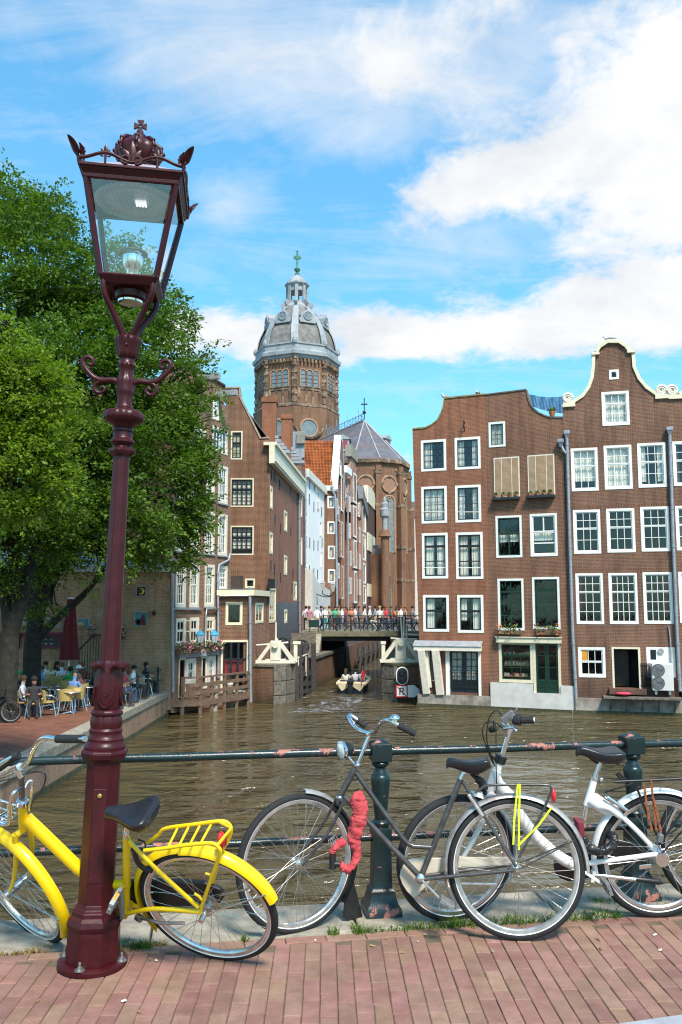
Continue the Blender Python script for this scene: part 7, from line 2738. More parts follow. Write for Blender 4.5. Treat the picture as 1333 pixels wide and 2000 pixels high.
for k, (px, py) in enumerate(((631, 1144), (651, 1146))):
 c = at(px, py, 62)
 t = thing('bracket_lantern', ('left wall lantern on the iron bracket by the white house', 'right wall lantern on the iron bracket by the white house')[k], 'lantern', c)
 mb = MB()
 mb.lathe([(.12, -.35), (.26, .15), (.26, .17)], 4, ph=R(45))
 mb.build('glass_body', M('pale_lantern_glass', (.45, .46, .42), .3), t)
 mb = MB()
 mb.lathe([(.30, .17), (.12, .34), (.03, .40)], 4, ph=R(45))
 mb.build('cap', m_lead, t)
 mb = MB()
 mb.tube(curve([(0, 0, -.35), (0, 0, -.6), (-.5 * (k * 2 - 1), 0, -.75), (-.9 * (k * 2 - 1) - .3, 0, -.55)], 5), .035, 6)
 mb.build('bracket_arm', m_dark, t, smooth=50)
# --- timber landing with mooring piles in front of the narrow house
ld = thing('timber_landing', 'brown timber landing stage with plank railing at the foot of the narrow house', 'landing stage', (0, 0, 0))
m_tan = M('brown_timber', (.11, .065, .042), .8, col2=(.19, .12, .08), scale=6, bump=.35, bscale=25)
m_pile = M('weathered_pile', (.20, .175, .135), .9, col2=(.34, .30, .24), scale=4, bump=.5, bscale=18)
zl_d = -2.38
fl_ = [at(328, 1372, 36.9), at(392, 1380, 37.4), at(486, 1345, 40.5)]
A, B, C_ = [Vector((p.x, p.y, zl_d)) for p in fl_]
bk = [Vector((A.x - .1, A.y + .5, zl_d)), Vector((gL1.m @ Vector((2.0, -.1, 0))).to_3d(), ), Vector((gA.m @ Vector((gA.len, -.05, 0))).to_3d())]
for v in bk:
 v.z = zl_d
n = 13
for i in range(n):
 t0, t1 = i / n, (i + .93) / n
 mb = MB()
 f0, f1 = B.lerp(C_, t0), B.lerp(C_, t1)
 g0, g1 = bk[0].lerp(bk[2], .15 + .85 * t0), bk[0].lerp(bk[2], .15 + .85 * t1)
 column(mb, [(f0.x, f0.y), (f1.x, f1.y), (g1.x, g1.y), (g0.x, g0.y)], zl_d - .06, zl_d)
 mb.build('plank', m_tan, ld)
mb = MB()
column(mb, [(A.x, A.y), (B.x, B.y), (bk[0].lerp(bk[2], .15).x, bk[0].lerp(bk[2], .15).y), (bk[0].x, bk[0].y)], zl_d - .06, zl_d - .002)
mb.build('platform', m_tan, ld)
for p0, p1 in ((A, B), (B, C_)):
 mb = MB()
 mb.beam(p0 + Vector((0, 0, -.18)), p1 + Vector((0, 0, -.18)), .18, .22)
 mb.build('edge_beam', m_tan, ld)
pts = [A.lerp(B, .45), B, B.lerp(C_, .22), B.lerp(C_, .48), B.lerp(C_, .74), C_]
for p in pts:
 mb = MB()
 mb.box(p.x - .07, p.y - .07, WATER_Z - .3, p.x + .07, p.y + .07, zl_d + .98)
 mb.build('rail_post', m_tan, ld)
for p0, p1 in zip(pts[:-1], pts[1:]):
 for z, h_ in ((.95, .08), (.62, .15), (.28, .15)):
  mb = MB()
  mb.beam(p0 + Vector((0, -.08, z)), p1 + Vector((0, -.08, z)), .05, h_)
  mb.build('rail_plank', m_tan, ld)
for k, (px, yt, yb_) in enumerate(((418.5, 1339, 1390), (449.5, 1334, 1381), (478, 1329, 1375))):
 c = on_z(px, yb_ - 2, WATER_Z)
 top = at(px, yt, c.y).z
 t = thing('mooring_pile', ('left mooring pile with pale cap before the timber landing', 'middle mooring pile before the timber landing', 'right mooring pile beside the grey drainpipe')[k], 'mooring pile', (c.x, c.y, WATER_Z))
 mb = MB()
 mb.lathe([(.165, -.6), (.165, top - WATER_Z - .08), (.14, top - WATER_Z - .06)], 12, wob=lambda t_, i: 1 + .03 * math.sin(t_ * 5))
 mb.build('shaft', m_pile, t, smooth=50)
 mb = MB()
 mb.lathe([(.14, top - WATER_Z - .06), (.15, top - WATER_Z - .01), (.10, top - WATER_Z + .02)], 12)
 mb.build('cap', m_curt, t, smooth=50)
mb = MB()
P0, P1 = at(323, 1338, 37), at(356, 1370, 37.6)
mb.beam(P0, P1, .12, .35)
o = mb.build('gangplank', m_tan)
tag(o, 'sloping brown plank ramp at the end of the quay wall', 'plank')
for k in range(7):
 d = 64 + 3.2 * k
 t = thing('mooring_post', '%s dark timber mooring post counted from the middle bridge' % ('first', 'second', 'third', 'fourth', 'fifth', 'sixth', 'seventh')[k], 'mooring post', (wl(d) + .5, d, WATER_Z), group='timber posts in the side canal')
 mb = MB()
 mb.lathe([(.15, -.4), (.15, 1.5), (.10, 1.55)], 8)
 mb.build('shaft', m_timber, t, smooth=50)
mb = MB()
mb.beam((wl(63) + .5, 63, -2.2), (wl(86) + .5, 86, -2.2), .12, .35)
o = mb.build('fender_beam', m_timber)
tag(o, 'long dark timber fender along the posts beyond the bridge', 'beam')
# --- motor boat with three people
bc = on_z(686, 1355, WATER_Z)
bt = thing('motor_boat', 'small open motor boat with dark blue hull and cream rim heading under the bridge', 'boat', Fr((bc.x, bc.y, WATER_Z), R(-9)))
BOAT = Fr((bc.x, bc.y, WATER_Z), R(-9))
hw, L = .76, 4.0
def hull(w, z0, z1, flare, mat, name, ins=0.0):
 mb = MB()
 secs = []
 for i in range(9):
  t_ = i / 8
  k = 1 if t_ < .5 else math.cos((t_ - .5) * math.pi * .96)
  secs.append((t_ * L, max(.04, w * k) - ins))
 vs = []
 for y, ww_ in secs:
  vs += [(-ww_ * flare, y, z0), (ww_ * flare, y, z0), (ww_, y, z1), (-ww_, y, z1)]
 fs = [(0, 1, 2, 3)]
 for i in range(8):
  o_ = 4 * i
  for k in range(4):
   l = (k + 1) % 4
   if k == 2:
    continue
   fs.append((o_ + k, o_ + 4 + k, o_ + 4 + l, o_ + l))
 fs.append((32, 35, 34, 33))
 mb.add(vs, fs)
 return mb.build(name, mat, bt, smooth=30)
m_navy = M('navy_hull', (.010, .016, .05), .3, var=.15, coat=.3)
m_fend = M('cream_fender', (.62, .52, .33), .6, var=.12)
hull(hw * .92, -.2, .42, .85, m_navy, 'hull')
mb = MB()
rim_ = [(-hw, 0, .52)] + [(-max(.05, hw * (1 if t_ < .5 else math.cos((t_ - .5) * math.pi * .96))), t_ * L, .52 + .1 * t_) for t_ in [i / 8 for i in range(1, 9)]]
rim_ += [(-x, y, z) for x, y, z in rim_[::-1]]
mb.tube(rim_, .12, 8, closed=True)
mb.build('rubbing_rim', m_fend, bt, smooth=60)
for sx in (-1, 1):
 mb = MB()
 mb.prism([(sx * .12, .50), (sx * hw * .95, .58), (sx * hw * .9, .38), (sx * .5, .12), (sx * .12, .36)], -.10, .08)
 mb.build('stern_cushion', m_fend, bt, bevel=.03)
mb = MB()
mb.box(-hw * .8, .2, .36, hw * .8, L * .55, .40)
mb.build('floor', m_greyp, bt)
mb = MB()
mb.box(-.12, -.32, -.3, .12, -.06, .55)
mb.box(-.17, -.36, .55, .17, .02, .74)
mb.build('outboard_motor', m_black, bt, bevel=.03)
mb = MB()
mb.tube([(-hw * .8, .05, .68), (hw * .8, .05, .68)], .03, 6)
mb.build('stern_rail', m_navy, bt)
fg = MB()
fg.tube([(.52, -.05, .3), (.66, -.12, 1.30)], .02, 6)
fl_o = thing('flag', 'red flag hanging from its staff at the stern of the motor boat', 'flag', BOAT)
fg.build('staff', m_wht, fl_o)
mb = MB()
vs = []
for i in range(6):
 t_ = i / 5
 vs += [(.66 - .10 * t_ - .04 * math.sin(i), -.13, 1.28 - .70 * t_), (.80 - .20 * t_ + .05 * math.sin(i * 1.3), -.20, 1.22 - .78 * t_)]
mb.add(vs + [(x, y + .04, z) for x, y, z in vs], [(2 * i, 2 * i + 1, 2 * i + 3, 2 * i + 2) for i in range(5)] + [(12 + 2 * i, 14 + 2 * i, 15 + 2 * i, 13 + 2 * i) for i in range(5)])
mb.build('cloth', M('flag_red', (.62, .02, .03), .8, var=.1), fl_o)
m_foam, g_ = newmat('wake_foam')
o_ = g_.n('ShaderNodeTexCoord').outputs['Object']
k_ = g_.n('ShaderNodeMapRange', {0: g_.noise(g_.n('ShaderNodeMapping', {0: o_, 3: (1, .5, 1)}).outputs[0], 2.4, 7, .68, .8), 1: .50, 2: .66}).outputs[0]
bs = g_.n('ShaderNodeBsdfPrincipled', {'Base Color': (.42, .45, .50, 1), 'Roughness': .35})
tr = g_.n('ShaderNodeBsdfTransparent')
g_.n('ShaderNodeOutputMaterial', {0: g_.n('ShaderNodeMixShader', {0: g_.math('MULTIPLY', k_, .8), 1: tr.outputs[0], 2: bs.outputs[0]}).outputs[0]})
mb = MB()
w0, w1 = on_z(660, 1362, WATER_Z), on_z(715, 1362, WATER_Z)
e0, e1 = on_z(560, 1392, WATER_Z), on_z(690, 1392, WATER_Z)
m0, m1 = on_z(615, 1374, WATER_Z), on_z(700, 1374, WATER_Z)
z = WATER_Z + .012
mb.add([(v.x, v.y, z) for v in (w0, w1, m1, e1, e0, m0)], [(0, 5, 2, 1), (5, 4, 3, 2)])
for a_, b_, wd in (((590, 1364), (660, 1348), .22), ((735, 1352), (716, 1346), .25)):
 p, q_ = on_z(*a_, WATER_Z), on_z(*b_, WATER_Z)
 mb.add([(p.x, p.y - wd, z), (q_.x, q_.y - wd, z), (q_.x, q_.y + wd, z), (p.x, p.y + wd, z)], [(0, 1, 2, 3)])
mb.build('wake', m_foam, kind='stuff', label='pale foam wake trailing behind the motor boat')
# ================================================================= domed church behind
m_chst, g_ = newmat('weathered_church_stone')
o_ = g_.n('ShaderNodeTexCoord').outputs['Object']
cc = g_.ramp(g_.noise(o_, 1.1, 8, .7, .6), ((.40, (.06, .042, .032)), (.52, (.19, .125, .08)), (.62, (.36, .26, .17))))
g_.n('ShaderNodeOutputMaterial', {0: g_.n('ShaderNodeBsdfPrincipled', {'Base Color': cc, 'Roughness': .9}).outputs[0]})
m_chsl = M('dome_slate', (.115, .108, .098), .8, col2=(.22, .21, .20), scale=1.3, bump=.3)
m_chlead = M('dome_lead', (.21, .23, .245), .6, col2=(.35, .37, .385), scale=.8)
m_verd = M('verdigris', (.035, .14, .085), .6, col2=(.07, .22, .14), scale=2)
m_arch = M('orange_arch_stone', (.29, .17, .105), .9, col2=(.37, .235, .155), scale=2)
m_chgl = M('church_glass', (.13, .165, .18), .2, col2=(.20, .24, .255), scale=1.5)
D0 = 130.0
cx_ = at(580, 700, D0).x
ch = thing('domed_church', 'brick church with octagonal tower, grey slate dome, lantern and apse', 'church', (cx_, D0, 0))
Z = lambda py, d=D0: at(580, py, d).z
PX = lambda w: w / FPX * D0 * .995
def oct_(name, rows, mat, n=8, smooth=0, parent=ch, wob=None):
 mb = MB()
 mb.lathe([(PX(r_), z) for r_, z in rows], n, wob=wob)
 return mb.build(name, mat, parent, smooth=smooth)
oct_('tower_base', [(86, SZ), (86, Z(812)), (80, Z(806))], BR_CH)
drum = oct_('drum', [(80.5, Z(812)), (80.5, Z(716))], BR_CH)
oct_('stone_ledge', [(82, Z(816)), (87, Z(811)), (86, Z(807)), (81, Z(804))], m_chst)
oct_('cornice', [(81, Z(722)), (84, Z(719)), (85, Z(716)), (89, Z(714.5)), (89.5, Z(708)), (85, Z(705))], m_chlead)
oct_('parapet', [(83.5, Z(705.5)), (83.5, Z(695)), (85.5, Z(694)), (85.5, Z(691.5)), (80, Z(690))], m_chlead)
prof = [(79, 692), (77.5, 684), (75, 672), (71, 661), (65, 650), (58, 639), (49, 628), (40, 618), (31, 610), (27.5, 606)]
oct_('dome', [(r_, Z(y)) for r_, y in prof], m_chsl)
for k in range(8):
 a = R(45 * k)
 mb = MB()
 vs, fs = [], []
 for r_, y in prof:
  rr = PX(r_) + .04
  w = .28 + .30 * r_ / 79
  for u, e in ((-w, 0), (-w, .16), (w, .16), (w, 0)):
   vs.append((rr + e, u, Z(y)))
 for i in range(len(prof) - 1):
  for q in range(3):
   fs.append((4 * i + q, 4 * i + q + 1, 4 * i + 5 + q, 4 * i + 4 + q))
 mb.add(vs, fs)
 o = mb.build('dome_rib', m_chlead, ch)
 o.rotation_euler = (0, 0, a)
 mb = MB()
 mb.lathe([(.3, Z(694)), (.38, Z(690)), (.3, Z(685)), (.06, Z(681))], 8, c=(PX(83), 0, 0))
 o = mb.build('finial', m_chlead, ch)
 o.rotation_euler = (0, 0, a)
 ap = math.cos(R(22.5))
 zo = Z(636)
 y0_, y1_ = PX(74) * ap, PX(48) * ap
 mb = MB()
 P_ = [(-1.25, Z(649)), (-1.45, Z(642)), (-1.1, Z(640)), (-1.15, Z(634)), (-.75, Z(629.5)), (-.3, Z(628)), (0, Z(622)), (.3, Z(628)), (.75, Z(629.5)), (1.15, Z(634)), (1.1, Z(640)), (1.45, Z(642)), (1.25, Z(649))]
 mb.prism(P_, -y0_ + .35, -y1_)
 o = mb.build('dormer', m_chlead, ch)
 o.rotation_euler = (0, 0, a + R(22.5))
 mb = MB()
 mb.lathe([(.62, 0), (.62, .04)], 20)
 mb.v = [(x, -y0_ + .33 - z, zo + y) for x, y, z in mb.v]
 mb.cur = 1
 mb.tube([(.66 * math.cos(t), -y0_ + .30, zo + .66 * math.sin(t)) for t in [R(20 * i) for i in range(18)]], .10, 5, closed=True)
 mb.beam((-.6, -y0_ + .28, zo), (.6, -y0_ + .28, zo), .06, .06)
 mb.beam((0, -y0_ + .28, zo - .6), (0, -y0_ + .28, zo + .6), .06, .06)
 oc = mb.build('oculus', [m_chgl, m_chlead], o)
 F_ = MB()
 af = -PX(80.5) * ap
 z0, z1 = Z(755, 124.5), Z(728, 124.5)
 wn = bpy.data.objects.new('drum_face', None)
 mb = MB()
 for c in (-1, 0, 1):
  x = c * 1.02
  arcs = [(x + .36 * math.cos(t), z1 + .36 * math.sin(t)) for t in [R(30 * i) for i in range(7)]]
  mb.cur = 0
  mb.prism([(x + .36, z0)] + arcs + [(x - .36, z0)], af - .02, af - .005)
  mb.cur = 1
  mb.strip([(x + .43, z0)] + [(x + .43 * math.cos(t), z1 + .43 * math.sin(t)) for t in [R(30 * i) for i in range(7)]] + [(x - .43, z0)], .16, af - .14, af - .001, -1)
  mb.cur = 2
  for j in (1, 2, 3):
   z = z0 + (z1 - z0) * j / 3.6
   mb.box(x - .36, af - .06, z - .03, x + .36, af - .021, z + .03)
 mb.cur = 3
 mb.box(-1.75, af - .2, z0 - .16, 1.75, af - .001, z0 - .01)
 wd_ = mb.build('drum_window', [m_chgl, m_arch, m_timber, m_chst], ch)
 wd_.rotation_euler = (0, 0, a + R(22.5))
 mb = MB()
 zp0, zp1 = Z(800, 124.5), Z(762, 124.5)
 for c in (-1.65, -.55, .55, 1.65):
  mb.box(c - .16, af - .10, zp0, c + .16, af - .001, zp1)
 mb.box(-1.81, af - .11, zp1 + .005, 1.81, af - .001, zp1 + .45)
 for c in [-2.1 + .6 * i for i in range(8)]:
  mb.box(c - .14, af - .5, Z(709, 124.5), c + .14, af - .001, Z(702, 124.5))
 o = mb.build('stone_dressing', m_chst, ch, kind='stuff')
 o.rotation_euler = (0, 0, a + R(22.5))
 mb = MB()
 hgt = Z(716) - Z(810)
 for j in range(14):
  w = .46 if j % 2 else .36
  mb.lathe([(w, 0), (w, hgt / 14 - .03)], 8, c=(PX(79), 0, Z(810) + hgt * j / 14))
 o = mb.build('corner_quoins', m_chst, ch, kind='stuff')
 o.rotation_euler = (0, 0, a)
oct_('lantern_base', [(28, Z(607)), (28, Z(603)), (24, Z(600)), (22.5, Z(597))], m_chlead)
for k in range(8):
 a = R(45 * k)
 mb = MB()
 mb.box(PX(19.5), -.26, Z(598), PX(22.5), .26, Z(562))
 o = mb.build('lantern_pier', m_chlead, ch)
 o.rotation_euler = (0, 0, a)
 mb = MB()
 mb.lathe([(.05, -.15), (.5, -.14), (.5, .14), (.05, .15)], 12)
 mb.v = [(PX(26.5) + y, z, Z(597) + x) for x, y, z in mb.v]
 o = mb.build('scroll', m_chlead, ch, smooth=40)
 o.rotation_euler = (0, 0, a)
oct_('lantern_arches', [(20.2, Z(572)), (20.2, Z(562))], m_chlead)
oct_('lantern_dado', [(20.2, Z(598)), (20.2, Z(592))], m_chlead)
oct_('lantern_cornice', [(20.5, Z(563.5)), (23, Z(561.5)), (25.5, Z(559)), (25.5, Z(556.5)), (21, Z(554.5))], m_chlead)
oct_('lantern_cap', [(20, Z(556)), (17.5, Z(549)), (13, Z(544)), (7, Z(541.5)), (5, Z(538))], m_chlead, 16, 40)
mb = MB()
mb.lathe([(PX(r_), Z(y)) for r_, y in ((3.5, 540), (5.5, 536), (2.5, 533), (6, 528), (6.5, 526), (3, 523), (1.8, 521), (2, 500), (1.4, 490))], 12)
mb.beam((-PX(6), 0, Z(503)), (PX(6), 0, Z(503)), .38, .5)
for x, z in ((-6, 503), (6, 503), (0, 491), (0, 514)):
 mb.sphere((PX(x), 0, Z(z)), PX(2.2), 8, 6)
mb.build('cross', m_verd, ch, smooth=40)
ap = PX(86) * math.cos(R(22.5))
for k, rz in ((0, 22.5), (1, -22.5)):
 mb = MB()
 z = Z(833, 123)
 mb.lathe([(1.25, 0), (1.25, .05)], 24)
 mb.v = [(x - .2, -ap - .02 - zq, z + y) for x, y, zq in mb.v]
 mb.cur = 1
 mb.tube([(-.2 + 1.35 * math.cos(t), -ap - .04, z + 1.35 * math.sin(t)) for t in [R(15 * i) for i in range(24)]], .18, 6, closed=True)
 mb.cur = 2
 mb.tube([(-.2 + 2.3 * math.cos(t), -ap - .12, z + .9 + 2.5 * math.sin(t)) for t in [R(195 + 10 * i) for i in range(16)]], .28, 6)
 o = mb.build('rose_window', [m_chgl, m_arch, m_chst], ch, smooth=40)
 o.rotation_euler = (0, 0, R(rz))
V = [(-3.5, 109.5), (1.6, 106.4), (4.77, 106.0), (7.55, 107.4), (9.0, 111.0), (9.0, 122), (4, 131), (-6, 131)]
V = [(x - cx_, y - D0) for x, y in V]
zE = at(740, 903, 106).z
zA = at(712, 821, 112).z
ap_ = (at(712, 821, 112).x - cx_, 112 - D0)
rg = (at(660, 823, 124).x - cx_ - 3, 126 - D0)
mb = MB()
column(mb, V, SZ, zE)
mb.build('choir_wall', BR_CH, ch)
E_ = [(x * 1.0 + (.25 if x > 4 - cx_ else 0), y - .35) for x, y in V]
mb = MB()
column(mb, E_, zE + .001, zE + .45)
mb.build('eaves', m_chst, ch)
m_chroof, g_ = newmat('choir_slate')
o_ = g_.n('ShaderNodeTexCoord').outputs['Object']
sz_ = g_.n('ShaderNodeSeparateXYZ', {0: o_}).outputs[2]
bd = g_.math('PINGPONG', g_.math('ADD', sz_, g_.math('MULTIPLY', g_.noise(o_, .4, 3, .6), .9)), 1.0)
cc = g_.mix(g_.n('ShaderNodeMapRange', {0: bd, 1: .72, 2: .86, 4: .7}).outputs[0], g_.ramp(g_.noise(o_, 1.2, 6, .65), ((.35, (.085, .080, .095)), (.7, (.145, .138, .155)))), (.14, .085, .09, 1))
g_.n('ShaderNodeOutputMaterial', {0: g_.n('ShaderNodeBsdfPrincipled', {'Base Color': cc, 'Roughness': .55}).outputs[0]})
mb = MB()
vs = [(x, y, zE + .45) for x, y in E_] + [(ap_[0], ap_[1], zA), (rg[0], rg[1], zA)]
mb.add(vs, [(1, 2, 8), (2, 3, 8), (3, 4, 8), (4, 5, 9, 8), (5, 6, 9), (6, 7, 9), (7, 0, 9), (0, 1, 8, 9)])
mb.build('choir_roof', m_chroof, ch)
mb = MB()
for i in (1, 2, 3, 4):
 mb.tube([(E_[i][0], E_[i][1], zE + .48), (ap_[0], ap_[1], zA + .03)], .10, 5)
mb.tube([(ap_[0], ap_[1], zA + .03), (rg[0], rg[1], zA + .03)], .14, 5)
mb.build('hip_flashing', m_chlead, ch)
m_bluei = M('pale_blue_iron', (.20, .30, .38), .5)
mb = MB()
A, B = Vector((*ap_, zA)), Vector((*rg, zA))
for z in (.15, .95):
 mb.tube([A + Vector((0, 0, z)), A.lerp(B, .8) + Vector((0, 0, z))], .05, 5)
for i in range(15):
 p = A.lerp(B, .8 * i / 14)
 mb.tube([p, p + Vector((0, 0, 1.9 if i % 4 == 2 else 1.15))], .045, 5)
 if i % 2:
  mb.tube([p + Vector((.26 * math.cos(t), 0, .55 + .26 * math.sin(t))) for t in [R(45 * q) for q in range(8)]], .04, 4, closed=True)
mb.build('ridge_cresting', m_bluei, ch, kind='stuff')
mb = MB()
zc_ = at(712, 777, 112).z
mb.tube([A, A + Vector((0, 0, zc_ - zA))], .07, 6)
mb.beam(A + Vector((-.45, 0, zc_ - zA - .9)), A + Vector((.45, 0, zc_ - zA - .9)), .12, .16)
mb.sphere(A + Vector((0, 0, 1.1)), .25, 8, 6)
mb.build('ridge_cross', m_dark, ch)
for px, py, Y, rz in ((670, 868, 108, -4), (758, 868, 112, 60)):
 c = at(px, py, Y)
 mb = MB()
 mb.box(-.85, 0, -.9, .85, 2.2, .7)
 mb.prism([(-1.05, .7), (1.05, .7), (0, 1.35)], -.15, 2.3)
 o = mb.build('roof_dormer', m_chlead, ch)
 o.location = (c.x - cx_, c.y - D0, c.z)
 o.rotation_euler = (0, 0, R(rz))
 mb = MB()
 mb.box(-.6, -.03, -.6, .6, -.001, .5)
 mb.build('shutter', M('red_shutter', (.30, .03, .05), .6), o)
for i in (0, 1, 2, 3):
 a, b = Vector(V[i]), Vector(V[i + 1])
 d = (b - a).normalized()
 ang = math.atan2(d.y, d.x)
 L = (b - a).length
 m_ = (a + b) / 2
 w = min(.95, L * .32)
 root = MB()
 zc = at(747, 944, 106).z
 root.lathe([(w, 0), (w, .05)], 24)
 root.v = [(x, -.03 - z, zc + y) for x, y, z in root.v]
 root.cur = 1
 root.tube([(w * 1.1 * math.cos(t), -.08, zc + w * 1.1 * math.sin(t)) for t in [R(15 * q) for q in range(24)]], .16, 6, closed=True)
 root.cur = 2
 for q in range(4):
  t = R(90 * q)
  root.box(w * 1.15 * math.cos(t) - .18, -.26, zc + w * 1.15 * math.sin(t) - .18, w * 1.15 * math.cos(t) + .18, -.001, zc + w * 1.15 * math.sin(t) + .18)
 o = root.build('blind_disc', [M('disc_brick', (.27, .145, .095), .9, var=.2), m_arch, m_chst], ch)
 o.location = (m_.x, m_.y, 0)
 o.rotation_euler = (0, 0, ang)
 z0, z1 = at(747, 1078, 106).z, at(747, 978, 106).z
 wn = MB()
 hw = w * .72
 arc = [(hw * math.cos(t), z1 + hw * math.sin(t)) for t in [R(22.5 * q) for q in range(9)]]
 wn.prism([(hw, z0)] + arc + [(-hw, z0)], -.04, -.005)
 wn.cur = 1
 wn.strip([(hw, z0)] + arc + [(-hw, z0)], .22, -.16, -.001, -1)
 wn.box(-.07, -.14, z0, .07, -.041, z1)
 wn.tube([(.35 * hw * math.cos(t), -.1, z1 + .3 + .35 * hw * math.sin(t)) for t in [R(45 * q) for q in range(8)]], .08, 5, closed=True)
 for q in range(9):
  z = z0 + (z1 - z0) * q / 9
  wn.box(-hw, -.07, z - .03, hw, -.041, z + .03)
 o = wn.build('tall_window', [m_chgl, m_arch], ch)
 o.location = (m_.x, m_.y, 0)
 o.rotation_euler = (0, 0, ang)
 bt_ = MB()
 bt_.cur = 0
 bt_.box(-.42, -.75, SZ, .42, .3, at(747, 985, 106).z)
 bt_.box(-.34, -.42, at(747, 985, 106).z, .34, .3, zE - .4)
 bt_.cur = 1
 for py in (985, 1067, 1131, 920):
  z = at(747, py, 106).z
  e = .04 if py < 986 else .05
  bt_.box(-.42 - e, -.75 - e if py > 950 else -.5, z - .3, .42 + e, .3, z + .1)
 o = bt_.build('buttress', [BR_CH, m_chst], ch)
 o.location = (b.x, b.y, 0)
 o.rotation_euler = (0, 0, ang + R(14))
 sb = MB()
 for py in (986, 1068, 1132, 915):
  z = at(747, py, 106).z
  sb.box(-L / 2, -.06, z - .2, -hw - .25, -.001, z + .1)
  sb.box(hw + .25, -.06, z - .2, L / 2, -.001, z + .1)
 o = sb.build('stone_band', m_chst, ch)
 o.location = (m_.x, m_.y, 0)
 o.rotation_euler = (0, 0, ang)
t, g_ = oblique('chapel', 'low brick chapel with small arched windows before the apse', 751.5, 100, 770, 103, 1082, BR_CH, SZ, [(755, 1095, 757.5, 1125), (760, 1095, 762.5, 1125), (756, 1150, 765, 1190)], depth=3, group=None, cat='chapel', frm=m_arch, curt=False, pane=m_pane_d, roof=1.2)
c = at(752, 1050, 99.5)
t = thing('stone_turret', 'small pale stone turret with bell cap before the apse', 'turret', (c.x, c.y, SZ))
q_ = lambda py: at(752, py, 99.5).z - SZ
for nm, rows in (('shaft', [(.5, 0), (.5, q_(1050)), (.8, q_(1048)), (.45, q_(1035))]), ('open_stage', [(.30, q_(1035)), (.32, q_(1012)), (.55, q_(1008)), (.55, q_(996))]), ('bell_cap', [(.6, q_(996)), (.38, q_(992)), (.42, q_(984)), (.18, q_(980)), (.22, q_(976)), (.02, q_(970))])):
 mb = MB()
 mb.lathe(rows, 10)
 mb.build(nm, m_chlead if nm != 'shaft' else BR_CH, t, smooth=40)
t = thing('distant_house', 'pale distant house in the narrow gap beside the church', 'house', (at(812, 1185, 118).x, 118, SZ))
hz = at(812, 1010, 118).z - SZ
mb = MB()
mb.box(-3, 0, 0, 6, 6, hz)
mb.build('wall', m_render, t)
mb = MB()
mb.prism([(-3.2, hz), (6.2, hz), (6.2, hz + 2.2), (-3.2, hz + 2.2)], -.2, 3)
mb.build('roof', m_slate, t)
# ================================================================= trees
def leaf_mat(name, a, b, tr=.35):
 m, g = newmat(name)
 r_ = g.n('ShaderNodeNewGeometry').outputs['Random Per Island']
 o = g.n('ShaderNodeTexCoord').outputs['Object']
 f = g.math('ADD', g.math('MULTIPLY', r_, .34), g.math('MULTIPLY', g.noise(o, .55, 4, .6), .72))
 c = g.ramp(f, ((.2, c4(a)), (.85, c4(b))))
 d = g.n('ShaderNodeBsdfPrincipled', {'Base Color': c, 'Roughness': .5, 'Specular IOR Level': .3})
 t = g.n('ShaderNodeBsdfTranslucent', {'Color': g.mix(1.0, c, (1.3, 1.5, .5, 1), 'MULTIPLY')})
 g.n('ShaderNodeOutputMaterial', {0: g.n('ShaderNodeMixShader', {0: tr, 1: d.outputs[0], 2: t.outputs[0]}).outputs[0]})
 return m
m_leaf = leaf_mat('elm_leaf', (.036, .080, .010), (.135, .225, .026))
m_leaf2 = leaf_mat('elm_leaf_light', (.075, .14, .010), (.24, .32, .035), .4)
m_bark = M('elm_bark', (.012, .010, .008), .95, col2=(.036, .031, .022), scale=5, bump=1.0, bscale=14)
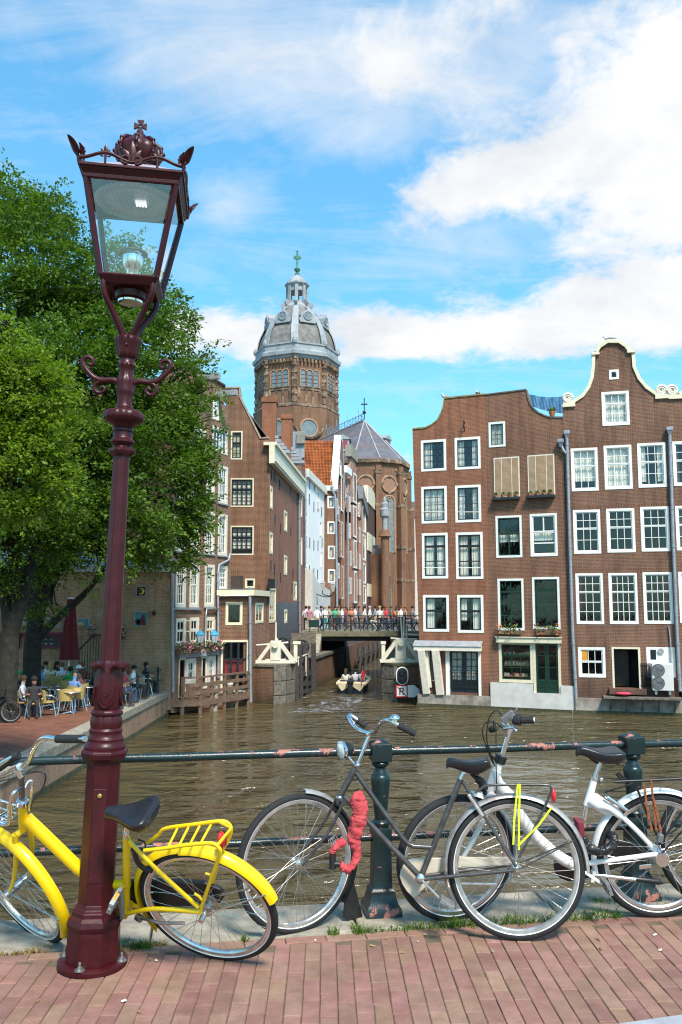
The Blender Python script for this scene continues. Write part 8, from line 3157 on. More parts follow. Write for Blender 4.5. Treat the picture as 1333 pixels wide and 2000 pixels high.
def tree(name, label, base, limbs, blobs, nleaf, lmat, lsz, seed, r0):
 rs = np.random.default_rng(seed)
 base = Vector(base)
 t = thing(name, label, 'tree', base, 'elm trees on the terrace')
 cen = [(at(px, py, Y) - base, rx / FPX * Y, ry / FPX * Y) for px, py, Y, rx, ry in blobs]
 mb = MB()
 fork = None
 for k, (pts, rr) in enumerate(limbs):
  P = curve([Vector(p) for p in pts], 6)
  if k == 0:
   fork = P[-1]
  mb.tube(P, [rr[0] + (rr[1] - rr[0]) * i / (len(P) - 1) + rnd.uniform(-.01, .01) for i in range(len(P))], 10)
 mb.build('trunk', m_bark, t, smooth=60)
 mb = MB()
 for c, rx, ry in cen:
  q = fork.lerp(c, .55) + Vector((0, 0, .6))
  P = curve([fork, q, c], 4)
  mb.tube(P, [.12 * (1 - i / len(P)) + .02 for i in range(len(P))], 6)
  for k in range(7):
   d = Vector((rnd.gauss(0, 1), rnd.gauss(0, 1), rnd.gauss(0, .8))).normalized()
   e = c + Vector((d.x * rx, d.y * rx, d.z * ry)) * .92
   mb.tube(curve([P[-3], c.lerp(e, .5) + Vector((0, 0, .15)), e], 3), [.035 - .028 * i / 6 for i in range(7)], 5)
 mb.build('branches', m_bark, t, smooth=60, kind='stuff')
 vol = [max(.1, (rx * rx * ry) ** .67) for c, rx, ry in cen]
 tot = sum(vol)
 V, n = [], 0
 per = 26
 for (c, rx, ry), v in zip(cen, vol):
  ns = max(6, int(nleaf / per * v / tot))
  d = rs.normal(size=(ns, 3))
  d /= np.linalg.norm(d, axis=1)[:, None]
  rad = rs.uniform(.35, 1.0, ns) ** .55 * rs.uniform(.82, 1.12, ns)
  nk = max(5, int(ns / 26))
  kd_ = rs.normal(size=(nk, 3))
  kd_ /= np.linalg.norm(kd_, axis=1)[:, None]
  kr = rs.uniform(.45, 1.02, nk)
  pick = rs.integers(0, nk, ns)
  loose = rs.uniform(size=ns) < .26
  kc = kd_[pick] * kr[pick][:, None] + rs.normal(size=(ns, 3)) * np.array([.23, .23, .14])
  dd = np.where(loose[:, None], d * rad[:, None], kc)
  pos = np.array(c) + dd * np.array([rx, rx * .9, ry])
  d = dd / np.maximum(np.linalg.norm(dd, axis=1)[:, None], .05)
  ax = d * np.array([1, 1, .25]) + rs.normal(size=(ns, 3)) * .35 + np.array([0, 0, -.12])
  ax /= np.linalg.norm(ax, axis=1)[:, None]
  up = np.array([0, 0, 1.0]) + rs.normal(size=(ns, 3)) * .28
  sd = np.cross(ax, up)
  sd /= np.linalg.norm(sd, axis=1)[:, None]
  nn = np.cross(sd, ax)
  s = rs.uniform(.7, 1.25, ns)
  u = rs.uniform(-.15, 1.0, (ns, per))
  w = rs.uniform(-1, 1, (ns, per)) * (.55 - .28 * u)
  L = lsz * 5.2
  cc = pos[:, None] + ax[:, None] * (u * L * s[:, None])[..., None] + sd[:, None] * (w * L * s[:, None])[..., None] + nn[:, None] * ((-.30 * u * u - .25 * w * w) * L * s[:, None] + rs.normal(size=(ns, per)) * .10 * L)[..., None]
  cc = cc.reshape(-1, 3)
  m = len(cc)
  la = np.repeat(ax, per, 0) + rs.normal(size=(m, 3)) * .55 + np.repeat(sd, per, 0) * (np.sign(w).reshape(-1, 1) * .6)
  la /= np.linalg.norm(la, axis=1)[:, None]
  ln = np.repeat(nn, per, 0) + rs.normal(size=(m, 3)) * .45
  ls = np.cross(la, ln)
  ls /= np.linalg.norm(ls, axis=1)[:, None]
  ln = np.cross(ls, la)
  z = lsz * rs.uniform(.6, 1.3, m)[:, None]
  V.append(np.stack([cc - la * z * .55, cc + ls * z * .33 + ln * z * .10, cc + la * z * .55, cc - ls * z * .33 + ln * z * .10], 1).reshape(-1, 3))
 V = np.concatenate(V)
 n = len(V) // 4
 me = bpy.data.meshes.new('crown')
 me.vertices.add(len(V))
 me.vertices.foreach_set('co', V.astype('f').ravel())
 me.loops.add(len(V))
 me.loops.foreach_set('vertex_index', np.arange(len(V), dtype='i'))
 me.polygons.add(n)
 me.polygons.foreach_set('loop_start', np.arange(0, len(V), 4, dtype='i'))
 me.polygons.foreach_set('loop_total', np.full(n, 4, dtype='i'))
 me.materials.append(lmat)
 me.update()
 me.validate()
 o = inst('crown', me, t)
 return t
gz = QUAY_Z
tb = Vector((at(70, 1185, 31.5).x, 31.5, gz))
tree('elm_tree', 'tall elm on the terrace whose dark crown fills the left of the sky', tb,
 [([tuple(Vector((0, 0, -.2))), tuple(Vector((-.05, 0, 2.0))), tuple(Vector((.05, .1, 3.6))), tuple(Vector((.35, 0, 5.6))), tuple(Vector((.6, .2, 7.4)))], (.36, .24)),
 ([(.0, 0, 2.3), (.9, -.1, 3.2), (1.9, -.2, 4.1), (2.6, -.3, 5.0)], (.17, .08)), ([(.1, 0, 3.4), (.8, .2, 5.0), (1.9, .5, 6.6)], (.2, .1)), ([(-.1, 0, 3.2), (-.7, .4, 5.5)], (.2, .12))],
 [(12, 412, 33, 85, 105), (78, 425, 33, 70, 72), (105, 530, 31, 115, 120), (20, 560, 31, 110, 120), (190, 560, 32, 95, 125), (255, 610, 32, 75, 90), (305, 590, 33, 42, 62), (335, 640, 32, 38, 60), (160, 720, 30, 150, 140), (270, 740, 31, 100, 110),
 (330, 770, 32, 55, 90), (385, 830, 32, 50, 60), (300, 870, 30, 110, 100), (385, 905, 32, 45, 60), (180, 900, 29, 130, 120), (345, 985, 31, 65, 70), (250, 1010, 29, 95, 80), (150, 1030, 29, 90, 75), (330, 1070, 31, 55, 45), (385, 1010, 33, 35, 50), (200, 1090, 29, 70, 45), (110, 1110, 29, 55, 30), (60, 760, 30, 110, 120),
 (398, 700, 33, 12, 10), (375, 1110, 33, 16, 22), (100, 1190, 30, 22, 18), (405, 760, 33, 22, 30), (412, 980, 34, 18, 22)], 150000, m_leaf, .135, 3, .4)
tc_ = Vector((at(22, 1185, 27).x, 27, gz))
tree('elm_tree', 'thick dark elm trunk at the left edge of the terrace', tc_,
 [([(0, 0, -.2), (.02, 0, 1.6), (.0, 0, 2.6), (.15, 0, 3.4)], (.31, .28)), ([(.1, 0, 3.0), (.45, 0, 4.2), (.6, .3, 5.5)], (.25, .15)), ([(.0, 0, 3.0), (-.5, .2, 5.0)], (.25, .15))],
 [(40, 960, 26, 110, 90), (20, 820, 26, 110, 110), (90, 1050, 27, 70, 50), (10, 1060, 26, 70, 55), (30, 1130, 27, 40, 22)], 34000, m_leaf, .11, 5, .44)
ta = Vector((at(-150, 1185, 17.5).x, 17.5, gz))
tree('elm_tree', 'nearer pale green elm branches reaching in from the left edge', ta,
 [([(0, 0, -.2), (.0, 0, 2.5), (.2, 0, 4.0)], (.3, .2))],
 [(10, 690, 17, 45, 70), (50, 715, 17, 55, 42), (85, 770, 17, 58, 60), (20, 800, 17, 75, 75), (95, 845, 17, 48, 50), (50, 890, 17, 75, 60), (100, 930, 17, 36, 30), (10, 950, 17, 70, 55), (60, 990, 17, 45, 32), (8, 640, 17.2, 14, 30), (-40, 850, 17, 90, 180)], 36000, m_leaf2, .09, 9, .3)
td = Vector((-16, 20.5, gz))
tree('elm_tree', 'elm outside the left edge whose shade falls on the terrace', td,
 [([(0, 0, -.2), (.0, 0, 3.5), (.2, 0, 6.0)], (.36, .25))],
 [(-640 + dx_, 700 + dy_, 20.5 + dd_, 190, 190) for dx_, dy_, dd_ in ((0, 0, 0), (-190, 60, 1), (170, 60, 2), (0, -150, 0), (40, 120, -2), (120, 40, 5), (-100, 40, 5))], 18000, m_leaf, .22, 11, .36)
# ================================================================= people
m_skin = M('skin', (.50, .27, .18), .6, var=.1)
m_skin2 = M('skin_tan', (.36, .18, .11), .6, var=.1)
CL = {}
def cloth(c):
 k = 'cloth_%02d%02d%02d' % tuple(int(v * 99) for v in c)
 return M(k, c, .9, var=.15, scale=12)
J = {  # joint: (position, radius)
'stand': dict(pel=(0, 0, .95), che=(0, .01, 1.25), nec=(0, .01, 1.46), hd=(0, -.01, 1.58), top=(0, -.005, 1.72), sl=(-.18, .01, 1.40), el=(-.23, .03, 1.14), hl=(-.22, -.05, .90), sr=(.18, .01, 1.40), er=(.23, .03, 1.14), hr=(.22, -.06, .90),
   tl=(-.09, 0, .88), kl=(-.10, -.02, .50), al=(-.10, .02, .08), ol=(-.11, -.13, .04), tr=(.09, 0, .88), kr=(.10, -.02, .50), ar=(.10, .02, .08), or_=(.11, -.13, .04)),
}
J['walk'] = dict(J['stand'], kl=(-.09, -.18, .54), al=(-.09, -.22, .10), ol=(-.09, -.37, .07), kr=(.09, .05, .50), ar=(.09, .30, .16), or_=(.09, .20, .05), el=(-.24, .14, 1.16), hl=(-.22, .10, .92), er=(.24, -.08, 1.15), hr=(.20, -.28, 1.02))
J['phone'] = dict(J['stand'], el=(-.22, -.08, 1.16), hl=(-.06, -.26, 1.28), er=(.22, -.08, 1.16), hr=(.05, -.26, 1.26), hd=(0, -.04, 1.56))
J['lean'] = dict(J['stand'], che=(0, -.12, 1.20), nec=(0, -.24, 1.38), hd=(0, -.30, 1.48), top=(0, -.33, 1.61), sl=(-.18, -.20, 1.33), el=(-.22, -.30, 1.08), hl=(-.18, -.48, 1.00), sr=(.18, -.20, 1.33), er=(.22, -.30, 1.08), hr=(.18, -.48, 1.00))
J['sit'] = dict(J['stand'], pel=(0, 0, .52), che=(0, .02, .82), nec=(0, .0, 1.03), hd=(0, -.03, 1.15), top=(0, -.03, 1.29), sl=(-.18, .01, .97), el=(-.24, -.06, .74), hl=(-.14, -.32, .76), sr=(.18, .01, .97), er=(.24, -.06, .74), hr=(.14, -.32, .76),
    tl=(-.09, -.06, .50), kl=(-.12, -.44, .52), al=(-.12, -.42, .09), ol=(-.12, -.57, .05), tr=(.09, -.06, .50), kr=(.12, -.44, .52), ar=(.12, -.42, .09), or_=(.12, -.57, .05))
RAD = dict(pel=.135, che=.145, nec=.055, hd=.088, top=.075, sl=.065, el=.045, hl=.038, sr=.065, er=.045, hr=.038, tl=.085, kl=.062, al=.045, ol=.035, tr=.085, kr=.062, ar=.045, or_=.035)
BONES = [('pel', 'che', 0), ('che', 'nec', 0), ('nec', 'hd', 2), ('hd', 'top', 2), ('che', 'sl', 0), ('sl', 'el', 0), ('el', 'hl', 2), ('che', 'sr', 0), ('sr', 'er', 0), ('er', 'hr', 2), ('pel', 'tl', 1), ('tl', 'kl', 1), ('kl', 'al', 1), ('al', 'ol', 3), ('pel', 'tr', 1), ('tr', 'kr', 1), ('kr', 'ar', 1), ('ar', 'or_', 3)]
PM = {}
def person_mesh(pose):
 if pose in PM:
  return PM[pose]
 jj = J[pose]
 names = list(RAD)
 me = bpy.data.meshes.new('person_' + pose)
 me.from_pydata([jj[n] for n in names], [(names.index(a), names.index(b)) for a, b, _ in BONES], [])
 o = bpy.data.objects.new('skin_tmp', me)
 COL.objects.link(o)
 sm = o.modifiers.new('skin', 'SKIN')
 if not me.skin_vertices:
  me.attributes
 for i, n in enumerate(names):
  sv = me.skin_vertices[0].data[i]
  sv.radius = (RAD[n] * (1.18 if n in ('pel', 'che') else 1), RAD[n] * (.85 if n in ('pel', 'che') else 1))
  sv.use_root = n == 'pel'
 o.modifiers.new('sub', 'SUBSURF').levels = 1
 dg = bpy.context.evaluated_depsgraph_get()
 out = bpy.data.meshes.new_from_object(o.evaluated_get(dg))
 bpy.data.objects.remove(o)
 for k in range(4):
  out.materials.append(m_skin)
 segs = [(Vector(jj[a]), Vector(jj[b]), k, RAD[a]) for a, b, k in BONES]
 for p in out.polygons:
  c = p.center
  best, bk = 9, 0
  for a, b, k, r_ in segs:
   t = max(0, min(1, (c - a).dot(b - a) / (b - a).length_squared))
   d = (c - a.lerp(b, t)).length - r_ * .8
   if d < best:
    best, bk = d, k
  p.material_index = bk
  p.use_smooth = True
 hm = MB()
 h = Vector(jj['hd']).lerp(Vector(jj['top']), .45)
 hm.sphere(h + Vector((0, .018, .022)), .112, 12, 8, (.95, 1.0, 1.0))
 hm.v = [v for v in hm.v]
 hs = bpy.data.meshes.new('hair')
 hs.from_pydata(hm.v, [], [f for f in hm.f if np.mean([hm.v[i][2] for i in f]) > h.z - .01 or np.mean([hm.v[i][1] for i in f]) > h.y + .03])
 hs.materials.append(m_skin)
 lm = MB()
 lm.tube([h + Vector((0, .06, .03)), h + Vector((0, .10, -.10)), h + Vector((0, .10, -.30))], [.09, .10, .06], 8, flat=.6)
 hl = bpy.data.meshes.new('long_hair')
 hl.from_pydata(lm.v, [], lm.f)
 hl.materials.append(m_skin)
 PM[pose] = (out, hs, hl)
 return PM[pose]
HAIR = {'d': (.02, .014, .010), 'b': (.09, .05, .025), 'y': (.38, .25, .10), 'g': (.35, .34, .33), 'r': (.20, .07, .025), '': None}
def person(label, pose, loc, rz, shirt, pants, hair='d', long=False, s=1.0, skin=None, group=None):
 b, hs, hl = person_mesh(pose)
 o = inst('person', b, None, loc, (0, 0, R(rz)), (s, s, s))
 for i, m in enumerate((cloth(shirt), cloth(pants), skin or m_skin, cloth((.05, .04, .04)))):
  o.material_slots[i].link = 'OBJECT'
  o.material_slots[i].material = m
 tag(o, label, 'person', group)
 if HAIR[hair]:
  hm = cloth(HAIR[hair])
  inst('hair', hs, o, mat=hm)
  if long:
   inst('long_hair', hl, o, mat=hm)
 return o
# --- on the middle bridge
BG = 'people crossing the middle bridge'
wht, navy, blk, dnm, tan, grn, red_, org, pnk, gry = (.78, .77, .75), (.03, .05, .12), (.03, .03, .035), (.07, .11, .20), (.42, .30, .19), (.05, .38, .24), (.55, .05, .07), (.62, .20, .05), (.42, .16, .20), (.25, .25, .26)
for px, Y, pose, rz, sh, pa, hr, lg, lab in (
  (598, 58, 'stand', 170, (.70, .70, .76), blk, 'd', 0, 'person in pale shirt and black trousers at the left end of the bridge'),
  (604, 57, 'stand', -160, pnk, tan, 'b', 0, 'person in mauve checked shirt beside the green board'),
  (620, 56.6, 'stand', -150, wht, tan, 'g', 0, 'grey haired person in white shirt behind the green board'),
  (628, 57.6, 'walk', 60, navy, dnm, 'd', 0, 'person in navy top between two people in white'),
  (635, 57, 'stand', 30, wht, (.03, .25, .22), 'y', 1, 'fair haired person in white top with teal trousers'),
  (655, 57.2, 'phone', 0, grn, blk, 'd', 1, 'dark haired person in green holding something'),
  (662, 58, 'stand', 40, tan, dnm, 'r', 0, 'person in tan top behind the person in green'),
  (669, 57.4, 'stand', 80, wht, gry, 'b', 0, 'person in white T-shirt right of the green top'),
  (686, 57, 'phone', 10, (.50, .20, .10), (.48, .19, .10), 'r', 1, 'red haired person in a long orange patterned dress'),
  (702, 59, 'stand', 90, (.12, .13, .15), blk, 'b', 0, 'person in dark grey jacket on the bridge'),
  (713, 58, 'walk', 90, wht, navy, 'd', 1, 'dark haired person with navy bag walking right'),
  (723, 56.8, 'walk', 100, wht, blk, 'g', 0, 'tall balding person in white shirt in the middle of the bridge'),
  (750, 58.5, 'stand', 100, (.30, .20, .14), dnm, 'd', 0, 'person in brown top right of the tall person'),
  (755, 57.3, 'stand', 60, red_, navy, 'r', 1, 'person in red top with red hair on the bridge'),
  (765, 58.4, 'stand', 90, (.16, .14, .13), dnm, 'b', 0, 'person partly hidden behind the orange shirt'),
  (767, 57, 'lean', 70, org, navy, 'b', 0, 'person in orange shirt leaning over a bicycle'),
  (792, 57.5, 'stand', -80, (.40, .24, .17), dnm, 'r', 1, 'person with long red hair near the brick corner'),
  (644, 58.6, 'stand', 120, (.5, .42, .3), dnm, 'b', 0, 'person in beige between the teal trousers and the green top'), (676, 58.4, 'walk', -90, (.3, .08, .12), navy, 'b', 1, 'person in burgundy walking left behind the orange dress'), (694, 58.2, 'stand', 60, (.6, .6, .62), dnm, 'd', 0, 'person in light grey right of the orange dress'), (733, 59, 'walk', -90, (.2, .3, .42), tan, 'd', 0, 'person in blue top walking left behind the balding one'), (742, 58, 'stand', 0, (.7, .66, .6), blk, 'y', 1, 'blond person in cream near the pale bicycle'), (776, 58.6, 'walk', 90, (.12, .3, .3), navy, 'd', 1, 'person in dark teal right of the orange shirt'), (784, 57.6, 'stand', 40, wht, dnm, 'b', 0, 'person in white behind the green cabinet'),
  (806, 57, 'stand', -60, gry, dnm, 'd', 0, 'person in grey vest next to the brick house corner')):
 person(lab, pose, (at(px, 1230, Y).x, Y, SZ), rz, sh, pa, hr, lg, group=BG)
# --- in the boat
bp = lambda x, y, z: BOAT.m @ Vector((x, y, z))
for x, y, sh, hr, lg, lab in ((-.40, .75, (.72, .68, .60), 'b', 1, 'person with brown ponytail and cream top seated in the boat'), (.12, .85, (.75, .68, .68), 'd', 0, 'person in pale pink shirt steering the boat'), (.46, 1.2, (.70, .70, .70), 'd', 0, 'person in white with navy cap at the right side of the boat'), (.55, .60, navy, 'd', 0, 'person in navy leaning at the boat stern by the flag')):
 person(lab, 'sit', bp(x, y, .05 if y > .7 else -.25), 180 - 9, sh, dnm, hr, lg, .92, group='people in the motor boat')
# --- small bicycles on the bridge and the terrace
def small_bike(label, fr, mat, group):
 b = thing('bicycle', label, 'bicycle', fr, group)
 for nm, x in (('rear_wheel', .52), ('front_wheel', -.52)):
  wheel(b, nm, (x, 0, .34), .34, .028, nsp=16, stripe=False)
 tubes(b, 'frame', mat, [([(-.33, 0, .85), (-.38, 0, .65), (-.52, 0, .34)], .03), ([(-.35, 0, .76), (.08, 0, .30)], .03), ([(-.34, 0, .82), (.16, 0, .72)], .026), ([(.22, 0, .90), (.08, 0, .30), (.52, 0, .34)], .018), ([(.18, 0, .76), (.52, 0, .34)], .014)], 6)
 tubes(b, 'handlebar', m_dark, [([(-.18, -.26, 1.05), (-.30, -.24, 1.06), (-.34, 0, 1.0), (-.30, .24, 1.06), (-.18, .26, 1.05)], .018), ([(-.33, 0, .85), (-.34, 0, 1.0)], .016)], 6)
 mb = MB()
 mb.sphere((.22, 0, .95), .10, 8, 5, (1.3, .8, .45))
 mb.build('saddle', m_saddle, b, smooth=60)
 tubes(b, 'rack', m_dark, [([(.25, 0, .74), (.80, 0, .74), (.54, 0, .36)], .016)], 6)
 return b
proto = None
for k, (px, m, fl, lab) in enumerate(((652, m_black, 0, 'black bicycle against the bridge railing below the green top'), (681, m_black, 180, 'black bicycle with large wheels in front of the orange dress'), (712, m_graph, 180, 'dark bicycle left of the tall person in white'), (735, m_white, 0, 'pale framed bicycle right of the tall person in white'), (762, m_black, 180, 'black bicycle below the orange shirt'), (783, m_black, 0, 'bicycle behind the green cabinet'), (803, m_graph, 180, 'dark bicycle next to the brick house corner'))):
 fr = Fr((at(px, 1230, 54.6).x, 54.45 + .25 * (k % 2), SZ), R(fl + rnd.uniform(-6, 6)), 0)
 if proto is None:
  proto = small_bike(lab, fr, m, 'bicycles on the middle bridge')
 else:
  c = dup(proto)
  c.matrix_world = fr.m
  c['label'] = lab
  for ch_ in c.children:
   if ch_.name.startswith('frame'):
    ch_.material_slots[0].link = 'OBJECT'
    ch_.material_slots[0].material = m
p_ = on_z(22, 1412, QUAY_Z)
c = dup(proto)
c.matrix_world = Fr((p_.x - .55, p_.y, QUAY_Z), R(184)).m
tag(c, 'dark bicycle parked at the near end of the terrace by the stroller', 'bicycle', 'bicycles on the terrace')
c = dup(proto)
c.matrix_world = Fr((p_.x - 1.1, p_.y + .5, QUAY_Z), R(176)).m
tag(c, 'second dark bicycle standing behind the first at the left edge', 'bicycle', 'bicycles on the terrace')
# --- terrace: chairs, tables, guests
m_rattan = M('tan_rattan', (.36, .25, .07), .7, col2=(.50, .37, .14), scale=30, bump=.6, bscale=90)
m_rattan2 = M('cream_rattan', (.52, .46, .28), .7, col2=(.62, .56, .38), scale=30, bump=.6, bscale=90)
def chair(label, mat):
 t = thing('cafe_chair', label, 'chair', (0, 0, 0), 'rattan chairs on the terrace')
 mb = MB()
 mb.lathe([(.21, .43), (.24, .44), (.24, .47), (.20, .475)], 14)
 mb.build('seat', mat, t, smooth=40)
 mb = MB()
 vs = []
 for i in range(9):
  a = R(20 + 140 * i / 8)
  for r_, z in ((.23, .48), (.27, .86 - .05 * abs(i - 4) / 4), (.25, .86 - .05 * abs(i - 4) / 4), (.21, .48)):
   vs.append((r_ * math.cos(a), r_ * math.sin(a), z))
 fs = []
 for i in range(8):
  for k in range(4):
   fs.append((4 * i + k, 4 * i + (k + 1) % 4, 4 * i + 4 + (k + 1) % 4, 4 * i + 4 + k))
 mb.add(vs, fs)
 mb.build('backrest', mat, t, smooth=40)
 for sx in (-1, 1):
  for y0, y1 in ((-.16, -.24), (.14, .24)):
   mb = MB()
   mb.tube([(sx * .19, y0, .44), (sx * .25, y1, 0)], .016, 6)
   mb.build('leg', m_alu, t, smooth=60)
  mb = MB()
  mb.tube(curve([(sx * .24, .1, .68), (sx * .29, -.08, .67), (sx * .26, -.20, .60), (sx * .21, -.17, .45)], 4), .014, 6)
  mb.build('armrest', m_alu, t, smooth=60)
 return t
ch1 = chair('tan rattan chair with shiny legs nearest the quay edge', m_rattan)
ch2 = chair('cream rattan chair in the row along the terrace fence', m_rattan2)
first = {1: True, 2: True}
def put_chair(k, x, y, rz, lab):
 src = ch1 if k == 1 else ch2
 c = src if first[k] else dup(src)
 first[k] = False
 c.location = (x, y, QUAY_Z)
 c.rotation_euler = (0, 0, R(rz))
 c['label'] = lab
def on_q(px, py):
 return on_z(px, py, QUAY_Z)
for i, (px, py, rz, lab) in enumerate(((93, 1398, 115, 'tan rattan chair turned to the right, nearest the quay edge'), (128, 1394, 200, 'tan rattan chair turned away beside the steel cafe table'), (150, 1390, 235, 'tan rattan chair next to the fence post by the blue shirt'), (80, 1376, 30, 'tan rattan chair behind the steel cafe table'),
  (100, 1368, 10, 'empty tan chair in the second row near the second trunk'), (115, 1362, 90, 'empty tan chair left of the person in blue shirt'), (128, 1374, 180, 'empty tan chair behind the nearest pair'))):
 p = on_q(px, py)
 put_chair(1, p.x, p.y, rz, lab)
tb0 = None
for i, (x, y, lab) in enumerate([(on_q(112, 1386).x, on_q(112, 1386).y, 'steel cafe table between the two nearest rattan chairs')] + [(QUAY_X - 1.75, 29 + 1.9 * i, lab) for i, lab in enumerate(('cafe table nearest the lamp in the row by the fence', 'middle cafe table in the row by the fence', 'farthest cafe table in the row by the fence'))] + [(-10.6, 31.0, 'cafe table in front of the person in the white hat'), (-12.2, 33.5, 'cafe table before the left menu board')]):
 if tb0 is None:
  t = tb0 = thing('cafe_table', lab, 'table', (x, y, QUAY_Z), 'cafe tables on the terrace')
  mb = MB()
  mb.lathe([(.36, .70), (.37, .715), (.36, .73)], 20)
  mb.build('tabletop', m_alu, t, smooth=40)
  mb = MB()
  mb.tube([(0, 0, .02), (0, 0, .70)], .03, 8)
  mb.build('column', m_alu, t, smooth=50)
  for k in range(4):
   a = R(45 + 90 * k)
   mb = MB()
   mb.tube([(0, 0, .06), (.28 * math.cos(a), .28 * math.sin(a), .02)], .022, 6)
   mb.build('foot', m_alu, t, smooth=50)
 else:
  c = dup(tb0)
  c.location = (x, y, QUAY_Z)
  c['label'] = lab
TG = 'guests sitting on the terrace'
lb = (.16, .28, .52)
for px, hy, Y, rz, sh, hr, lg, lab, pose in (
  (146, 1327, 30.0, 160, lb, '', 0, 'bald person in light blue shirt with an arm on the fence', 'sit'), (138, 1306, 32.5, 190, (.02, .30, .07), 'd', 0, 'person in bright green shirt left of the white hat', 'sit'), (155, 1304, 33, 150, tan, '', 0, 'person under a broad white sun hat', 'sit'),
  (82, 1300, 33, 120, lb, 'b', 0, 'person in blue checked shirt right of the second trunk', 'sit'), (160, 1322, 31, 260, (.30, .10, .09), 'd', 1, 'person in dark red facing the bald person', 'sit'), (34, 1278, 35, 200, (.02, .33, .12), 'd', 0, 'person in green between the two trunks', 'sit'),
  (90, 1284, 35.5, 30, wht, 'd', 0, 'person in white below the left menu board', 'sit'), (102, 1288, 35.2, 180, (.6, .56, .44), 'y', 1, 'fair haired person in cream below the menu board', 'sit'), (112, 1285, 35.5, 60, (.08, .03, .04), 'd', 1, 'dark haired person in black left of the parasol', 'sit'),
  (122, 1290, 34.8, 240, (.62, .62, .72), 'r', 0, 'person in pale lilac beside the parasol pole', 'sit'), (151, 1286, 35.2, 100, (.5, .4, .3), 'y', 1, 'blond person right of the parasol pole', 'sit'), (162, 1290, 34.9, 30, (.30, .05, .06), 'r', 1, 'person in red behind the white hat', 'sit'),
  (262, 1296, 33.3, 90, wht, 'd', 0, 'person in white T-shirt at the fence right of the lamp', 'sit'), (243, 1300, 32.0, 80, red_, 'b', 0, 'person in coral red just right of the lamp', 'sit'), (252, 1296, 33.8, 200, (.45, .28, .2), 'r', 1, 'red haired person facing the white T-shirt', 'sit'), (285, 1298, 35.2, 120, blk, 'd', 0, 'person in black at the end of the fence row', 'sit'), (234, 1304, 30.8, 90, (.06, .08, .2), 'd', 0, 'person in navy half hidden by the lamp', 'sit'),
  (18, 1306, 28.4, -30, (.40, .02, .06), 'y', 1, 'fair haired person in red bending over the stroller', 'lean'), (46, 1322, 28.3, 100, (.6, .6, .62), 'b', 0, 'person in white shirt seated behind the stroller', 'sit'), (68, 1318, 28.0, 20, blk, 'd', 1, 'person in black with long hair before the second trunk', 'sit'), (30, 1300, 31, 90, (.55, .48, .3), 'd', 0, 'person in cream leaning over a table between the trunks', 'sit')):
 x = at(px, hy, Y).x
 if pose == 'sit':
  put_chair(2 if px > 230 else 1, x, Y, rz, 'rattan chair of the ' + lab.replace('just ', '').replace('with an arm on the fence', 'at the fence').replace(' between white T-shirt and person in black', ' at the fence'))
 person(lab, pose, (x, Y, QUAY_Z), rz, sh, dnm if hr != 'd' else blk, hr, lg, group=TG, skin=m_skin if len(lab) % 2 else m_skin2)
hp = at(155, 1302, 33)
mb = MB()
mb.lathe([(.20, 0), (.21, .012), (.10, .02), (.09, .11), (.04, .13)], 16)
o = mb.build('sun_hat', m_curt, smooth=40)
o.location = (hp.x, 33 - .03, QUAY_Z + 1.23)
tag(o, 'broad brimmed white sun hat on a seated guest', 'hat')
# ================================================================= small things
c = at(139, 1185, 34.2)
t = thing('parasol', 'closed dark red parasol with white cap on the terrace', 'parasol', (c.x, 34.2, QUAY_Z))
m_par = M('parasol_red', (.13, .008, .012), .85, var=.2)
zb, ztp = at(139, 1288, 34.2).z - QUAY_Z, at(139, 1170, 34.2).z - QUAY_Z
mb = MB()
mb.lathe([(.36, zb), (.37, zb + .03), (.28, zb + 1.0), (.18, ztp - .35), (.14, ztp)], 64, wob=lambda t_, i: 1 + .10 * math.cos(t_ * 8))
mb.build('canopy', m_par, t, smooth=60)
mb = MB()
mb.lathe([(.14, ztp), (.15, ztp + .03), (.05, ztp + .07)], 16)
mb.build('cap', m_wht, t, smooth=50)
mb = MB()
mb.tube([(0, 0, 0), (0, 0, zb + .1)], .035, 8)
mb.lathe([(.30, 0), (.30, .08), (.06, .1)], 12)
mb.build('pole', m_wht, t, smooth=50)
fn = thing('terrace_fence', 'low dark iron fence with posts along the terrace edge', 'fence', (QUAY_X - .28, 0, QUAY_Z))
ys_ = [on_z(px, py, QUAY_Z).y for px, py in ((150, 1394), (172, 1386), (220, 1372), (247, 1362), (270, 1353), (290, 1345), (311, 1340))]
for y in ys_:
 mb = MB()
 mb.lathe([(.075, 0), (.075, .12), (.05, .15), (.045, .55), (.06, .58), (.04, .62), (.04, .95), (.07, 1.0), (.05, 1.06), (.0, 1.1)], 10)
 o = mb.build('post', m_dg, fn, smooth=40)
 o.location.y = y
for z in (.92, .48):
 for a, b in zip(ys_[:-1], ys_[1:]):
  mb = MB()
  mb.tube([(0, a, z), (0, b, z)], .022, 6)
  mb.build('rail', m_dg, fn, smooth=50)
c = on_z(40, 1392, QUAY_Z)
t = thing('stroller', 'black folding stroller beside the person in red', 'stroller', (c.x, c.y, QUAY_Z))
mb = MB()
mb.beam((-.35, 0, .95), (.45, 0, .28), .5, .18, (0, 1, 0))
mb.sphere((-.15, 0, .85), .30, 10, 6, (1, .9, .8))
mb.build('seat_shell', m_black, t, smooth=50)
for x in (-.3, .42):
 for y in (-.25, .25):
  mb = MB()
  mb.tube([(x + .13 * math.cos(R(30 * i)), y, .14 + .13 * math.sin(R(30 * i))) for i in range(12)], .03, 6, closed=True)
  mb.build('wheel', m_tyre, t, smooth=50)
mb = MB()
for y in (-.24, .24):
 mb.tube([(-.65, y, 1.1), (.42, y, .14)], .02, 6)
 mb.tube([(-.3, y, .14), (.2, y, .6)], .02, 6)
mb.build('frame', m_alu, t, smooth=50)
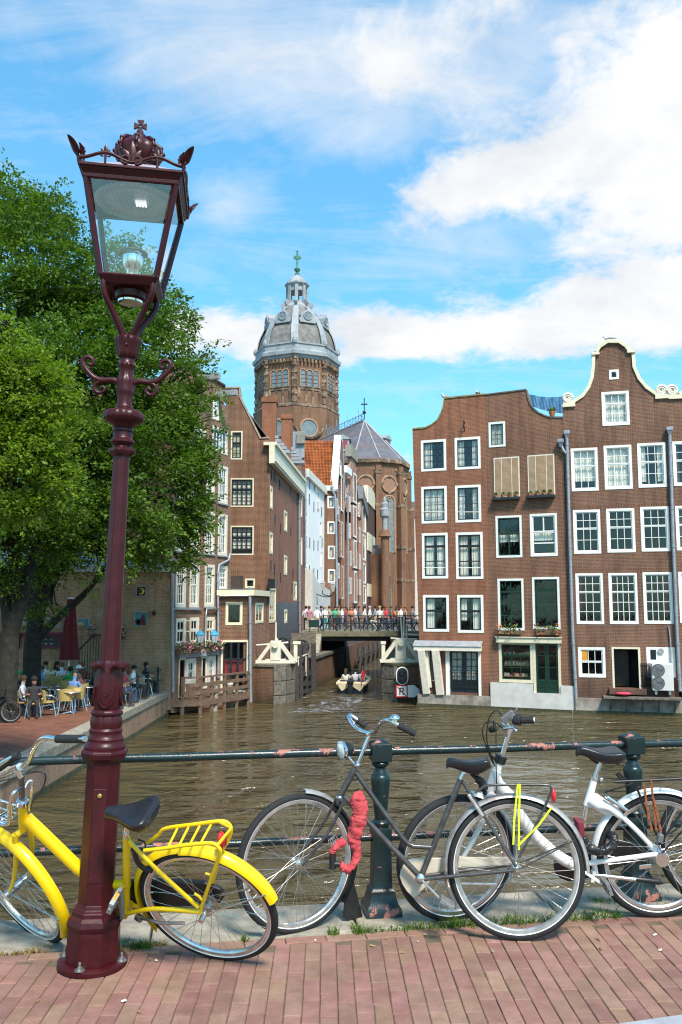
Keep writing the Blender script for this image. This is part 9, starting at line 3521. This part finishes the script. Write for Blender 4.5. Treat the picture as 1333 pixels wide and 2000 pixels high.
m_pink = M('pink_petals', (.62, .10, .24), .7, col2=(.72, .30, .42), scale=25)
m_pot = M('flower_box', (.14, .09, .05), .8)
m_fol = M('flower_leaf', (.05, .11, .015), .7, col2=(.10, .17, .03), scale=30)
m_orf = M('orange_petals', (.60, .14, .03), .7)
def flowers(label, m4, a, b, h, petal, n, group, box=True, name='flower_box'):
 """box from a to b (local points of frame m4) with leaves and blossoms"""
 a, b = Vector(a), Vector(b)
 t = thing(name, label, 'flowers', None, group)
 t.matrix_world = m4 @ Matrix.Translation((a + b) / 2)
 w = (b - a).length
 ang = math.atan2(b.y - a.y, b.x - a.x)
 if box:
  mb = MB()
  mb.box(-w / 2, -.11, -.18, w / 2, .09, 0)
  mb.build('trough', m_pot, t)
 r_ = random.Random(len(label))
 lf, pt = MB(), MB()
 for i in range(n * 3):
  p = Vector((r_.uniform(-w / 2, w / 2), r_.uniform(-.22, .10), r_.uniform(-.15, h)))
  d = Vector((r_.uniform(-1, 1), r_.uniform(-1, 1), r_.uniform(-.3, 1))).normalized() * .09
  e = Vector((r_.uniform(-1, 1), r_.uniform(-1, 1), r_.uniform(-1, 1))).normalized() * .05
  lf.quad(p, p + d + e, p + d * 2, p + d - e)
 for i in range(n):
  p = (r_.uniform(-w / 2, w / 2), r_.uniform(-.28, -.02), r_.uniform(-.18, h + .08))
  pt.sphere(p, r_.uniform(.025, .06), 6, 4, (1, 1, .7))
 lf.build('leaves', m_fol, t, kind='stuff')
 pt.build('blossoms', petal, t, kind='stuff')
 return t
f = gL1
flowers('long box of pink geraniums under the open casement', f.m, f.loc(348, 1268, -.2), f.loc(393, 1268, -.2), .28, m_pink, 90, 'pink flower boxes on the narrow house')
flowers('short box of pink geraniums right of the bent pipe', f.m, f.loc(405, 1264, -.2), f.loc(430, 1264, -.2), .28, m_pink, 55, 'pink flower boxes on the narrow house')
flowers('hanging pink flower basket right of the lamp column', gT.m, gT.loc(226, 1240, -.3), gT.loc(246, 1240, -.3), .35, m_pink, 30, 'hanging baskets by the terrace door', name='flower_basket')
flowers('hanging pink flower basket left of the lamp column', gT.m, gT.loc(172, 1238, -.5), gT.loc(186, 1238, -.5), .3, m_pink, 22, 'hanging baskets by the terrace door', name='flower_basket')
f = gR2
flowers('orange flowered trough under the left tall green window', f.m, f.loc(971, 1231, -.15), f.loc(1019, 1231, -.15), .22, m_orf, 14, 'flower troughs on the brown house')
flowers('orange flowered trough under the right tall green window', f.m, f.loc(1048, 1232, -.15), f.loc(1094, 1231, -.15), .22, m_orf, 14, 'flower troughs on the brown house')
m_terra = M('terracotta', (.42, .16, .07), .8)
for i, (px, py, lab) in enumerate(((969, 972, 'terracotta pot at the left end of the left blind shelf'), (983, 971, 'small green plant on the left blind shelf, second from left'), (996, 971, 'small green plant on the left blind shelf, third from left'), (1009, 970, 'cactus pot at the right end of the left blind shelf'), (1035, 969, 'terracotta pot at the left end of the right blind shelf'), (1050, 968, 'small green plant on the right blind shelf, second from left'), (1063, 967, 'small green plant on the right blind shelf, third from left'), (1075, 966, 'cactus pot at the right end of the right blind shelf'), (1079, 813, 'potted green plant on the roof terrace under the blue screen'))):
 c = f.m @ f.loc(px, py, -.16 if i < 8 else .3)
 t = thing('plant_pot', lab, 'potted plant', c, 'plant pots on the brown house')
 s = 1.0 if i < 8 else 1.8
 mb = MB()
 mb.lathe([(.06 * s, 0), (.09 * s, .11 * s), (.08 * s, .12 * s)], 10)
 mb.build('pot', m_terra, t, smooth=40)
 mb = MB()
 r_ = random.Random(i)
 for k in range(26):
  d = Vector((r_.gauss(0, 1), r_.gauss(0, 1), abs(r_.gauss(0, 1)) + .4)).normalized()
  p = Vector((0, 0, .11 * s))
  mb.beam(p, p + d * .15 * s, .03 * s, .008)
 mb.build('leaves', m_fol, t, kind='stuff')
m_bl = M('lantern_blue', (.04, .32, .52), .35)
m_fg = M('frosted_glass', (.46, .52, .60), .35, var=.08)
m_old = at(391, 1243, 36.6)
for k, (px, lab) in enumerate(((391, 'left one of the twin blue capped lanterns above the geraniums'), (419, 'right one of the twin blue capped lanterns above the geraniums'))):
 c = at(px, 1245, 37.2)
 t = thing('blue_lantern', lab, 'lantern', c, 'twin blue lanterns')
 mb = MB()
 mb.lathe([(.10, -.22), (.185, .12)], 6)
 mb.build('glass_body', m_fg, t)
 mb = MB()
 for i in range(6):
  a = R(60 * i)
  mb.tube([(.10 * math.cos(a), .10 * math.sin(a), -.22), (.19 * math.cos(a), .19 * math.sin(a), .12)], .012, 5)
 mb.build('glazing_bars', m_lead, t)
 mb = MB()
 mb.lathe([(.21, .12), (.19, .15), (.08, .27), (.05, .30), (.05, .34), (.0, .36)], 6)
 mb.build('cap', m_bl, t)
 mb = MB()
 mb.tube(curve([(0, 0, -.22), (0, 0, -.34), (.3 * (1 - 2 * k), .2, -.46), (.3 * (1 - 2 * k), 1.2, -.46)], 4), .03, 6)
 mb.build('bracket', m_dark, t, smooth=50)
m_gull = M('gull_white', (.62, .62, .62), .8)
m_gullg = M('gull_grey', (.25, .26, .28), .8)
for px, py, Y, rz, lab in ((870, 777, 39.9, 200, 'gull standing at the left corner of the rust brick gable'), (933, 770, 39.5, 90, 'grey gull resting on top of the rust brick house'), (1189, 664, 37.4, 150, 'gull perched on top of the tall bell gable')):
 c = at(px, py, Y + .2)
 t = thing('gull', lab, 'gull', c, 'gulls on the gables')
 t.rotation_euler = (0, 0, R(rz))
 mb = MB()
 mb.tube([(-.30, 0, .02), (-.14, 0, .02), (.0, 0, .03), (.12, 0, .07), (.17, 0, .15), (.20, 0, .19), (.25, 0, .185)], [.01, .05, .085, .07, .04, .045, .012], 10)
 b = mb.build('body', m_gull, t, smooth=70)
 mb = MB()
 for s in (-1, 1):
  mb.tube([(.10, s * .06, .06), (-.08, s * .085, .05), (-.36, s * .02, .03)], [.03, .055, .008], 8, flat=.5)
 mb.build('wings', m_gullg, t, smooth=60)
 mb = MB()
 mb.beam((.24, 0, .185), (.31, 0, .17), .015, .015)
 for s in (-.03, .03):
  mb.tube([(.0, s, -.02), (.0, s, -.15)], .008, 5)
 mb.build('bill_and_legs', m_orf, t)
gm = leaf_mat('grass_blade', (.05, .11, .012), (.14, .23, .03), .3)
gd = leaf_mat('dry_grass', (.28, .18, .06), (.42, .30, .13), .2)
def tufts(name, label, mat, spots, h, n):
 mb = MB()
 r_ = random.Random(len(name))
 for x0, x1, y, w in spots:
  for i in range(int(n * (x1 - x0))):
   x = r_.uniform(x0, x1)
   k = .5 + .5 * noise.noise(Vector((x * 5, y * 3, 1.3)))
   if r_.random() > .25 + k:
    continue
   p = deck.m @ Vector((x, y + r_.gauss(0, w), .0))
   hh = h * r_.uniform(.35, 1.0) * (.4 + k)
   d = Vector((r_.gauss(0, .5), r_.gauss(0, .5), 1)).normalized() * hh
   s = Vector((r_.gauss(0, 1), r_.gauss(0, 1), 0)).normalized() * .0028
   q = p + d * .55 + Vector((0, 0, hh * .08))
   mb.add([p - s, p + s, q + s * .8, q - s * .8, p + d + Vector((d.x, d.y, 0)) * .6], [(0, 1, 2, 3), (3, 2, 4)])
 o = mb.build(name, mat, kind='stuff', label=label)
 return o
dx = lambda px: (deck.i @ on_z(px, 1822)).x
tufts('grass', 'short green grass in the joint between kerb stone and bricks', gm, [(dx(690), dx(800), .0, .018), (dx(790), dx(960), .0, .02), (dx(960), dx(1260), .005, .022), (dx(240), dx(262), .02, .02), (dx(640), dx(662), .0, .015), (dx(1225), dx(1275), .19, .02), (dx(262), dx(300), -.03, .012), (dx(470), dx(480), -.02, .01)], .062, 900)
tufts('dry_grass', 'dry straw coloured grass at the foot of the lamp', gd, [(dx(242), dx(275), -.06, .03), (dx(100), dx(125), .03, .02), (dx(270), dx(330), .0, .012), (dx(0), dx(100), .0, .008)], .035, 900)
mb = MB()
A, B = deck.i @ on_z(1225, 2003), deck.i @ on_z(1345, 1986)
d_ = (B - A).normalized() * 4
n_ = Vector((d_.y, -d_.x, 0)).normalized() * .25
A, B = A - d_, A + d_
mb.add([(v.x, v.y, z) for z in (-.05, .012) for v in (A, B, B + n_, A + n_)], [(0, 1, 5, 4), (1, 2, 6, 5), (2, 3, 7, 6), (3, 0, 4, 7), (4, 5, 6, 7)])
o = mb.build('road_kerb', M('grey_kerb', (.30, .31, .33), .8, var=.2), kind='structure', label='grey kerb at the near right corner of the pavement')
o.matrix_world = deck.m
for nm, mt, n, lab in (('litter', M('paper_fleck', (.60, .57, .50), .8, var=.2), 9, 'pale cigarette ends and paper flecks on the bricks'), ('fallen_leaves', gd, 13, 'dry leaf bits lying on the bricks and kerb')):
 mb = MB()
 r_ = random.Random(n)
 for i in range(n):
  p = deck.m @ Vector((r_.uniform(-.3, 3.6), -abs(r_.gauss(.1, .45)), .006))
  a, l, w = r_.uniform(0, 6.3), r_.uniform(.006, .016), r_.uniform(.003, .006)
  u, v = Vector((math.cos(a), math.sin(a), 0)) * l, Vector((-math.sin(a), math.cos(a), 0)) * w
  mb.add([p - u - v, p + u - v, p + u + v, p - u + v, p - u + Vector((0, 0, .005)), p + u + Vector((0, 0, .006))], [(0, 1, 5, 4), (2, 3, 4, 5), (1, 2, 5), (3, 0, 4)])
 mb.build(nm, mt, kind='stuff', label=lab)
